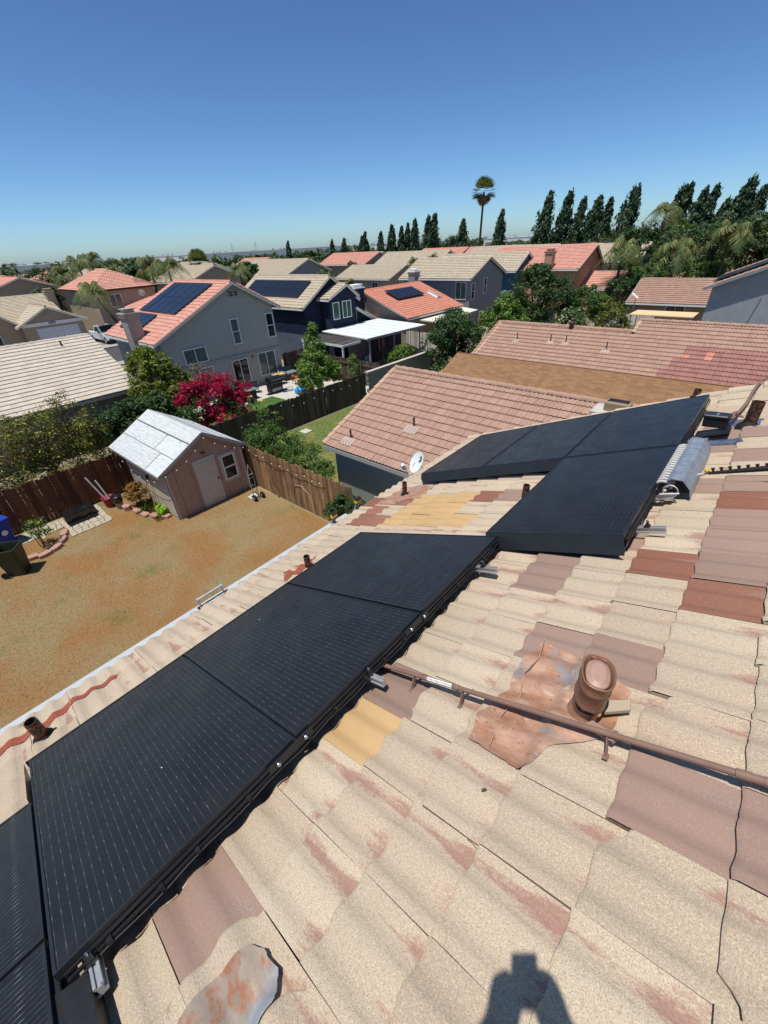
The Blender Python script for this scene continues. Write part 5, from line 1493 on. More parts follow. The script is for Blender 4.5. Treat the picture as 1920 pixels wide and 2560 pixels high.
seg7(m, '13093', 13.5, 2.46, -63.11); m.part('house_number', RUBBER, ga_)
ga2, gar2 = gable_house('garage_house_wing', 'sand-tiled main wing of the house left of the white garage door', -78, -66, 2.0, 16.0, 2.9, 'Y', -71.5, 5.1, BEIGE, T_SAND, oh=.5, cat='house wing')
chimney(ga2, -70.4, -69.4, 16.0, 16.9, 0, 5.7, BEIGE, BEIGE)
ga3, gar3 = gable_house('entry_wing', 'small sand-tiled gabled entry left of the white garage door', -66.5, -64.2, 7.0, 11.0, 2.7, 'X', 9.2, 4.1, BEIGE, T_SAND, oh=.45, cat='house wing')
window(ga3, (-64.2, 8.2, 1.5), (1, 0), 1.5, 1.3, WHITE, GLASS_DK, 'v')

def hip_house(name, label, x0, x1, y0, y1, ez, rz, wm, tm, oh=.45, cat='house', group=None):
    t = thing(name, label, cat, ((x0 + x1) / 2, (y0 + y1) / 2, 0), group)
    m = MB(); m.box((x0, y0, 0), (x1, y1, ez - .05)); m.part('wall', wm, t)
    X0, X1, Y0, Y1 = x0 - oh, x1 + oh, y0 - oh, y1 + oh
    hw = min(X1 - X0, Y1 - Y0) / 2; cx, cy = (X0 + X1) / 2, (Y0 + Y1) / 2
    if X1 - X0 > Y1 - Y0: r0, r1 = (X0 + hw, cy, rz), (X1 - hw, cy, rz)
    else: r0, r1 = (cx, Y0 + hw, rz), (cx, Y1 - hw, rz)
    m = MB(); b = [(X0, Y0, ez), (X1, Y0, ez), (X1, Y1, ez), (X0, Y1, ez)]
    if X1 - X0 > Y1 - Y0: m.add(b + [r0, r1], [(0, 1, 5, 4), (1, 2, 5), (2, 3, 4, 5), (3, 0, 4), (3, 2, 1, 0)])
    else: m.add(b + [r0, r1], [(0, 1, 4), (1, 2, 5, 4), (2, 3, 5), (3, 0, 4, 5), (3, 2, 1, 0)])
    m.box((X0, Y0, ez - .16), (X1, Y1, ez - .004))
    rf = m.part('roof', ROOFDECK, t)
    sl_ = math.atan((rz - ez) / hw); L = hw / math.cos(sl_)
    def clip(v, a, b): d_ = v * math.cos(sl_); return a + d_, b - d_
    strips(rf, (X1, Y0, ez + .01), (0, 1), sl_, 0, X1 - X0, L, tm, clip=clip)
    strips(rf, (X1, Y1, ez + .01), (-1, 0), sl_, 0, Y1 - Y0, L, tm, clip=clip)
    strips(rf, (X0, Y1, ez + .01), (0, -1), sl_, 0, X1 - X0, L, tm, clip=clip)
    strips(rf, (X0, Y0, ez + .01), (1, 0), sl_, 0, Y1 - Y0, L, tm, clip=clip)
    cm = cap_mesh('ridge_cap', tm, .13, .5)
    cap_row(rf, (X1, Y0, ez), r1 if X1 - X0 > Y1 - Y0 else r0, (0, 0, 1), cm, .5)
    cap_row(rf, (X0, Y0, ez), r0, (0, 0, 1), cm, .5)
    cap_row(rf, (X1, Y1, ez), r1, (0, 0, 1), cm, .5)
    cap_row(rf, r0, r1, (0, 0, 1), cm, .5)
    return t, rf
p2, p2r = hip_house('pink_roof_house', 'beige two-storey house with pink hip roof across the street', -76.5, -65.0, 19.9, 27.4, 5.2, 7.25, BEIGE, T_PINK)
window(p2, (-65.0, 22.2, 3.9), (1, 0), 1.5, 1.5, WHITE, GLASS_CURT, 'v')
m = MB(); m.lathe((0, 0, 0), [(.42, 0), (.42, .06), (.30, .06), (.30, .02), (.02, .02)], 20); m.v = [(-64.98 + p[2], 25.6 + p[0], 4.5 + p[1]) for p in m.v]; m.part('round_vent', WHITE, p2)
window(p2, (-72.5, 19.9, 3.9), (0, -1), .8, 1.6, WHITE, GLASS_DK, 'h')
pgw, pgr = hip_house('pink_roof_garage', 'beige garage wing with pink hip roof and white door across the street', -64.9, -58.8, 22.5, 29.5, 2.75, 4.1, BEIGE, T_PINK, cat='garage')
m = MB(); m.box((-58.8, 23.3, 0), (-58.75, 28.4, 2.15)); gd = m.part('garage_door', mat('garage_white', '#c9cbd0'), pgw)
for k in range(8):
    m = MB(); m.box((-58.75, 23.5 + k * .6, 1.72), (-58.73, 23.5 + k * .6 + .45, 1.98)); m.part('pane', GLASS_DK, gd)

# other roofs of the estate, seen between the nearer ones
specs = [
    # x0, x1, y0, y1, eave, ridge, axis, wall, tile, label
    (-78, -66, 33.0, 42.0, 5.1, 6.9, 'X', BEIGE, T_SAND, 'sand-roofed house behind the palm clump left of the pink roof'),
    (-92, -80, 56.0, 65.0, 5.0, 6.7, 'X', MIDGREY, T_SAND, 'grey house with sand roof and a dark gable edge, left of centre'),
    (-72, -61.5, 47.5, 56.5, 5.1, 6.9, 'X', MIDGREY, T_SAND, 'grey house with sand roof and two small white windows behind the navy house'),
    (-80, -66.5, 71.0, 80.0, 5.2, 7.0, 'X', BEIGE, T_PINK, 'beige house with pink roof in the middle distance left of centre'),
    (-58, -46.5, 55.0, 63.0, 4.0, 5.5, 'X', BEIGE, T_SAND, 'low sand-roofed house behind the salmon roof'),
    (-61, -47, 68.0, 76.0, 5.1, 6.9, 'X', BEIGE, T_SAND, 'long beige house with sand roof below the cypress row'),
    (-52, -42, 84.0, 92.0, 5.0, 6.9, 'X', PEACH, T_PINK, 'pink-roofed house below the left cypress row'),
    (-45, -30, 74.0, 82.0, 5.2, 7.0, 'X', BEIGE, T_SAND, 'beige house with sand roof behind the blue house'),
    (-36, -26, 82.0, 90.0, 5.0, 6.7, 'X', BEIGE, T_PINK, 'pink roof just right of the tall fan palm'),
    (-24.5, -16, 70.0, 77.0, 5.2, 6.9, 'X', MIDGREY, T_SAND, 'grey house with blue-grey roof panels behind the peach house'),
    (-15.6, -11.4, 84.0, 90.0, 5.2, 6.9, 'X', PEACH, T_PINK, 'pink roof with one dark panel among the palms at right'),
    (-96, -84, 12.0, 22.0, 5.1, 6.8, 'X', BEIGE, T_PINK, 'pink-roofed house farther left across the street'),
    (-100, -88, 0.5, 9.0, 5.0, 6.7, 'X', BEIGE, T_PINK, 'pink-roofed house at the far left edge'),
    (-118, -104, 14, 24.0, 5.0, 6.8, 'X', BEIGE, T_PINK, 'far pink roof on the left skyline'),
    (-112, -98, 30.0, 39.0, 5.0, 6.8, 'X', BEIGE, T_SAND, 'far sand roof behind the left palms'),
    (-94, -82, 42.0, 51.0, 5.0, 6.8, 'X', PEACH, T_SAND, 'far peach house with sand roof left of centre'),
    (-108, -97, 66.0, 75.0, 5.0, 6.8, 'X', PEACH, T_PINK, 'far peach house with pink roof and chimney left of centre'),
    (-84, -72, 78.0, 88.0, 5.0, 6.8, 'X', BEIGE, T_SAND, 'far sand roof in front of the left cypresses'),
    (-70, -58, 92.0, 101.0, 5.0, 6.8, 'X', BEIGE, T_PINK, 'far pink roof under the middle cypresses'),
    (-115, -102, 52.0, 62.0, 5.0, 6.8, 'X', BEIGE, T_SAND, 'far sand roof toward the warehouses'),
    (-56, -45, 100.0, 109.0, 5.0, 6.6, 'X', BEIGE, T_SAND, 'far sand roof behind the fan palm trunk'),
    (-33, -22, 98.0, 106, 5.0, 6.6, 'X', BEIGE, T_PINK, 'far pink roof under the right cypresses'),
    (-140, -126, 30.0, 40.0, 5.0, 6.6, 'X', BEIGE, T_PINK, 'far pink roof near the left horizon'),
    (-135, -122, 8.0, 17.0, 5.0, 6.6, 'X', BEIGE, T_SAND, 'far sand roof near the left horizon'),
]
for (x0, x1, y0, y1, ez, rz, ax_, wm, tm, lb) in specs:
    t, rf = gable_house('estate_house', lb, x0, x1, y0, y1, ez, ax_, (y0 + y1) / 2 if ax_ == 'X' else (x0 + x1) / 2, rz, wm, tm, oh=.45, group='houses of the estate')
    window(t, (x1, y0 + 2.0, ez - 1.1), (1, 0), .8, 1.2, WHITE, GLASS_DK, 'v')
    window(t, (x1, y1 - 2.0, ez - 1.1), (1, 0), .8, 1.2, WHITE, GLASS_DK, 'v')
    window(t, (x1 - 3.0, y0, ez - 1.2), (0, -1), 1.2, 1.1, WHITE, GLASS_DK, 'v')
def wh(x0, x1, y0, y1, z, lb):
    t = thing('warehouse', lb, 'warehouse', ((x0 + x1) / 2, (y0 + y1) / 2, 0), 'white warehouses on the skyline')
    m = MB(); m.box((x0, y0, 0), (x1, y1, z)); m.part('wall', WAREHOUSE, t)
    m = MB(); m.box((x0 - .2, y0 - .2, z), (x1 + .2, y1 + .2, z + .35)); m.part('parapet', mat('parapet_grey', '#b9c1c6'), t)
    for k in range(12):
        m = MB(); y = y0 + (y1 - y0) * (k + .5) / 12; m.box((x1, y - 1.2, 0), (x1 + .1, y + 1.2, 3)); m.part('dock_door', TRIM_GREY, t)
wh(-420, -330, 175, 330, 7.6, 'long white warehouse on the skyline left of centre')
wh(-300, -250, 330, 420, 7.4, 'white warehouse on the skyline behind the fan palm')
wh(-640, -540, 60, 190, 6.2, 'white warehouse on the skyline at the left')
wh(-190, -150, 340, 420, 7.2, 'white warehouse on the skyline between the cypress groups')
# lattice power masts on the skyline
for k, (x, y, h, lb) in enumerate(((-560, 350, 17, 'thin lattice power mast left of the cypress row'), (-532, 367, 18, 'taller lattice power mast right of its twin'), (-420, 420, 16, 'lattice power mast nearest the cypress row'))):
    t = thing('power_mast', lb, 'power mast', (x, y, 0), 'power masts on the skyline')
    m = MB()
    for sx in (-1, 1):
        for sy in (-1, 1):
            m.beam((x + sx * 1.2, y + sy * 1.2, 0), (x + sx * .15, y + sy * .15, h), .10, .10)
    for q in range(8):
        z = h * q / 8; r_ = 1.2 - 1.05 * q / 8; r2 = 1.2 - 1.05 * (q + 1) / 8
        m.beam((x - r_, y, z), (x + r2, y, z + h / 8), .06, .06)
    m.part('tower', mat('mast_grey', '#7d858a', .7), t)
    for z in (h * .72, h * .86):
        m = MB(); m.beam((x - 2.2, y - 2.2, z), (x + 2.2, y + 2.2, z), .10, .10); m.part('cross_arm', mat('mast_grey', '#7d858a'), t)
# ------------------------------------------------------------------ fences
PLK = {}
def plank_mesh(m, w=.138, h=1.83, th=.018, k=0):
    key = (m.name, round(w, 3), round(h, 2), k)
    if key not in PLK:
        r_ = random.Random(k * 17 + 3); c = .03
        t_ = r_.uniform(-.03, .03)
        b = MB(); b.loft([[(-w / 2, y, 0), (w / 2, y, 0), (w / 2, y, h - c + t_), (w / 2 - c, y, h + t_), (-w / 2 + c, y, h + t_), (-w / 2, y, h - c + t_)] for y in (-th / 2, th / 2)])
        b.f = [f[::-1] for f in b.f]
        PLK[key] = b.mesh('plank', m)
    return PLK[key]
def fence(label, a, b, m, h=1.83, group=None, name='wooden_fence', step=.143, rails_side=1, gaps=0.0):
    a = Vector((a[0], a[1], 0)); b = Vector((b[0], b[1], 0)); d_ = (b - a); L = d_.length; d_.normalize(); n = Vector((-d_.y, d_.x, 0))
    t = thing(name, label, 'fence', tuple((a + b) / 2), group)
    k = int(L / step)
    for i in range(k):
        if rnd.random() < gaps: continue
        p = a + d_ * (i + .5) * step + n * (.006 * (i % 2) + rnd.uniform(-.002, .002))
        W = frame(p + Vector((0, 0, rnd.uniform(-.02, .02))), d_, n, (0, 0, 1)) @ Matrix.Rotation(rnd.uniform(-.006, .006), 4, 'Y') @ Matrix.Rotation(rnd.uniform(-.012, .012), 4, 'Z')
        place('plank', plank_mesh(m, step + rnd.choice((.002, -.003, -.008)), h, k=rnd.randrange(4)), W, t)
    for z in (.35, h - .3):
        q = MB(); q.beam(a + n * (.04 * rails_side) + Vector((0, 0, z)), b + n * (.04 * rails_side) + Vector((0, 0, z)), .04, .09); q.part('rail', m, t)
    for i in range(int(L / 2.4) + 1):
        p = a + d_ * min(L, i * 2.4) + n * (.09 * rails_side); q = MB(); q.box((p.x - .045, p.y - .045, 0), (p.x + .045, p.y + .045, h - .05)); q.part('post', m, t)
    return t
fence('tall red-brown wooden fence along the back of the dry lawn', (-18.85, -6), (-18.85, 7.8), FENCE_RED, 1.72, rails_side=1)
fence('weathered tan wooden fence beside the shed and hand truck', (-18.75, 7.88), (-8.5, 7.88), FENCE_TAN, 1.86, rails_side=1)
fence('dark grey-brown wooden fence behind the neighbouring lawn, below the patio', (-18.45, 7.95), (-18.45, 19.2), FENCE_GREY, 1.66, rails_side=1)
fence('slatted old fence with gaps between the two back yards behind the citrus tree', (-28, 21.3), (-19, 21.3), FENCE_GREY, 1.7, rails_side=-1)
fence('pale wooden fence beside the salmon-roofed house', (-24.6, 31.2), (-21.2, 31.2), FENCE_PALE, 1.8)
fence('grey wooden gate fence between the grey house and the garage', (-27.9, 20.0), (-27.9, 23.2), FENCE_GREY, 1.7)
fence('grey fence strip behind the yellow-flowered bush', (-25.0, 2.5), (-25.0, 9.0), FENCE_GREY, 1.7)
# block wall with a pale coping
t = thing('block_wall', 'grey block wall with pale coping behind the brown tiled house', 'wall', (-18.3, 22.5, 0))
for r_ in range(8):
    for k in range(18):
        y = 19.25 + k * .405 + (r_ % 2) * .2
        m = MB(); m.box((-18.5, y, r_ * .205), (-18.3, y + .398, r_ * .205 + .198)); m.part('block', CINDER, t)
m = MB(); m.box((-18.53, 19.2, 1.64), (-18.27, 26.9, 1.72)); m.part('coping', CONCRETE, t)
fence('grey-green panel fence behind the leafy trees on the right', (-18.8, 42.5), (-18.5, 50.5), mat('grey_green_panel', '#7f8b89', .7), 1.8, step=.3)
fence('pale board fence under the solar floodlight on the right', (-13.6, 47.0), (-8.5, 48.5), FENCE_PALE, 1.7)
m = MB(); m.box((-9.6, 43.5, 2.25), (-4.9, 46.2, 2.33)); ca_ = m.thing('shade_canopy', mat('peach_canopy', '#d6b48d', .8), 'flat peach canopy below the brown roof on the right', 'canopy', loc=(-7, 45, 0))
for x, y in ((-9.5, 43.6), (-5.0, 43.6), (-9.5, 46.1), (-5.0, 46.1)):
    m = MB(); m.box((x - .04, y - .04, 0), (x + .04, y + .04, 2.25)); m.part('post', TRIM_GREY, ca_)
t = thing('street_light', 'solar floodlight on a thin pole above the pale fence', 'light', (-9.9, 45.8, 0))
m = MB(); m.tube([(-9.9, 45.8, 0), (-9.9, 45.8, 3.3)], .04, 8); m.part('pole', TRIM_GREY, t)
m = MB(); m.M = Matrix.Translation((-10.0, 45.6, 3.5)) @ Matrix.Rotation(.6, 4, 'Y'); m.box((-.35, -.22, 0), (.35, .22, .06)); m.part('lamp_head', WHITE, t)

# ------------------------------------------------------------------ shed
s = thing('garden_shed', 'brown garden shed with white sheet roof, white door and one window', 'shed', (-16.6, 6.0, 0))
x0, x1, y0, y1, ez, rz, rp = -18.3, -14.65, 4.47, 7.62, 2.10, 3.00, 6.2
m = MB(); m.loft([[(x, a, b) for a, b in ((y0, 0), (y1, 0), (y1, ez), (rp, rz - .05), (y0, ez))] for x in (x1, x0)]); m.part('wall', SHED_WALL, s)
for k in range(5):                                        # vertical board joints of the front
    y = y0 + .35 + k * .61
    m = MB(); m.box((x1 + .001, y, .02), (x1 + .004, y + .012, 2.05)); m.part('board_joint', mat('shed_joint', '#5d4f4a'), s)
for k in range(8):                                        # lap siding of the sunny side
    m = MB(); z = .08 + k * .15; m.loft([[(x, y0 - .004, z), (x, y0 - .022, z + .004), (x, y0 - .006, z + .150)] for x in (x1 - .12, x0 + .15)]); m.part('siding_board', SHED_CREAM, s)
m = MB(); m.box((x0 + .15, y0 - .018, 1.28), (x1 - .12, y0 - .002, 2.0)); m.part('painted_eave_shade', SHED_WALL, s)  # eave shade on the upper side wall, painted as a browner panel
TRIMS = mat('shed_trim', '#b9aea8', .8, 0, .08, 6)
for a, b in (((x1 + .0005, y0 - .024, 0), (x1 + .02, y0 + .09, ez - .02)), ((x1 - .11, y0 - .03, 0), (x1 + .02, y0 - .004, ez - .03)), ((x1 + .0005, y1 - .09, 0), (x1 + .02, y1 + .022, ez - .02)), ((x0 - .02, y0 - .03, 0), (x0 + .1, y0 - .004, ez - .03))):
    m = MB(); m.box(a, b); m.part('corner_trim', TRIMS, s)
slp = (rz - ez) / (rp - y0); oh = .22
RT = [(y0 - oh, ez - oh * slp), (rp, rz), (y1 + oh, ez - oh * (rz - ez) / (y1 - rp))]
XO0, XO1 = x0 - .75, x1 + .12
m = MB(); m.loft([[(x, y, z) for y, z in (RT + [(y, z - .05) for y, z in RT[::-1]])] for x in (XO1, XO0)]); srf = m.part('roof_deck', mat('roof_deck_wood', '#6b5a4b'), s)
pan = []
for side in (0, 1):                                       # roofing sheets, lapped
    A = Vector((0,) + RT[0 if side == 0 else 2]); B = Vector((0,) + RT[1]); up = (B - A); n_ = Vector((0, -up.z, up.y)) if side == 0 else Vector((0, up.z, -up.y)); n_.normalize()
    if n_.z < 0: n_ = -n_
    rows = ((0.0, .37), (.36, .72), (.71, 1.0))
    for ri, (a, b) in enumerate(rows):
        cuts = [XO1 + .03, XO1 - 1.05 - .6 * (ri % 2) - 1.0 * (ri == 2), XO0 - .02] if ri != 2 else [XO1 + .03, XO0 - .02]
        for c0, c1 in zip(cuts[:-1], cuts[1:]):
            q = MB(); L = .006 + .006 * ri
            P = [A + up * a, A + up * b]
            nx = 14
            xs = [c0 + (c1 - c0 - .004) * i / nx for i in range(nx + 1)]
            rag = lambda i, j: rnd.uniform(-.03, .03) if (i == nx and c1 < XO0 + .1) else 0
            V = []; 
            for j, p in enumerate(P):
                for i, x in enumerate(xs):
                    V.append((x + rag(i, j), p.y - (.02 if (j == 0 and ri == 0 and side == 0) else 0), p.z + L * n_.z + .002 * math.sin(x * 5)))
            F = [(i, i + 1, nx + 2 + i, nx + 1 + i) for i in range(nx)]
            q.add(V, F); q.add([(x, y, z - .006) for x, y, z in V], [f[::-1] for f in F])
            q.part('roof_sheet', SHED_ROOF, srf)
for side, f, w_s in ((0, .715, .05), (0, .365, .018), (1, .715, .03), (1, .36, .02)):      # sealed laps between the sheets
    A = Vector((0,) + RT[0 if side == 0 else 2]); B = Vector((0,) + RT[1]); p = A + (B - A) * f
    q = MB(); q.beam((XO1 + .02, p.y, p.z + .026), (XO0 + .04, p.y, p.z + .026), w_s, .006, (0, -.45 if side == 0 else .5, .9)); q.part('lap_strip', mat('lap_sealant', '#5b5f63', .9, 0, .2, 14), srf)
for x_ in (XO1 - 1.05, XO1 - 1.65):
    A = Vector((x_,) + RT[0]); B = Vector((x_,) + RT[1]); f0, f1 = ((.0, .36) if x_ > XO1 - 1.2 else (.38, .71))
    q = MB(); q.beam(A + (B - A) * f0 + Vector((0, 0, .02)), A + (B - A) * f1 + Vector((0, 0, .02)), .018, .006); q.part('lap_strip', mat('lap_sealant', '#5b5f63'), srf)
for k in range(40):
    side = rnd.random() < .75; f = rnd.choice((.03, .33, .40, .68, .75, .96)); A = Vector((0,) + RT[0 if side else 2]); B = Vector((0,) + RT[1]); p = A + (B - A) * f; x_ = rnd.uniform(XO0 + .1, XO1)
    q = MB(); q.lathe((x_, p.y, p.z + .02), [(.016, 0), (.010, .012), (.002, .014)], 6); q.part('nail_head', mat('lap_sealant', '#5b5f63'), srf)
for side in (0, 1):
    A = Vector((XO1 + .01,) + RT[0 if side == 0 else 2]); B = Vector((XO1 + .01,) + RT[1]); m = MB(); m.beam(A - Vector((0, 0, .045)), B - Vector((0, 0, .045)), .03, .13, (0, 0, 1)); m.part('barge_board', TRIM_GREY, s)
m = MB(); m.box((XO0, RT[0][0] - .02, RT[0][1] - .10), (XO1, RT[0][0] + .0, RT[0][1] - .01)); m.part('fascia', TRIM_GREY, s)
m = MB(); m.box((x1, 5.55, .02), (x1 + .035, 6.44, 2.02)); dr = m.part('door', mat('shed_door_white', '#c3bab0', .6, 0, .05, 3), s)
for r_, (za, zb) in enumerate(((.12, .72), (.86, 1.36), (1.50, 1.88))):
    for c_ in (0, 1):
        m = MB(); ya = 5.64 + c_ * .39; m.bbox((0, 0, 0), (zb - za, .32, .014), .012); m.v = [(x1 + .034 + p[2], ya + p[1], za + p[0]) for p in m.v]; m.part('door_panel', mat('shed_door_white', '#c3bab0'), dr)
m = MB(); m.lathe((0, 0, 0), [(.03, 0), (.032, .02), (.02, .035), (.03, .06), (.01, .075)], 10); m.v = [(x1 + .035 + p[2], 6.37 + p[0], 1.02 + p[1]) for p in m.v]; m.part('handle', RUBBER, dr)
window(s, (x1, 6.96, 1.28), (1, 0), .76, 1.22, TRIMS, GLASS_DK, 'h', .10, .03)
window(s, (x1 + .001, 6.96, 1.28), (1, 0), .56, 1.02, WHITE, GLASS_DK, 'h', .045, .035, name='inner_sash')
m = MB(); m.box((x1, 6.0, 2.18), (x1 + .06, 6.10, 2.24)); m.M = Matrix.Translation((x1 + .07, 0, 0)); m.box((0, 5.98, 2.2), (.08, 6.03, 2.26)); m.box((0, 6.07, 2.2), (.08, 6.12, 2.26)); m.part('wall_lamp', mat('lamp_bronze', '#6d5a48', .5), s)
# ------------------------------------------------------------------ string lights
BULB = mat('bulb_glass', '#d8d2c2', .15, 0, .03, spec=.6)
def string_lights(label, pts, n, m=RUBBER):
    P = [Vector(p) for p in pts]
    t = thing('string_lights', label, 'string lights', tuple(P[0]), 'string lights')
    line = []
    for a, b in zip(P[:-1], P[1:]):
        sag = .10 * (b - a).length
        for i in range(8):
            f = i / 8; line.append(a.lerp(b, f) - Vector((0, 0, 4 * sag * f * (1 - f))))
    line.append(P[-1])
    q = MB(); q.tube(line, .007, 5); q.part('cable', m, t)
    for i in range(n):
        f = (i + .5) / n * (len(line) - 1); k = int(f); p = line[k].lerp(line[k + 1], f - k)
        q = MB(); q.lathe((p.x, p.y, p.z - .05), [(.014, .05), (.014, .02)], 8); so_ = q.part('socket', RUBBER, t)
        q = MB(); q.lathe((p.x, p.y, p.z - .115), [(.004, 0), (.028, .02), (.032, .04), (.014, .068)], 10); q.part('bulb', BULB, t)
string_lights('string lights along the front edge of the shed roof', [(XO1 + .05, y0 - .2, ez - .13), (XO1 + .05, rp, rz - .13), (XO1 + .05, y1 + .2, ez - .18)], 9)
string_lights('string lights along the sunny eave of the shed', [(XO0 + .8, RT[0][0] - .03, RT[0][1] - .12), (XO1 - .1, RT[0][0] - .03, RT[0][1] - .12)], 5)
string_lights('string lights looped along the tan wooden fence', [(-14.6, 7.8, 1.9), (-13.4, 7.80, 1.75), (-12.1, 7.80, 1.75), (-10.9, 7.80, 1.70), (-9.9, 7.80, 1.75)], 10)
string_lights('string lights looped along the dark fence below the patio', [(-18.36, 9.6, 1.25), (-18.36, 12.3, 1.62), (-18.36, 15.6, 1.60), (-18.36, 18.6, 1.62)], 13)

# ------------------------------------------------------------------ yard things
def bin_(label, x, y, rz, body, lid_open, h=1.05):
    t = thing('wheeled_bin', label, 'wheeled bin', (x, y, 0)); T = Matrix.Translation((x, y, 0)) @ Matrix.Rotation(rz, 4, 'Z')
    def rg_(w, d, z, bv=.05): return [(-w + bv, -d, z), (w - bv, -d, z), (w, -d + bv, z), (w, d - bv, z), (w - bv, d, z), (-w + bv, d, z), (-w, d - bv, z), (-w, -d + bv, z)]
    m = MB(T); m.loft([rg_(.21, .24, .03), rg_(.22, .26, .12), rg_(.29, .35, h - .08), rg_(.29, .35, h - .02)], False); m.loft([rg_(.21, .24, .03)[::-1], rg_(.20, .23, .028)[::-1]]); m.loft([rg_(.27, .33, h - .02), rg_(.26, .32, h - .09), rg_(.20, .24, .08)], False); m.loft([rg_(.2, .24, .08), rg_(.19, .23, .079)]); m.part('body', body, t)
    m = MB(T); m.loft([rg_(.31, .37, h - .05), rg_(.315, .375, h - .02), rg_(.31, .37, h), rg_(.28, .34, h), rg_(.28, .34, h - .04)], False); m.part('rim', body, t)
    for sx in (-1, 1):
        m = MB(T); m.tube([(sx * .24, .27, .12), (sx * .29, .27, .12)], .12, 16); m.part('wheel', RUBBER, t)
    m = MB(T); m.tube([(-.22, .40, h - .02), (.22, .40, h - .02)], .015, 8); m.box((-.22, .34, h - .05), (-.19, .41, h)); m.box((.19, .34, h - .05), (.22, .41, h)); m.part('handle', body, t)
    if lid_open:
        m = MB(T @ Matrix.Translation((0, .40, h)) @ Matrix.Rotation(math.radians(-100), 4, 'X')); m.bbox((-.31, -.72, 0), (.31, 0.0, .05), .02); m.part('lid', body, t)
    else:
        m = MB(T @ Matrix.Translation((0, 0, h))); m.bbox((-.32, -.42, -.01), (.32, .40, .07), .03); m.bbox((-.24, -.30, .07), (.24, .30, .10), .02); m.part('lid', body, t)
    return t, T
bin_('dark green wheeled bin standing open on the lawn at the left edge', -16.0, -.32, 2.5, GREENBIN, True)
t, T = bin_('blue wheeled recycling bin with its lid shut at the left edge', -18.3, -.22, 1.9, NAVYBLUE, False)
m = MB(T @ Matrix.Translation((0, -.318, .60)) @ Matrix.Rotation(math.pi / 2 + .06, 4, 'X')); m.lathe((0, 0, .012), [(.10, 0), (.10, .004)], 20); m.part('round_sticker', WHITE, t)
m = MB(T @ Matrix.Translation((.275, 0, .60)) @ Matrix.Rotation(math.pi / 2 + .06, 4, 'Y')); m.lathe((0, 0, .0), [(.09, 0), (.09, .012)], 20); m.part('round_sticker', WHITE, t)
def stone(name, poly, z0, z1, m_, label, cat, group=None, parent=None):
    m = MB(); c = np.mean(poly, 0)
    lo = [(x, y, z0) for x, y in poly]; mid = [(x, y, z1 - .02) for x, y in poly]; top = [(c[0] + (x - c[0]) * .93, c[1] + (y - c[1]) * .93, z1) for x, y in poly]
    m.loft([lo, mid, top])
    return m.part(name, m_, parent) if parent else m.thing(name, m_, label, cat, group)
ring = [(-17.28, 1.32, 1.1), (-16.86, 1.14, .9), (-16.50, .86, .55), (-16.36, .48, .15), (-16.52, .14, -.3)]
for k, (x, y, a) in enumerate(ring):
    R2 = Matrix.Rotation(a, 2); pl = [tuple(Vector((x, y)) + R2 @ Vector(p)) for p in ((-.10, -.2), (.08, -.2), (.12, -.05), (.10, .17), (-.02, .21), (-.13, .12))]
    stone('garden_stone', pl, 0, .13, STONE_PINK, ['topmost pink edging stone of the curved row by the paving', 'second pink edging stone of the curved row', 'middle pink edging stone of the curved row', 'fourth pink edging stone of the curved row', 'last pink edging stone beside the green bin'][k], 'edging stone', 'pink stones in a curve')
for k, (x, y, a) in enumerate(((-16.66, 3.70, 1.5), (-16.12, 3.78, 1.7), (-15.72, 3.98, 1.8), (-15.33, 4.24, 1.9))):
    R2 = Matrix.Rotation(a, 2); pl = [tuple(Vector((x, y)) + R2 @ Vector(p)) for p in ((-.11, -.19), (.10, -.2), (.13, 0), (.09, .19), (-.10, .2), (-.14, .02))]
    stone('garden_stone', pl, 0, .11, STONE_PINK, ['pink edging stone under the spiky plant by the shed', 'second pink edging stone from the spiky plant', 'third pink edging stone, in front of the leaning tools', 'pink edging stone nearest the shed corner'][k], 'edging stone', 'pink stones by the shed')
stone('garden_stone', [(-17.3, 3.38), (-17.05, 3.40), (-17.0, 3.55), (-17.1, 3.66), (-17.35, 3.62), (-17.4, 3.48)], 0, .2, STONE_PINK, 'lone pale pink boulder beside the beige bin', 'boulder')
# crazy paving: every flag its own stone
pv = thing('paving_patch', 'patch of cream crazy paving on the lawn below the red-brown fence', 'paving', (-17.7, 1.6, 0))
cells = []
gx_, gy_ = 9, 15
def flag_pt(i, j):
    r_ = random.Random(i * 131 + j * 17)
    return (-18.62 + i * .2 + r_.uniform(-.045, .045), -.15 + j * .2 + r_.uniform(-.05, .05))
for i in range(gx_):
    for j in range(gy_):
        x, y = flag_pt(i, j)
        if x > -17.8 and y < 1.35: continue
        if x > -17.85 + .0 and y < 1.45 and x < -17.5: continue
        if i >= gx_ - 0: continue
        ps_ = [flag_pt(i, j), flag_pt(i + 1, j), flag_pt(i + 1, j + 1), flag_pt(i, j + 1)]
        c_ = np.mean(ps_, 0); ps_ = [tuple(c_ + (np.array(p) - c_) * .91) for p in ps_]
        stone('paving_stone', ps_, 0, .04 + rnd.uniform(-.006, .006), STONE_PAVE, '', '', parent=pv)
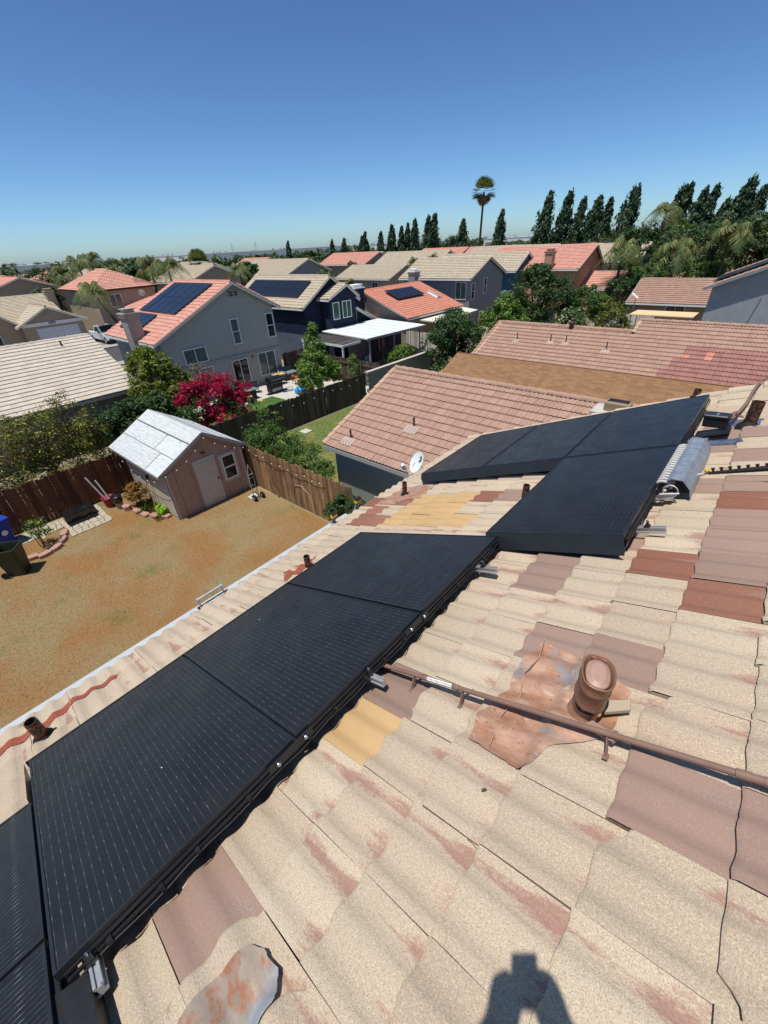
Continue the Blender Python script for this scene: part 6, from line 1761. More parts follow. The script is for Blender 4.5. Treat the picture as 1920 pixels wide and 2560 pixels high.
# box wrapped in black plastic
t = thing('wrapped_box', 'long box wrapped in shiny black plastic on the cream paving', 'box', (-18.1, 2.15, 0))
m = MB(); W1 = []
for q, (z, s_) in enumerate(((.0, 1.06), (.08, 1.03), (.28, 1.0), (.36, .95), (.37, .4), (.37, .02))):
    rg2 = []
    for k in range(36):
        a = 2 * math.pi * k / 36; x = .23 * max(-1, min(1, 1.5 * math.cos(a))); y = .52 * max(-1, min(1, 1.5 * math.sin(a)))
        nz = .03 * noise.noise((x * 9, y * 9, z * 8)); rg2.append((-18.12 + x * s_ + nz + (z * .05), 2.13 + y * s_ + nz, .04 + z + .4 * nz))
    W1.append(rg2)
m.loft(W1, True, False); m.part('plastic_wrap', mat('black_plastic_film', (.01, .01, .011, 1), .22, 0, .3, 20, .5, 25, spec=.6), t)
m = MB(); V = []; F = []
for i in range(13):
    for j in range(4):
        V.append((-17.90 + j * .09 + rnd.uniform(-.02, .02), 1.6 + i * .085, .05 + .025 * noise.noise((i * .7, j * .9, 1)) + .01))
for i in range(12):
    for j in range(3): F.append((i * 4 + j, i * 4 + j + 1, i * 4 + j + 5, i * 4 + j + 4))
m.add(V, F); m.part('plastic_skirt', mat('black_plastic_film', (.01, .01, .011, 1)), t)
# pots, bins, tools
t = thing('red_tub', 'crimson plastic tub with wooden stakes beside the beige bin', 'tub', (-18.05, 3.22, 0))
m = MB(); m.lathe((-18.05, 3.22, 0), [(.17, 0), (.19, .1), (.235, .40), (.25, .40), (.25, .43), (.215, .43), (.18, .08), (.01, .06)], 20); m.part('tub', REDPOT, t)
for k, (dx_, dy_) in enumerate(((-.35, -.22), (-.25, .03))):
    m = MB(); m.beam((-18.05, 3.2 + k * .1, .1), (-18.05 + dx_, 3.2 + dy_ - .1, 1.35 - k * .2), .035, .05); m.part('stake', FENCE_PALE, t)
t = thing('rubbish_bin', 'beige bin with a black bag folded over its rim', 'bin', (-17.58, 3.40, 0))
m = MB(); m.lathe((-17.58, 3.40, 0), [(.14, 0), (.15, .05), (.185, .50), (.19, .52)], 18, sx=1, sy=.85); m.part('bin', mat('beige_plastic', '#a39682', .6), t)
m = MB(); bagr = []
for z, r_ in ((.28, .20), (.36, .215), (.47, .225), (.56, .215), (.58, .15), (.54, .08), (.52, .01)):
    bagr.append([(-17.58 + (r_ + (.03 * noise.noise((k * 1.1, z * 7, 2)) if r_ > .05 else 0)) * math.cos(2 * math.pi * k / 20), 3.40 + (r_ + (.03 * noise.noise((k * 1.3, z * 7, 5)) if r_ > .05 else 0)) * .9 * math.sin(2 * math.pi * k / 20), z + (.05 * noise.noise((k * .9, 0, 3)) if z < .3 else 0)) for k in range(20)])
m.loft(bagr, False, True); m.part('bag', mat('black_plastic_film', (.01, .01, .011, 1)), t)
for k, (bx_, by_, tx, ty, tz, mm, lb, hd) in enumerate(((-16.70, 4.05, -16.35, 4.42, 1.38, mat('old_handle', '#8d6f58', .7), 'old brown-handled tool leaning on the shed', 0), (-16.05, 4.17, -16.28, 4.42, 1.30, mat('yellow_handle', '#c9a258', .6), 'yellow-handled broom leaning on the shed', 1))):
    t = thing('garden_tool', lb, 'tool', (bx_, by_, 0))
    m = MB(); m.tube([(bx_, by_, .03), (tx, ty, tz)], .014, 8); m.part('handle', mm, t)
    m = MB()
    if hd: m.beam((tx - .02, ty - .02, tz - .05), (tx - .03, ty - .02, tz + .16), .09, .03, (1, 0, 0))
    else: m.beam((bx_ - .05, by_, .02), (bx_ + .06, by_, .02), .05, .03)
    m.part('head', RUBBER, t)
# hand truck
t = thing('hand_truck', 'silver hand truck with black wheels standing by the tan fence', 'hand truck', (-13.6, 7.3, 0))
for y in (7.13, 7.33):
    m = MB(); m.tube([(-13.62, y, .06), (-13.66, y, .7), (-13.68, y + .0, 1.1), (-13.68, 7.23, 1.5)], .016, 8); m.part('upright', ALU, t)
for z in (.3, .62, .95, 1.1):
    m = MB(); m.tube([(-13.64, 7.13, z), (-13.64, 7.33, z)], .012, 6); m.part('crossbar', ALU, t)
m = MB(); m.box((-13.98, 7.04, .02), (-13.60, 7.12, .035)); m.box((-13.98, 7.30, .02), (-13.60, 7.38, .035)); m.box((-13.98, 7.12, .02), (-13.90, 7.30, .035)); m.box((-13.82, 7.12, .02), (-13.76, 7.30, .035)); m.box((-13.68, 7.12, .02), (-13.60, 7.30, .035)); m.part('toe_plate', mat('white_metal', '#d9dcdf', .4, .3), t)
for y in (7.06, 7.42):
    m = MB(); m.tube([(-13.46, y - .045, .13), (-13.46, y + .045, .13)], .13, 18); wl = m.part('wheel', RUBBER, t)
    m = MB(); m.tube([(-13.46, y - .05, .13), (-13.46, y + .05, .13)], .05, 12); m.part('hub', TRIM_GREY, wl)
m = MB(); m.tube([(-13.46, 7.06, .13), (-13.46, 7.42, .13)], .012, 6); m.beam((-13.46, 7.24, .13), (-13.64, 7.24, .3), .02, .02); m.part('axle', RUBBER, t)
# low timbers along the tan fence and a hose coil on the dark side of the shed
m = MB(); m.tube([(-14.9 + .02 * i, 7.72, .05 + 1.2 * math.sin(i / 12 * math.pi)) for i in range(13)], .018, 6); m.thing('grey_hose', mat('grey_hose', '#7b7b78', .6), 'grey hose hanging in the gap behind the shed corner', 'hose')
m = MB(); m.beam((-12.9, 7.8, .06), (-13.4, 7.83, 1.0), .05, .02); m.thing('leaning_board', FENCE_TAN, 'dark narrow board leaning on the tan fence', 'board')
m = MB(); m.box((-17.75, 12.85, .006), (-17.2, 13.35, .05)); m.thing('stepping_slab', CONCRETE, 'square concrete slab on the green lawn by the brown roof corner', 'slab')
# heart-like chalk mark on the fence: a flat scuff of pale paint
m = MB(); m.tube([(-11.9, 7.862, .5), (-11.7, 7.862, .95), (-11.3, 7.862, 1.05), (-10.9, 7.862, .8), (-10.75, 7.862, .3), (-10.72, 7.862, .02)], .012, 5); m.thing('chalk_mark', mat('chalk', '#a9a08f', .95), 'pale chalky arc smeared on the tan fence', 'paint mark')

# ------------------------------------------------------------------ patio of the grey house
t = thing('grill', 'black gas grill standing on the white patio', 'grill', (-25.0, 16.7, 0))
m = MB(); m.box((-25.25, 16.2, .12), (-24.75, 17.2, .75)); m.part('cabinet', mat('grill_black', (.02, .02, .021, 1), .4, .2, .2), t)
m = MB(); m.loft([[(x, y, z) for x, z in ((-25.3, .78), (-24.7, .78), (-24.68, .92), (-24.8, 1.08), (-25.05, 1.14), (-25.28, 1.02))] for y in (16.2, 17.2)]); hd = m.part('lid', mat('grill_black', (.02, .02, .021, 1)), t)
m = MB(); m.tube([(-24.64, 16.3, .95), (-24.64, 17.1, .95)], .018, 8); m.part('lid_handle', STEEL, hd)
for y0_, y1_ in ((15.78, 16.18), (17.22, 17.55)):
    m = MB(); m.box((-25.25, y0_, .74), (-24.75, y1_, .78)); m.part('side_shelf', mat('grill_black', (.02, .02, .021, 1)), t)
for k in range(5):
    m = MB(); m.lathe((0, 0, 0), [(.035, 0), (.03, .03)], 10); m.v = [(-24.75 + p[2], 16.32 + k * .19 + p[0], .70 + p[1]) for p in m.v]; m.part('knob', STEEL, t)
for y in (16.25, 17.15):
    for x in (-25.2, -24.8):
        m = MB(); m.tube([(x, y - .02, .06), (x, y + .02, .06)], .06, 10); m.part('wheel', RUBBER, t)
m = MB(); m.box((-24.76, 16.3, .16), (-24.74, 17.1, .38)); m.part('vent_grid', TRIM_GREY, t)
t = thing('side_table', 'small wooden side table with a bottle against the grey wall', 'table', (-26.4, 18.2, 0))
m = MB(); m.box((-26.75, 17.75, .70), (-26.1, 18.6, .75)); m.part('table_top', mat('pine_top', '#c3a56f', .6), t)
for x in (-26.7, -26.15):
    for y in (17.8, 18.55):
        m = MB(); m.box((x - .02, y - .02, 0), (x + .02, y + .02, .70)); m.part('leg', RUBBER, t)
m = MB(); m.box((-26.7, 17.8, .25), (-26.15, 18.55, .27)); m.part('shelf', RUBBER, t)
m = MB(); m.lathe((-26.4, 18.2, .75), [(.06, 0), (.06, .16), (.02, .22), (.02, .28)], 12); m.thing('bottle', mat('pale_bottle', '#b7c3c9', .2), 'pale bottle on the pine side table', 'bottle')
t = thing('patio_sofa', 'grey wicker sofa at the corner of the grey house', 'sofa', (-27.1, 19.4, 0))
m = MB(); m.bbox((-27.6, 18.9, .08), (-26.6, 20.2, .42), .05); m.part('base', mat('dark_wicker', '#3f4244', .9, 0, .2, 40), t)
m = MB(); m.bbox((-27.65, 18.9, .42), (-27.35, 20.2, .85), .08); m.bbox((-27.35, 18.9, .42), (-26.6, 19.1, .68), .05); m.part('backrest', mat('grey_wicker', '#5f6567', .9, 0, .2, 40), t)
m = MB(); m.bbox((-27.33, 19.12, .42), (-26.6, 20.15, .55), .05); m.part('cushion', mat('grey_cushion', '#6f7678', .9), t)
t = thing('planter_table', 'dark planter box table with magenta flowers on the patio', 'planter', (-25.4, 14.6, 0))
m = MB(); m.bbox((-25.85, 14.0, .0), (-24.95, 15.15, .62), .03); m.part('box', mat('charcoal_box', '#34322f', .8), t)
m = MB(); m.bbox((-25.95, 13.9, .60), (-24.85, 15.25, .70), .03); m.part('rim', mat('grey_table_top', '#7e8683', .6), t)
for k, (x, y, rz_, lb) in enumerate(((-26.3, 15.9, 2.6, 'grey wicker chair nearest the sliding door'), (-26.7, 14.5, 1.6, 'grey wicker chair behind the planter table'), (-26.5, 13.4, .9, 'grey wicker chair half behind the bougainvillea'))):
    t = thing('patio_chair', lb, 'chair', (x, y, 0), 'grey patio chairs'); T = Matrix.Translation((x, y, 0)) @ Matrix.Rotation(rz_, 4, 'Z')
    m = MB(T); m.bbox((-.28, -.28, .36), (.28, .28, .44), .03); m.part('seat', mat('grey_wicker', '#5f6567'), t)
    m = MB(T @ Matrix.Translation((-.26, 0, .42)) @ Matrix.Rotation(-.18, 4, 'Y')); m.bbox((-.03, -.28, 0), (.03, .28, .52), .02); m.part('backrest', mat('grey_wicker', '#5f6567'), t)
    for sx in (-.24, .24):
        for sy in (-.24, .24):
            m = MB(T); m.box((sx - .02, sy - .02, 0), (sx + .02, sy + .02, .37)); m.part('leg', RUBBER, t)
    for sy in (-.29, .29):
        m = MB(T); m.box((-.26, sy - .025, .60), (.24, sy + .025, .64)); m.box((.2, sy - .025, .4), (.24, sy + .025, .6)); m.part('armrest', mat('grey_wicker', '#5f6567'), t)
m = MB(); m.lathe((-24.6, 14.35, 0), [(.17, 0), (.2, .05), (.205, .38), (.19, .40)], 18); st = m.thing('stump_pot', mat('grey_stone_pot', '#6f6c66', .9), 'round grey pot with a wooden lid at the patio edge', 'pot')
m = MB(); m.lathe((-24.6, 14.35, .40), [(.195, 0), (.195, .03), (.01, .035)], 18); m.part('wooden_lid', mat('pine_top', '#c3a56f'), st)
m = MB(); m.lathe((-24.1, 18.5, 0), [(.24, 0), (.30, .3), (.33, .42), (.30, .42), (.26, .36), (.01, .34)], 18); m.thing('plant_pot', mat('grey_ceramic', '#8a8784', .6), 'grey round pot beside the citrus tree on the patio', 'pot')
t = thing('toy_slide', 'blue and orange plastic toy car lying by the dark fence', 'toy', (-23.2, 17.7, 0))
m = MB(); m.bbox((-23.55, 17.2, .06), (-22.95, 18.0, .42), .10); m.part('body', CYAN, t)
m = MB(); m.bbox((-23.4, 18.0, .10), (-22.9, 18.55, .34), .08); m.bbox((-23.3, 18.3, .34), (-23.0, 18.5, .5), .05); m.part('nose', ORANGE, t)
for x in (-23.5, -22.95):
    for y in (17.35, 18.35):
        m = MB(); m.tube([(x - .04, y, .11), (x + .04, y, .11)], .11, 12); m.part('wheel', mat('pink_plastic', '#d98a74', .5), t)
m = MB(); m.beam((-24.5, 16.95, .03), (-24.3, 17.75, .03), .12, .05); m.thing('pool_noodle', mat('royal_blue_plastic', '#2440a8', .5), 'royal blue toy lying flat on the white patio', 'toy')
m = MB(); m.tube([(-25.0 + .25 * math.cos(a) * (1 + .1 * math.sin(3 * a)), 17.85 + .3 * math.sin(a), .02) for a in np.linspace(0, 6.0, 24)], .012, 6); m.thing('cable_loop', RUBBER, 'thin black cable loop on the white patio by the grill', 'cable')
m = MB(); m.lathe((-24.15, 14.9, .0), [(.12, .0), (.14, .05), (.02, .09)], 10); m.thing('toy_frisbee', YELLOW, 'small yellow toy on the turf edge', 'toy')
# chairs seen through the gap by the citrus tree
t = thing('white_table', 'round white table behind the slatted fence', 'table', (-20.6, 22.3, 0))
m = MB(); m.lathe((-20.6, 22.3, .68), [(.4, 0), (.42, .02), (.4, .04), (.01, .04)], 20); m.part('table_top', WHITE, t)
m = MB(); m.lathe((-20.6, 22.3, 0), [(.25, 0), (.04, .05), (.04, .68)], 12); m.part('pedestal', WHITE, t)
# parked pickup
t = thing('pickup_truck', 'white pickup truck parked on the drive beyond the grey-tan roof', 'truck', (-60.3, 18.3, 0))
T = Matrix.Translation((-60.3, 18.2, 0)) @ Matrix.Rotation(0.05, 4, 'Z')
WP = mat('white_car_paint', '#dfe1e2', .25, 0, .02, spec=.6)
m = MB(T)
sec = lambda w, z0_, z1_, bv: [(-w, z0_), (w, z0_), (w, z1_ - bv), (w - bv, z1_), (-w + bv, z1_), (-w, z1_ - bv)]
def rings(ls): return [[(x, a, b) for a, b in sec(w, z0_, z1_, bv)] for x, w, z0_, z1_, bv in ls]
m.loft(rings([(-2.9, .95, .55, 1.25, .06), (-.75, .97, .45, 1.28, .06), (1.0, .97, .42, 1.22, .08), (2.3, .95, .45, 1.14, .14), (2.65, .88, .55, 1.0, .16)])[::-1]); m.part('body', WP, t)
m = MB(T); m.loft([[(x, a, b) for a, b in ((-w, zb), (w, zb), (w2, zt), (-w2, zt))] for x, w, zb, w2, zt in ((-1.1, .90, 1.2, .72, 1.72), (-.85, .92, 1.2, .78, 1.86), (.35, .92, 1.2, .78, 1.86), (1.15, .90, 1.18, .74, 1.24))][::-1]); cb_ = m.part('cab', WP, t)
m = MB(T); m.quad((.42, -.74, 1.82), (.42, .74, 1.82), (1.14, .84, 1.28), (1.14, -.84, 1.28)); m.v = [(p[0] + .012, p[1], p[2] + .02) for p in m.v]; m.part('windscreen', GLASS_DK, cb_)
for sy in (-1, 1):
    m = MB(T); m.quad(*[(x, sy * y, z) for x, y, z in ((-.75, .91, 1.3), (.55, .925, 1.3), (.25, .815, 1.78), (-.7, .815, 1.78))]); m.v = [(p[0], p[1] + sy * .008, p[2]) for p in m.v]; m.part('side_window', GLASS_DK, cb_)
    m = MB(T); m.box((2.45, sy * .60 - .16, .82), (2.67, sy * .60 + .16, .98)); m.part('headlight', mat('lamp_glass', '#c9cfd2', .1, spec=.7), t)
    for x in (-1.8, 1.75):
        m = MB(T); m.tube([(x, sy * .80, .40), (x, sy * .99, .40)], .40, 20); wl = m.part('wheel', RUBBER, t)
        m = MB(T); m.tube([(x, sy * .985, .40), (x, sy * 1.0, .40)], .24, 16); m.part('rim', ALU, wl)
    m = MB(T); m.box((.75, sy * 1.0, 1.22), (.95, sy * 1.16, 1.40)); m.part('wing_mirror', RUBBER, t)
m = MB(T); m.box((2.5, -.42, .62), (2.69, .42, .95)); m.part('grille', RUBBER, t)
m = MB(T); m.box((2.45, -.9, .40), (2.74, .9, .60)); m.part('bumper', mat('dark_bumper', '#3a3c3f', .5), t)
m = MB(T); m.box((-2.8, -.82, 1.22), (-1.15, .82, 1.285)); m.part('bed_opening', RUBBER, t)
m = MB(T); m.box((-.6, -.35, 1.865), (.2, .35, 1.88)); m.part('sunroof', GLASS_DK, cb_)
# ------------------------------------------------------------------ vegetation
def leaf_cloud(blobs, n, size, clump=.35, clumps=60, flat=.35, shell=.55, aspect=.45, seed=1, droop=0.0):
    """rhombic leaves gathered in clumps through the outer part of a set of ellipsoids -> (V,F)"""
    g_ = np.random.default_rng(seed)
    B = np.array(blobs, float)
    vol = B[:, 3] * B[:, 4] * B[:, 5]; pr_b = vol ** .7 / (vol ** .7).sum()
    bi = g_.choice(len(B), clumps, p=pr_b)
    d = g_.normal(size=(clumps, 3)); d /= np.linalg.norm(d, axis=1)[:, None]
    d[:, 2] = np.where(d[:, 2] < -.55, -d[:, 2], d[:, 2])
    r = g_.uniform(shell, 1.0, clumps)
    cc = B[bi, :3] + d * r[:, None] * B[bi, 3:6]
    cs = clump * g_.uniform(.6, 1.35, clumps)
    ci = g_.integers(0, clumps, n)
    e_ = g_.normal(size=(n, 3)); e_ /= np.linalg.norm(e_, axis=1)[:, None]
    rr = g_.uniform(.25, 1.0, n) ** .6
    P = cc[ci] + e_ * (rr * cs[ci])[:, None] * np.array([1, 1, .8])
    nn = e_ * .8 + d[ci] * .5 + g_.normal(size=(n, 3)) * .5 + np.array([0, 0, flat]); nn /= np.linalg.norm(nn, axis=1)[:, None]
    a = np.cross(nn, g_.normal(size=(n, 3))); a /= np.linalg.norm(a, axis=1)[:, None]
    a[:, 2] -= droop; b = np.cross(nn, a)
    s_ = size * g_.uniform(.6, 1.4, n)
    V = np.empty((n, 4, 3)); V[:, 0] = P - a * s_[:, None]; V[:, 2] = P + a * s_[:, None]; V[:, 1] = P + b * (s_ * aspect)[:, None]; V[:, 3] = P - b * (s_ * aspect)[:, None]
    V[:, :, 2] = np.maximum(V[:, :, 2], .02)
    return V.reshape(-1, 3), np.arange(4 * n).reshape(n, 4)

SEED = [11]
def plant(name, label, base, blobs, n, size, m, cat='tree', trunk=.08, limbs=5, group=None, clump=.35, clumps=60, part='crown', bark=BARK, extra=None, **kw):
    """blobs relative to base"""
    SEED[0] += 1
    r_ = random.Random(SEED[0])
    t = thing(name, label, cat, base, group)
    V, F = leaf_cloud(blobs, n, size, clump, clumps, seed=SEED[0], **kw)
    me = mesh_np(part, V, F, m); o = bpy.data.objects.new(part, me); C.objects.link(o); o.parent = t
    q = MB(Matrix.Translation(base))
    top = max(b[2] for b in blobs); b0 = blobs[0]
    if trunk:
        zt = max(.3, b0[2] - b0[5] * .25)
        q.tube([(0, 0, -.05), (r_.uniform(-.1, .1) * trunk * 4, r_.uniform(-.1, .1) * trunk * 4, zt * .5), (b0[0] * .6, b0[1] * .6, zt)], [trunk * 1.25, trunk, trunk * .75], 8)
        for k in range(limbs):
            b = blobs[k % len(blobs)]; a = r_.uniform(0, 6.28)
            e_ = (b[0] + .6 * b[3] * math.cos(a), b[1] + .6 * b[4] * math.sin(a), b[2] + r_.uniform(-.1, .5) * b[5])
            z0_ = zt * r_.uniform(.5, 1.0); s_ = (b0[0] * .6 * z0_ / zt, b0[1] * .6 * z0_ / zt, z0_)
            mid = ((s_[0] + e_[0]) / 2 + r_.uniform(-.1, .1), (s_[1] + e_[1]) / 2, (s_[2] + e_[2]) / 2 + .1)
            q.tube([s_, mid, e_], [trunk * .55, trunk * .4, trunk * .15], 6)
        q.part('trunk', bark, t)
    if extra:
        for (nm, bl, nn_, sz, mm, kw2) in extra:
            SEED[0] += 1
            V, F = leaf_cloud(bl, nn_, sz, seed=SEED[0], **kw2)
            me = mesh_np(nm, V, F, mm); o = bpy.data.objects.new(nm, me); C.objects.link(o); o.parent = t
    return t

plant('bougainvillea', 'magenta bougainvillea bush between the golden conifer and the patio', (-21.9, 10.6, 0), [(0, 0, 1.9, 1.2, 1.6, 1.1), (.1, 1.2, 1.3, 1.0, 1.0, .8), (-.2, -1.2, 2.1, .9, 1.0, .8), (.3, .3, .9, 1.2, 1.7, .8)], 9500, .075, LF_BOUG, 'bush', .05, 8, clump=.33, clumps=110, part='bracts',
      extra=[('leaves', [(0, 0, 1.6, 1.2, 1.6, 1.1), (.2, .6, 1.0, 1.2, 1.6, .8)], 2600, .07, LF_DARK, dict(clump=.4, clumps=60))])
q = [(0, 0, 2.3, .9, 1.1, 2.3), (.2, -.9, 1.9, .8, .8, 1.8), (.1, .9, 1.7, .85, .9, 1.7), (-.6, -.3, 2.5, .8, 1.0, 2.0), (.5, .2, 1.5, .8, 1.1, 1.5)]
plant('golden_conifer', 'golden-green rounded conifer beside the grey-tan roof', (-24.0, 8.9, 0), q, 15000, .10, LF_THUJA, 'tree', .1, 4, clump=.24, clumps=330, aspect=.3, shell=.82, flat=.2)
plant('citrus_bush', 'dark glossy green bush right behind the shed', (-21.0, 6.9, 0), [(0, 0, 2.1, 1.0, 1.3, 1.2), (0, -1.3, 1.9, .9, 1.1, 1.0), (.2, 1.2, 1.4, .9, 1.0, .9), (.2, -.4, 1.0, 1.1, 1.8, .9)], 12000, .085, LF_DARK, 'bush', .07, 6, clump=.36, clumps=150)
plant('yellow_flowered_bush', 'loose olive-green bush dotted with yellow flowers behind the red-brown fence', (-20.9, 2.5, 0), [(0, 0, 2.6, 1.0, 1.3, 1.3), (-.1, 1.4, 2.9, .8, .9, 1.2), (.2, 1.5, 1.9, .9, 1.0, 1.1), (.2, -1.4, 2.1, .9, 1.1, 1.1), (.3, -2.6, 1.5, .9, 1.0, .9), (0, .2, 1.2, 1.1, 2.4, .9), (.4, -.8, .8, 1.0, 2.6, .8)], 19000, .058, LF_OLIVE, 'bush', .06, 10, clump=.42, clumps=190, aspect=.35,
      extra=[('flowers', [(.1, 0, 2.3, 1.1, 2.0, 1.3), (.3, -1.6, 1.9, 1.0, 1.4, 1.1)], 200, .036, leaf_mat('yellow_petals', '#d6bf2e', '#e6d55a', .3), dict(clump=.5, clumps=120, aspect=.8))])
plant('grey_shrub', 'dry grey shrub in front of the lower window of the grey house', (-25.4, 11.9, 0), [(0, 0, 2.2, .6, .8, .9), (0, .4, 1.6, .7, .8, .8)], 1500, .06, LF_GREY, 'bush', .03, 14, clump=.3, clumps=50)
plant('fence_shrub', 'dense green shrub rising behind the tan wooden fence', (-14.2, 9.0, 0), [(0, 0, 1.5, 1.3, .8, .9), (1.5, .1, 1.25, 1.1, .7, .8), (-1.5, .2, 1.2, 1.0, .7, .8), (2.5, .15, .9, .8, .6, .7), (.3, -.1, .8, 2.2, .7, .8)], 11000, .06, LF_SHRUB, 'bush', .04, 8, clump=.3, clumps=170, aspect=.35,
      extra=[('shoots', [(-1.0, .3, 2.5, .5, .2, .5), (.1, .2, 2.5, .25, .2, .5)], 500, .05, LF_CITRUS, dict(clump=.16, clumps=26, aspect=.35))])
plant('corner_bush', 'small round bush at the end of the tan fence', (-8.5, 7.45, 0), [(0, 0, 1.15, .7, .35, .8), (.6, .05, 1.2, .5, .35, .7), (-.45, -.05, .8, .5, .35, .65)], 4200, .05, LF_DARK, 'bush', .03, 4, clump=.18, clumps=70)
plant('citrus_tree', 'bright green citrus tree standing at the dark fence by the patio', (-22.0, 18.2, 0), [(0, 0, 1.6, 1.2, 1.45, 1.4), (-.3, .3, 2.9, .75, .75, 1.0), (.2, -.8, 1.2, .9, .9, 1.0), (.1, .9, 1.2, 1.0, .9, 1.0), (-.4, .35, 3.8, .35, .35, .6)], 13500, .075, LF_CITRUS, 'tree', .08, 7, clump=.30, clumps=190,
      extra=[('blossoms', [(-.9, -1.1, 1.0, .3, .4, .4)], 60, .07, leaf_mat('orange_petals', '#e08a2c', '#f0a54a', .3), dict(clump=.2, clumps=8, aspect=.8))])
plant('citrus_tree', 'small lemon tree beside the grey block wall', (-21.6, 26.6, 0), [(0, 0, .9, .9, .9, .8), (.4, .5, 1.1, .5, .6, .5), (-.5, -.5, .8, .6, .6, .5)], 4200, .07, LF_CITRUS, 'tree', .05, 5, clump=.25, clumps=80)
plant('citrus_sapling', 'thin leafy shoots right of the citrus tree', (-21.2, 20.9, 0), [(0, 0, 1.3, .35, .5, .9), (.1, .6, 1.0, .3, .4, .7)], 1300, .06, LF_CITRUS, 'bush', .025, 4, clump=.2, clumps=40)
plant('big_dark_tree', 'large dark green tree behind the block wall', (-16.0, 25.6, 0), [(0, 0, 2.9, 1.8, 1.8, 1.7), (-1.0, -.4, 2.2, 1.2, 1.3, 1.2), (1.1, .3, 2.4, 1.1, 1.2, 1.2), (-.2, .3, 3.9, .9, 1.0, .8), (.1, -.2, 1.2, 1.8, 1.7, 1.0)], 14000, .085, LF_DARK, 'tree', .14, 8, clump=.42, clumps=210)
plant('leafy_tree', 'mid green tree in front of the blue house', (-17.6, 41.6, 0), [(0, 0, 3.8, 2.5, 2.3, 2.4), (-1.4, -.6, 2.4, 1.7, 1.7, 1.8), (2.1, .3, 3.4, 1.7, 1.6, 1.9), (.2, 0, 5.3, 1.3, 1.2, 1.0), (.4, -1.2, 1.6, 2.4, 1.6, 1.5)], 15000, .12, LF_DARK, 'tree', .16, 8, clump=.5, clumps=190)
plant('leafy_tree', 'bright green tree right of the dark tree, before the peach house', (-13.6, 43.5, 0), [(0, 0, 2.8, 1.7, 1.7, 1.7), (1.2, .2, 2.4, 1.1, 1.1, 1.3), (-1.1, 0, 2.2, 1.2, 1.2, 1.3)], 7000, .11, LF_SHRUB, 'tree', .13, 6, clump=.45, clumps=130)
plant('leafy_tree', 'light green tree between the large dark tree and the blue house tree', (-16.9, 34.2, 0), [(0, 0, 2.9, 1.5, 1.5, 1.5), (1.0, .4, 2.2, 1.0, 1.0, 1.1), (-1.3, -.3, 2.2, 1.2, 1.2, 1.2), (0, .2, 4.0, .7, .7, .6)], 7500, .10, LF_CITRUS, 'tree', .12, 6, clump=.42, clumps=130)
plant('leafy_bush', 'pale flowering bush left of the green panel fence', (-11.9, 36.2, 0), [(0, 0, 1.9, 1.2, 1.2, 1.5), (-.7, 0, 2.4, .8, .8, 1.0), (.8, .1, 1.6, .9, .9, 1.1)], 6500, .075, LF_SHRUB, 'bush', .06, 6, clump=.36, clumps=130, extra=[('flowers', [(-.2, 0, 2.6, 1.0, 1.0, 1.1)], 160, .07, leaf_mat('cream_petals', '#d9d6c4', '#ecebe0', .3), dict(clump=.3, clumps=50, aspect=.8))])
plant('leafy_bush', 'yellowish green bush before the pale board fence', (-9.3, 37.0, 0), [(0, 0, 2.3, 1.1, 1.1, 1.9), (.8, .2, 1.8, .8, .8, 1.3), (-.6, 0, 1.6, .8, .8, 1.2)], 6500, .085, LF_OLIVE, 'bush', .06, 6, clump=.38, clumps=120)
plant('leafy_bush', 'round bright bush beside the pale shed wall on the right', (-13.2, 49.0, 0), [(0, 0, 1.4, 1.4, 1.4, 1.4)], 2600, .12, LF_SHRUB, 'bush', .08, 4, clump=.4, clumps=60)
plant('leafy_bush', 'dark ivy-like hedge left of the right palms', (-14.0, 56.0, 0), [(0, 0, 2.2, 1.6, 1.6, 2.2), (2.2, 1.0, 2.6, 1.6, 1.6, 2.4), (4.0, 1.0, 2.0, 1.5, 1.5, 2.0)], 7000, .15, LF_DARK, 'hedge', .1, 5, clump=.5, clumps=120)
plant('rusty_shrub', 'rust-coloured leafy shrub beside the sunny shed wall', (-17.0, 4.0, 0), [(0, 0, .65, .45, .35, .45), (-.25, -.1, .5, .3, .3, .35)], 2600, .05, LF_RUSTY, 'bush', .02, 6, clump=.14, clumps=70)
plant('lime_plant', 'bright lime-green leafy plant at the shed corner', (-15.55, 4.25, 0), [(0, 0, .22, .22, .16, .2)], 150, .085, LF_LIME, 'plant', .012, 3, clump=.12, clumps=14, aspect=.55)
plant('staked_sapling', 'thin staked sapling inside the curve of pink stones', (-17.0, .62, 0), [(0, 0, .75, .3, .35, .5), (-.2, .2, .35, .3, .3, .25)], 420, .05, LF_CITRUS, 'sapling', .015, 6, clump=.16, clumps=24)
m = MB(); 
for k, (x, y) in enumerate(((-17.05, .52), (-16.98, .60), (-16.93, .68))):
    m.tube([(x, y, 0), (x - .02, y - .1, 1.25 - .1 * k)], .014, 6)
m.thing('plant_stakes', mat('grey_stake', '#6d655b', .9), 'grey wooden stakes tied round the thin sapling', 'stakes')
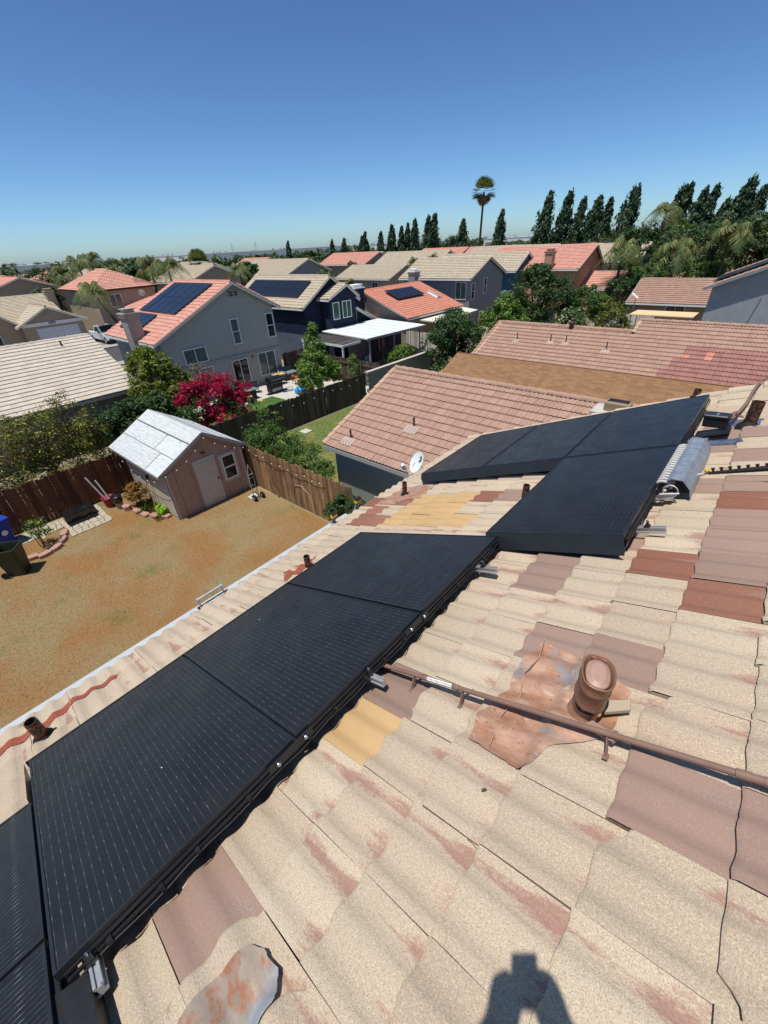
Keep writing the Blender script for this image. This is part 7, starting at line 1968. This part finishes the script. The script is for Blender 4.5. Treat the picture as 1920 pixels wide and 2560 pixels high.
# spiky plant by the shed
t = thing('spiky_plant', 'dark spiky-leaved plant in front of the rust-coloured shrub', 'plant', (-16.35, 3.85, 0)); m = MB()
for k in range(34):
    a = rnd.uniform(0, 6.28); l = rnd.uniform(.3, .55); e_ = rnd.uniform(.2, 1.2); d_ = Vector((math.cos(a) * math.cos(e_), math.sin(a) * math.cos(e_), math.sin(e_))); s_ = Vector((-math.sin(a), math.cos(a), 0)) * .016
    p = Vector((-16.35, 3.85, .03)); m.add([p - s_, p + s_, p + d_ * l * .6 + s_ * .8, p + d_ * l * .6 - s_ * .8, p + d_ * l - Vector((0, 0, .06))], [(0, 1, 2, 3), (3, 2, 4)])
m.part('spikes', LF_DARK, t)
o = blades('weeds', 2600, -17.2, -15.2, 3.85, 4.42, .06, .2, LF_OLIVE); tag(o, 'weedy grass along the sunny side of the shed', 'weeds', kind='stuff')
# flowers on the planter table
V, F = leaf_cloud([(-25.4, 14.6, .85, .5, .6, .22)], 900, .055, .16, 40, seed=99); me = mesh_np('table_flowers', V - np.array([-25.4, 14.6, .7]), F, LF_BOUG); o = bpy.data.objects.new('table_flowers', me); o.location = (-25.4, 14.6, .7); C.objects.link(o); tag(o, 'magenta flowers filling the planter table on the patio', 'flowers')

# cypresses and broad trees on the skyline
def cypress(x, y, h, w, label, group, lean=(.0, .0), n=2600, m=LF_CYP, base=.4, size=.30):
    SEED[0] += 1; g_ = np.random.default_rng(SEED[0])
    t = thing('cypress_tree', label, 'tree', (x, y, 0), group)
    k = 230
    z = g_.uniform(0, 1, k) ** .85
    rad = w * .5 * np.clip(1.15 * (1 - z) ** .75 + .06, 0, 1) * np.minimum(1, .45 + z * 2.5)
    a = g_.uniform(0, 2 * np.pi, k); rr = rad * g_.uniform(.45, 1.15, k)
    cz = base + z * (h - base - .3)
    cc = np.c_[np.cos(a) * rr + lean[0] * z ** 1.6, np.sin(a) * rr + lean[1] * z ** 1.6, cz]
    ci = g_.integers(0, k, n); e_ = g_.normal(size=(n, 3)) * np.array([.5, .5, .8]); sc = (.22 + .40 * (1 - z[ci])) * (w / 3.0)
    P = cc[ci] + e_ * sc[:, None]
    P[:, 0] += lean[0] * .04 * e_[:, 2]
    nn = np.c_[np.cos(a[ci]), np.sin(a[ci]), np.full(n, .35)] + g_.normal(size=(n, 3)) * .6; nn /= np.linalg.norm(nn, axis=1)[:, None]
    up = np.array([lean[0] * .15, lean[1] * .15, 1.0]) + g_.normal(size=(n, 3)) * .45; aa = up - nn * (up * nn).sum(1)[:, None]; aa /= np.linalg.norm(aa, axis=1)[:, None]; bb = np.cross(nn, aa)
    s_ = size * g_.uniform(.6, 1.5, n) * (w / 3.0) ** .5
    V = np.empty((n, 4, 3)); V[:, 0] = P - aa * s_[:, None]; V[:, 2] = P + aa * s_[:, None]; V[:, 1] = P + bb * (s_ * .42)[:, None]; V[:, 3] = P - bb * (s_ * .42)[:, None]
    me = mesh_np('crown', V.reshape(-1, 3), np.arange(4 * n).reshape(n, 4), m); o = bpy.data.objects.new('crown', me); C.objects.link(o); o.parent = t
    q = MB(Matrix.Translation((x, y, 0))); q.tube([(0, 0, -.1), (0, 0, h * .4), (lean[0] * .5, lean[1] * .5, h * .8)], [w * .07, w * .05, w * .02], 7); q.part('trunk', BARK, t)
CY = [(-107.0, 105.1, 10.3, 2.4), (-103.1, 108.9, 10.5, 2.4), (-102.4, 109.7, 11.5, 2.4), (-98.8, 112.9, 11.5, 2.5), (-96.2, 115.1, 12.9, 3.0), (-93.9, 116.9, 12.5, 2.4), (-92.5, 118.1, 13.3, 2.4), (-90.8, 119.4, 13.9, 3.0), (-87.5, 121.8, 14.5, 3.4), (-86.1, 122.8, 14.9, 3.6), (-79.0, 127.5, 13.2, 3.4), (-69.5, 132.9, 14.8, 3.4), (-118.1, 92.5, 10.4, 1.8), (-109.5, 102.5, 10.0, 2.0)]
for k, (x, y, h, w2) in enumerate(CY):
    cypress(x, y, h, w2 * 1.35, ('dark narrow cypress, %s from the left in the row left of the fan palm' % ('first', 'second', 'third', 'fourth', 'fifth', 'sixth', 'seventh', 'eighth', 'ninth', 'tenth')[k]) if k < 10 else ('dark cypress just left of the fan palm trunk', 'lone dark cypress right of the fan palm trunk', 'small lone cypress far left of the cypress row', 'small cypress at the left end of the row')[k - 10], 'cypresses left of the fan palm', (.5, .2), 2800)
CR = [(-43.2, 101.2, 15.4, 4.0), (-39.7, 102.6, 15.2, 3.8), (-37.1, 103.6, 14.3, 3.0), (-34.5, 104.4, 14.1, 3.9), (-32.5, 105.1, 13.7, 3.2), (-28.7, 106.2, 15.2, 4.4), (-20.9, 108.0, 14.6, 3.9), (-20.0, 108.2, 14.9, 3.0), (-17.7, 108.6, 13.9, 3.4), (-16.1, 108.8, 14.3, 3.2), (-13.9, 109.1, 12.3, 2.8), (-12.1, 109.3, 13.6, 3.4), (-11.2, 109.4, 14.8, 4.4), (-9.2, 109.5, 13.7, 3.4), (-6.4, 109.7, 11.6, 3.4)]
LBR = ['tall wind-bent cypress first from the left of the right-hand group', 'tall wind-bent cypress second from the left of the right-hand group', 'slimmer cypress third in the right-hand group', 'broad cypress fourth in the right-hand group', 'shorter cypress fifth in the right-hand group', 'lone broad cypress leaning right, before the gap', 'cypress left of the twin tops', 'slim twin-topped cypress near the right', 'cypress in the thick right-hand stand', 'pointed cypress in the thick right-hand stand', 'small cypress in the thick right-hand stand', 'cypress beside the tallest right-hand one', 'tallest wind-bent cypress at the right', 'cypress right of the tallest one', 'last cypress at the right edge']
for k, (x, y, h, w2) in enumerate(CR):
    cypress(x, y, h, w2 * 1.3, LBR[k], 'cypresses on the right', (.95, .2), 3600, size=.26)
BR = [(-15.6, 64.0, 8.6, 4.4, LF_DARK, 'dark tall tree left of the right-hand palms'), (-11.6, 65.5, 8.8, 5.0, LF_FAR, 'dense green tree behind the yellowing palm'), (-8.6, 67.0, 9.0, 5.0, LF_DARK, 'dark dense tree between the right-hand palms'), (-5.2, 68.0, 9.4, 5.2, LF_FAR, 'dense green tree behind the brown roof with the dish'), (-2.6, 69.0, 9.8, 5.0, LF_DARK, 'dark dense tree near the right edge above the brown roofs'), (-20.4, 92.0, 9.8, 3.6, LF_DARK, 'dark broad tree between the lone cypress and the thick stand'), (-27.6, 95.7, 7.4, 4.6, LF_FAR, 'mid green tree below the right-hand cypresses'), (-22.0, 93.0, 7.2, 3.4, LF_FAR, 'green tree below the lone broad cypress'), (-15.4, 92.1, 9.6, 5.2, LF_SHRUB, 'large green tree under the thick cypress stand'), (-10.1, 93.0, 9.8, 5.0, LF_FAR, 'green tree mass near the right edge'), (-5.5, 94.6, 9.6, 5.2, LF_DARK, 'dark tree mass at the right edge under the cypresses'), (-1.5, 96, 10.4, 5.2, LF_DARK, 'dark tree at the far right edge'),
      (-13.0, 63.0, 5.2, 4.2, LF_SHRUB, 'bushy green tree behind the right-hand palms'), (-7.5, 64.0, 5.0, 4.4, LF_SHRUB, 'green tree between the palms and the brown roofs'), (-44.0, 88.0, 6.6, 4.4, LF_FAR, 'green tree below the first right-hand cypress'), (-38.0, 93.0, 6.4, 4.2, LF_FAR, 'green tree in front of the right-hand cypresses'), (-66.0, 112.0, 7.0, 5.0, LF_FAR, 'green tree behind the fan palm trunk'), (-76, 118, 9.2, 4.8, LF_FAR, 'bushy tree between the two left cypress groups'), (-72, 122, 8.2, 4.4, LF_FAR, 'bushy tree left of the lone cypress'), (-48, 68, 6.0, 3.6, LF_SHRUB, 'green tree behind the grey gable house'), (-43.0, 36.5, 5.4, 2.6, LF_OLIVE, 'feathery tree beside the navy house chimney'), (-40.5, 54.0, 6.0, 2.8, LF_OLIVE, 'olive tree between the sand-roofed houses'),
      (-30.5, 101, 7.6, 5.4, LF_DARK, 'dark bushy tree between two right-hand cypresses'), (-25.0, 102, 8.6, 5.6, LF_DARK, 'dark bushy tree under the lone broad cypress'), (-18.0, 103, 9.6, 5.8, LF_DARK, 'dark bushy tree at the foot of the thick stand'), (-12.5, 101, 9.8, 6.0, LF_CYP, 'dark mass of foliage in the thick stand'), (-7.5, 102, 10.2, 6.0, LF_CYP, 'dark mass of foliage right of the tallest cypress'), (-3.5, 103, 10.6, 6.0, LF_CYP, 'dark mass of foliage touching the right edge'), (-36.0, 100, 7.0, 5.0, LF_DARK, 'dark low tree under the second and third right-hand cypresses'), (-41.5, 99, 6.8, 4.6, LF_DARK, 'dark low tree under the first right-hand cypress'), (-95, 70, 6.8, 5, LF_FAR, 'far green tree left of the cypress row'), (-108, 82, 6.6, 5, LF_FAR, 'far green tree at the foot of the small cypress'), (-120, 60, 7.0, 5, LF_FAR, 'far green tree on the left skyline'), (-100, 26, 7.6, 5.5, LF_FAR, 'green tree behind the left pink roofs'), (-112, 44, 7.2, 5, LF_FAR, 'far green tree behind the sand roofs'), (-90, 36, 7.4, 5, LF_DARK, 'dark tree right of the left palm clump'), (-86, 4.0, 5.2, 3.6, LF_THUJA, 'round golden-green tree at the left edge'), (-80, 18.5, 5.6, 3.0, LF_FAR, 'tree left of the pink hip roof'), (-56, 50, 5.4, 3.6, LF_FAR, 'green tree behind the grey house with two small windows'), (-72, 47, 7.0, 3.8, LF_DARK, 'dark tree behind the pink roof ridge')]
for (x, y, h, w2, mm, lb) in BR:
    SEED[0] += 1; r_ = random.Random(SEED[0]); hw = w2 / 2
    bl = [(0, 0, h * .62, hw, hw, h * .36)] + [(r_.uniform(-.6, .6) * hw, r_.uniform(-.6, .6) * hw, h * r_.uniform(.4, .8), hw * r_.uniform(.45, .7), hw * r_.uniform(.45, .7), h * r_.uniform(.16, .26)) for _ in range(4)]
    plant('broadleaf_tree', lb, (x, y, 0), bl, 3000 if y > 75 or x < -40 else 5200, .24 if y > 75 or x < -40 else .17, mm, 'tree', .18, 5, 'trees of the estate', clump=.75, clumps=80)

def queen_palm(x, y, h, label, r=2.2, lean=(0, 0), fr=22, m=LF_PALM):
    SEED[0] += 1; r_ = random.Random(SEED[0])
    t = thing('queen_palm', label, 'palm', (x, y, 0), 'palms of the estate')
    top = Vector((x + lean[0], y + lean[1], h)); b = Vector((x, y, 0))
    q = MB(); q.tube([b, b.lerp(top, .35) + Vector((lean[0] * -.1, 0, 0)), b.lerp(top, .7), top], [.20, .16, .14, .12], 9); q.part('trunk', PALMBARK, t)
    q = MB(); V = []; F = []
    for k in range(fr):
        a = 2 * math.pi * k / fr + r_.uniform(-.2, .2); el = r_.uniform(.1, 1.25); L = r * r_.uniform(.85, 1.15)
        d = Vector((math.cos(a), math.sin(a), 0)); s_ = Vector((-math.sin(a), math.cos(a), 0)); P = []
        for i in range(11):
            f = i / 10; P.append(top + d * (L * f * math.cos(el) * (1 - .12 * f)) + Vector((0, 0, L * (f * math.sin(el) - f * f * (.55 + .45 * math.cos(el))))))
        q.tube(P[::2], [.03, .025, .02, .015, .008, .004], 4)
        for i in range(1, 11):
            for u_ in (0, .33, .66):
                p = P[i - 1].lerp(P[i], u_); w_l = .55 * math.sin(math.pi * min(.97, (i + u_) / 11.5)) * r / 2.2 + .1
                for sg in (-1, 1):
                    tip = p + s_ * (sg * w_l * .75) + Vector((0, 0, -w_l * r_.uniform(.35, .95))) + d * w_l * .3
                    wd = (P[i] - P[i - 1]).normalized() * .035
                    V += [p - wd, p + wd, tip + wd * .2, tip - wd * .2]; F.append(tuple(range(len(V) - 4, len(V))))
    q.part('frond_ribs', LF_PALM, t)
    me = mesh_np('fronds', np.array([tuple(v) for v in V]) - np.array([x, y, 0]), np.array(F), m); o = bpy.data.objects.new('fronds', me); C.objects.link(o); o.parent = t
queen_palm(-58.3, 20.0, 5.6, 'leaning palm with a thin dry crown before the pink hip roof', 3.1, (-1.3, -1.9), 17, LF_FAN)
for k, (x, y, h, r, lb) in enumerate(((-86.1, 26.1, 8.0, 3.8, 'palm in the tall clump on the left skyline'), (-88.0, 28.5, 8.6, 3.6, 'tallest palm of the clump on the left skyline'), (-84.0, 23.0, 7.0, 3.2, 'lower palm left of the skyline clump'), (-63.4, 29.6, 7.2, 3.7, 'palm right above the ridge of the pink solar roof'), (-66.0, 28.0, 7.4, 3.6, 'palm left above the ridge of the pink solar roof'), (-68.7, 25.8, 5.6, 2.4, 'shaggy palm beside the pink hip roof'), (-80.2, 28.1, 6.8, 2.6, 'slim palm right of the skyline clump'), (-59.1, 37.5, 6.4, 2.6, 'palm left of the navy house roof'), (-92, 10, 5.0, 2.2, 'small palm at the left edge behind the sand roof'), (-80, 9.5, 4.4, 2.2, 'small palm left of the sand-roofed chimney'), (-38.6, 38.6, 4.6, 1.9, 'palm between the two sand roofs behind the navy house'), (-50.0, 66.0, 5.6, 2.2, 'palm in front of the far pink roof'), (-15.2, 59.0, 6.9, 3.2, 'tall palm left of the pair on the right'), (-9.6, 58.5, 6.6, 3.4, 'yellowing palm of the pair on the right'), (-6.0, 62.0, 7.6, 3.6, 'right-hand palm near the brown roofs'), (-17.6, 88.5, 10.8, 3.8, 'palm standing before the thick cypress stand'), (-5.0, 76.0, 7.6, 3.4, 'palm near the right edge behind the dish'))):
    queen_palm(x, y, h, lb, r, (rnd.uniform(-.5, .5), rnd.uniform(-.3, .3)))
# fan palms
def fan_palm(x, y, h, label, r=1.9, lean=.4):
    SEED[0] += 1; g_ = random.Random(SEED[0]); t = thing('fan_palm', label, 'palm', (x, y, 0), 'fan palms')
    top = Vector((x + lean, y, h - r * .6)); b = Vector((x, y, 0)); q = MB(); q.tube([b, b.lerp(top, .5), top], [.34, .26, .22], 10); q.part('trunk', PALMBARK, t)
    for nm, n_, e0, e1, L0, mm in (('fronds', 85, -.45, 1.45, 1.05, LF_FAN), ('dead_skirt', 44, -1.45, -.35, .75, mat('dead_frond', '#8a7757', .95, 0, .3, 5))):
        V = []; F = []
        for k in range(n_):
            a = g_.uniform(0, 6.28); e_ = g_.uniform(e0, e1); d = Vector((math.cos(a) * math.cos(e_), math.sin(a) * math.cos(e_), math.sin(e_))); s_ = Vector((-math.sin(a), math.cos(a), 0)); u_ = s_.cross(d)
            c = top + d * (r * .5 * L0) + Vector((0, 0, -.55 * (nm == 'dead_skirt') * g_.uniform(0, 1)))
            for j in range(9):
                th = -1.25 + 2.5 * j / 8; tip = c + (d * math.cos(th) + s_ * math.sin(th)) * (r * .55 * L0) + u_ * g_.uniform(-.1, .1) - Vector((0, 0, .12)); w_ = (s_ * math.cos(th) - d * math.sin(th)) * .07
                V += [c - w_ * .3, c + w_ * .3, c.lerp(tip, .55) + w_ * 1.5, tip, c.lerp(tip, .55) - w_ * 1.5]; F.append(tuple(range(len(V) - 5, len(V))))
        q = MB(); q.add(V, F); q.part(nm, mm, t)
fan_palm(-59.5, 104.2, 18.8, 'very tall fan palm standing alone against the sky', 2.9)
fan_palm(-88.3, 47.0, 8.4, 'fan palm above the roofs left of centre', 2.3)
# far wood: one mass
def far_wood(name, label, n_t, seed, ang0, ang1, d0, d1, h0, h1, wk=1.0):
    g_ = np.random.default_rng(seed); Vs = []; Fs = []; off = 0
    for k in range(n_t):
        a = g_.uniform(ang0, ang1); D = g_.uniform(d0, d1); x, y = -math.cos(a) * D, math.sin(a) * D; h = g_.uniform(h0, h1); w_ = h * g_.uniform(.35, .7) * wk
        V, F = leaf_cloud([(x, y, h * .55, w_, w_, h * .45), (x + w_ * .5, y, h * .4, w_ * .7, w_ * .7, h * .35)], 150, .75, 1.3, 26, seed=int(g_.integers(1e9)), aspect=.6)
        Vs.append(V); Fs.append(F + off); off += len(V)
    me = mesh_np(name, np.vstack(Vs), np.vstack(Fs), LF_FAR); o = bpy.data.objects.new(name, me); C.objects.link(o); tag(o, label, 'trees', kind='stuff')
far_wood('far_trees', 'hazy band of distant trees along the skyline', 420, 5, math.radians(2), math.radians(84), 150, 330, 4.5, 7.2)
far_wood('far_trees', 'farthest faint line of trees at the horizon', 420, 6, math.radians(0), math.radians(88), 420, 900, 5, 9, 1.2)
far_wood('garden_trees', 'low garden trees among the far roofs', 120, 8, math.radians(4), math.radians(72), 92, 150, 3.0, 5.6, .9)
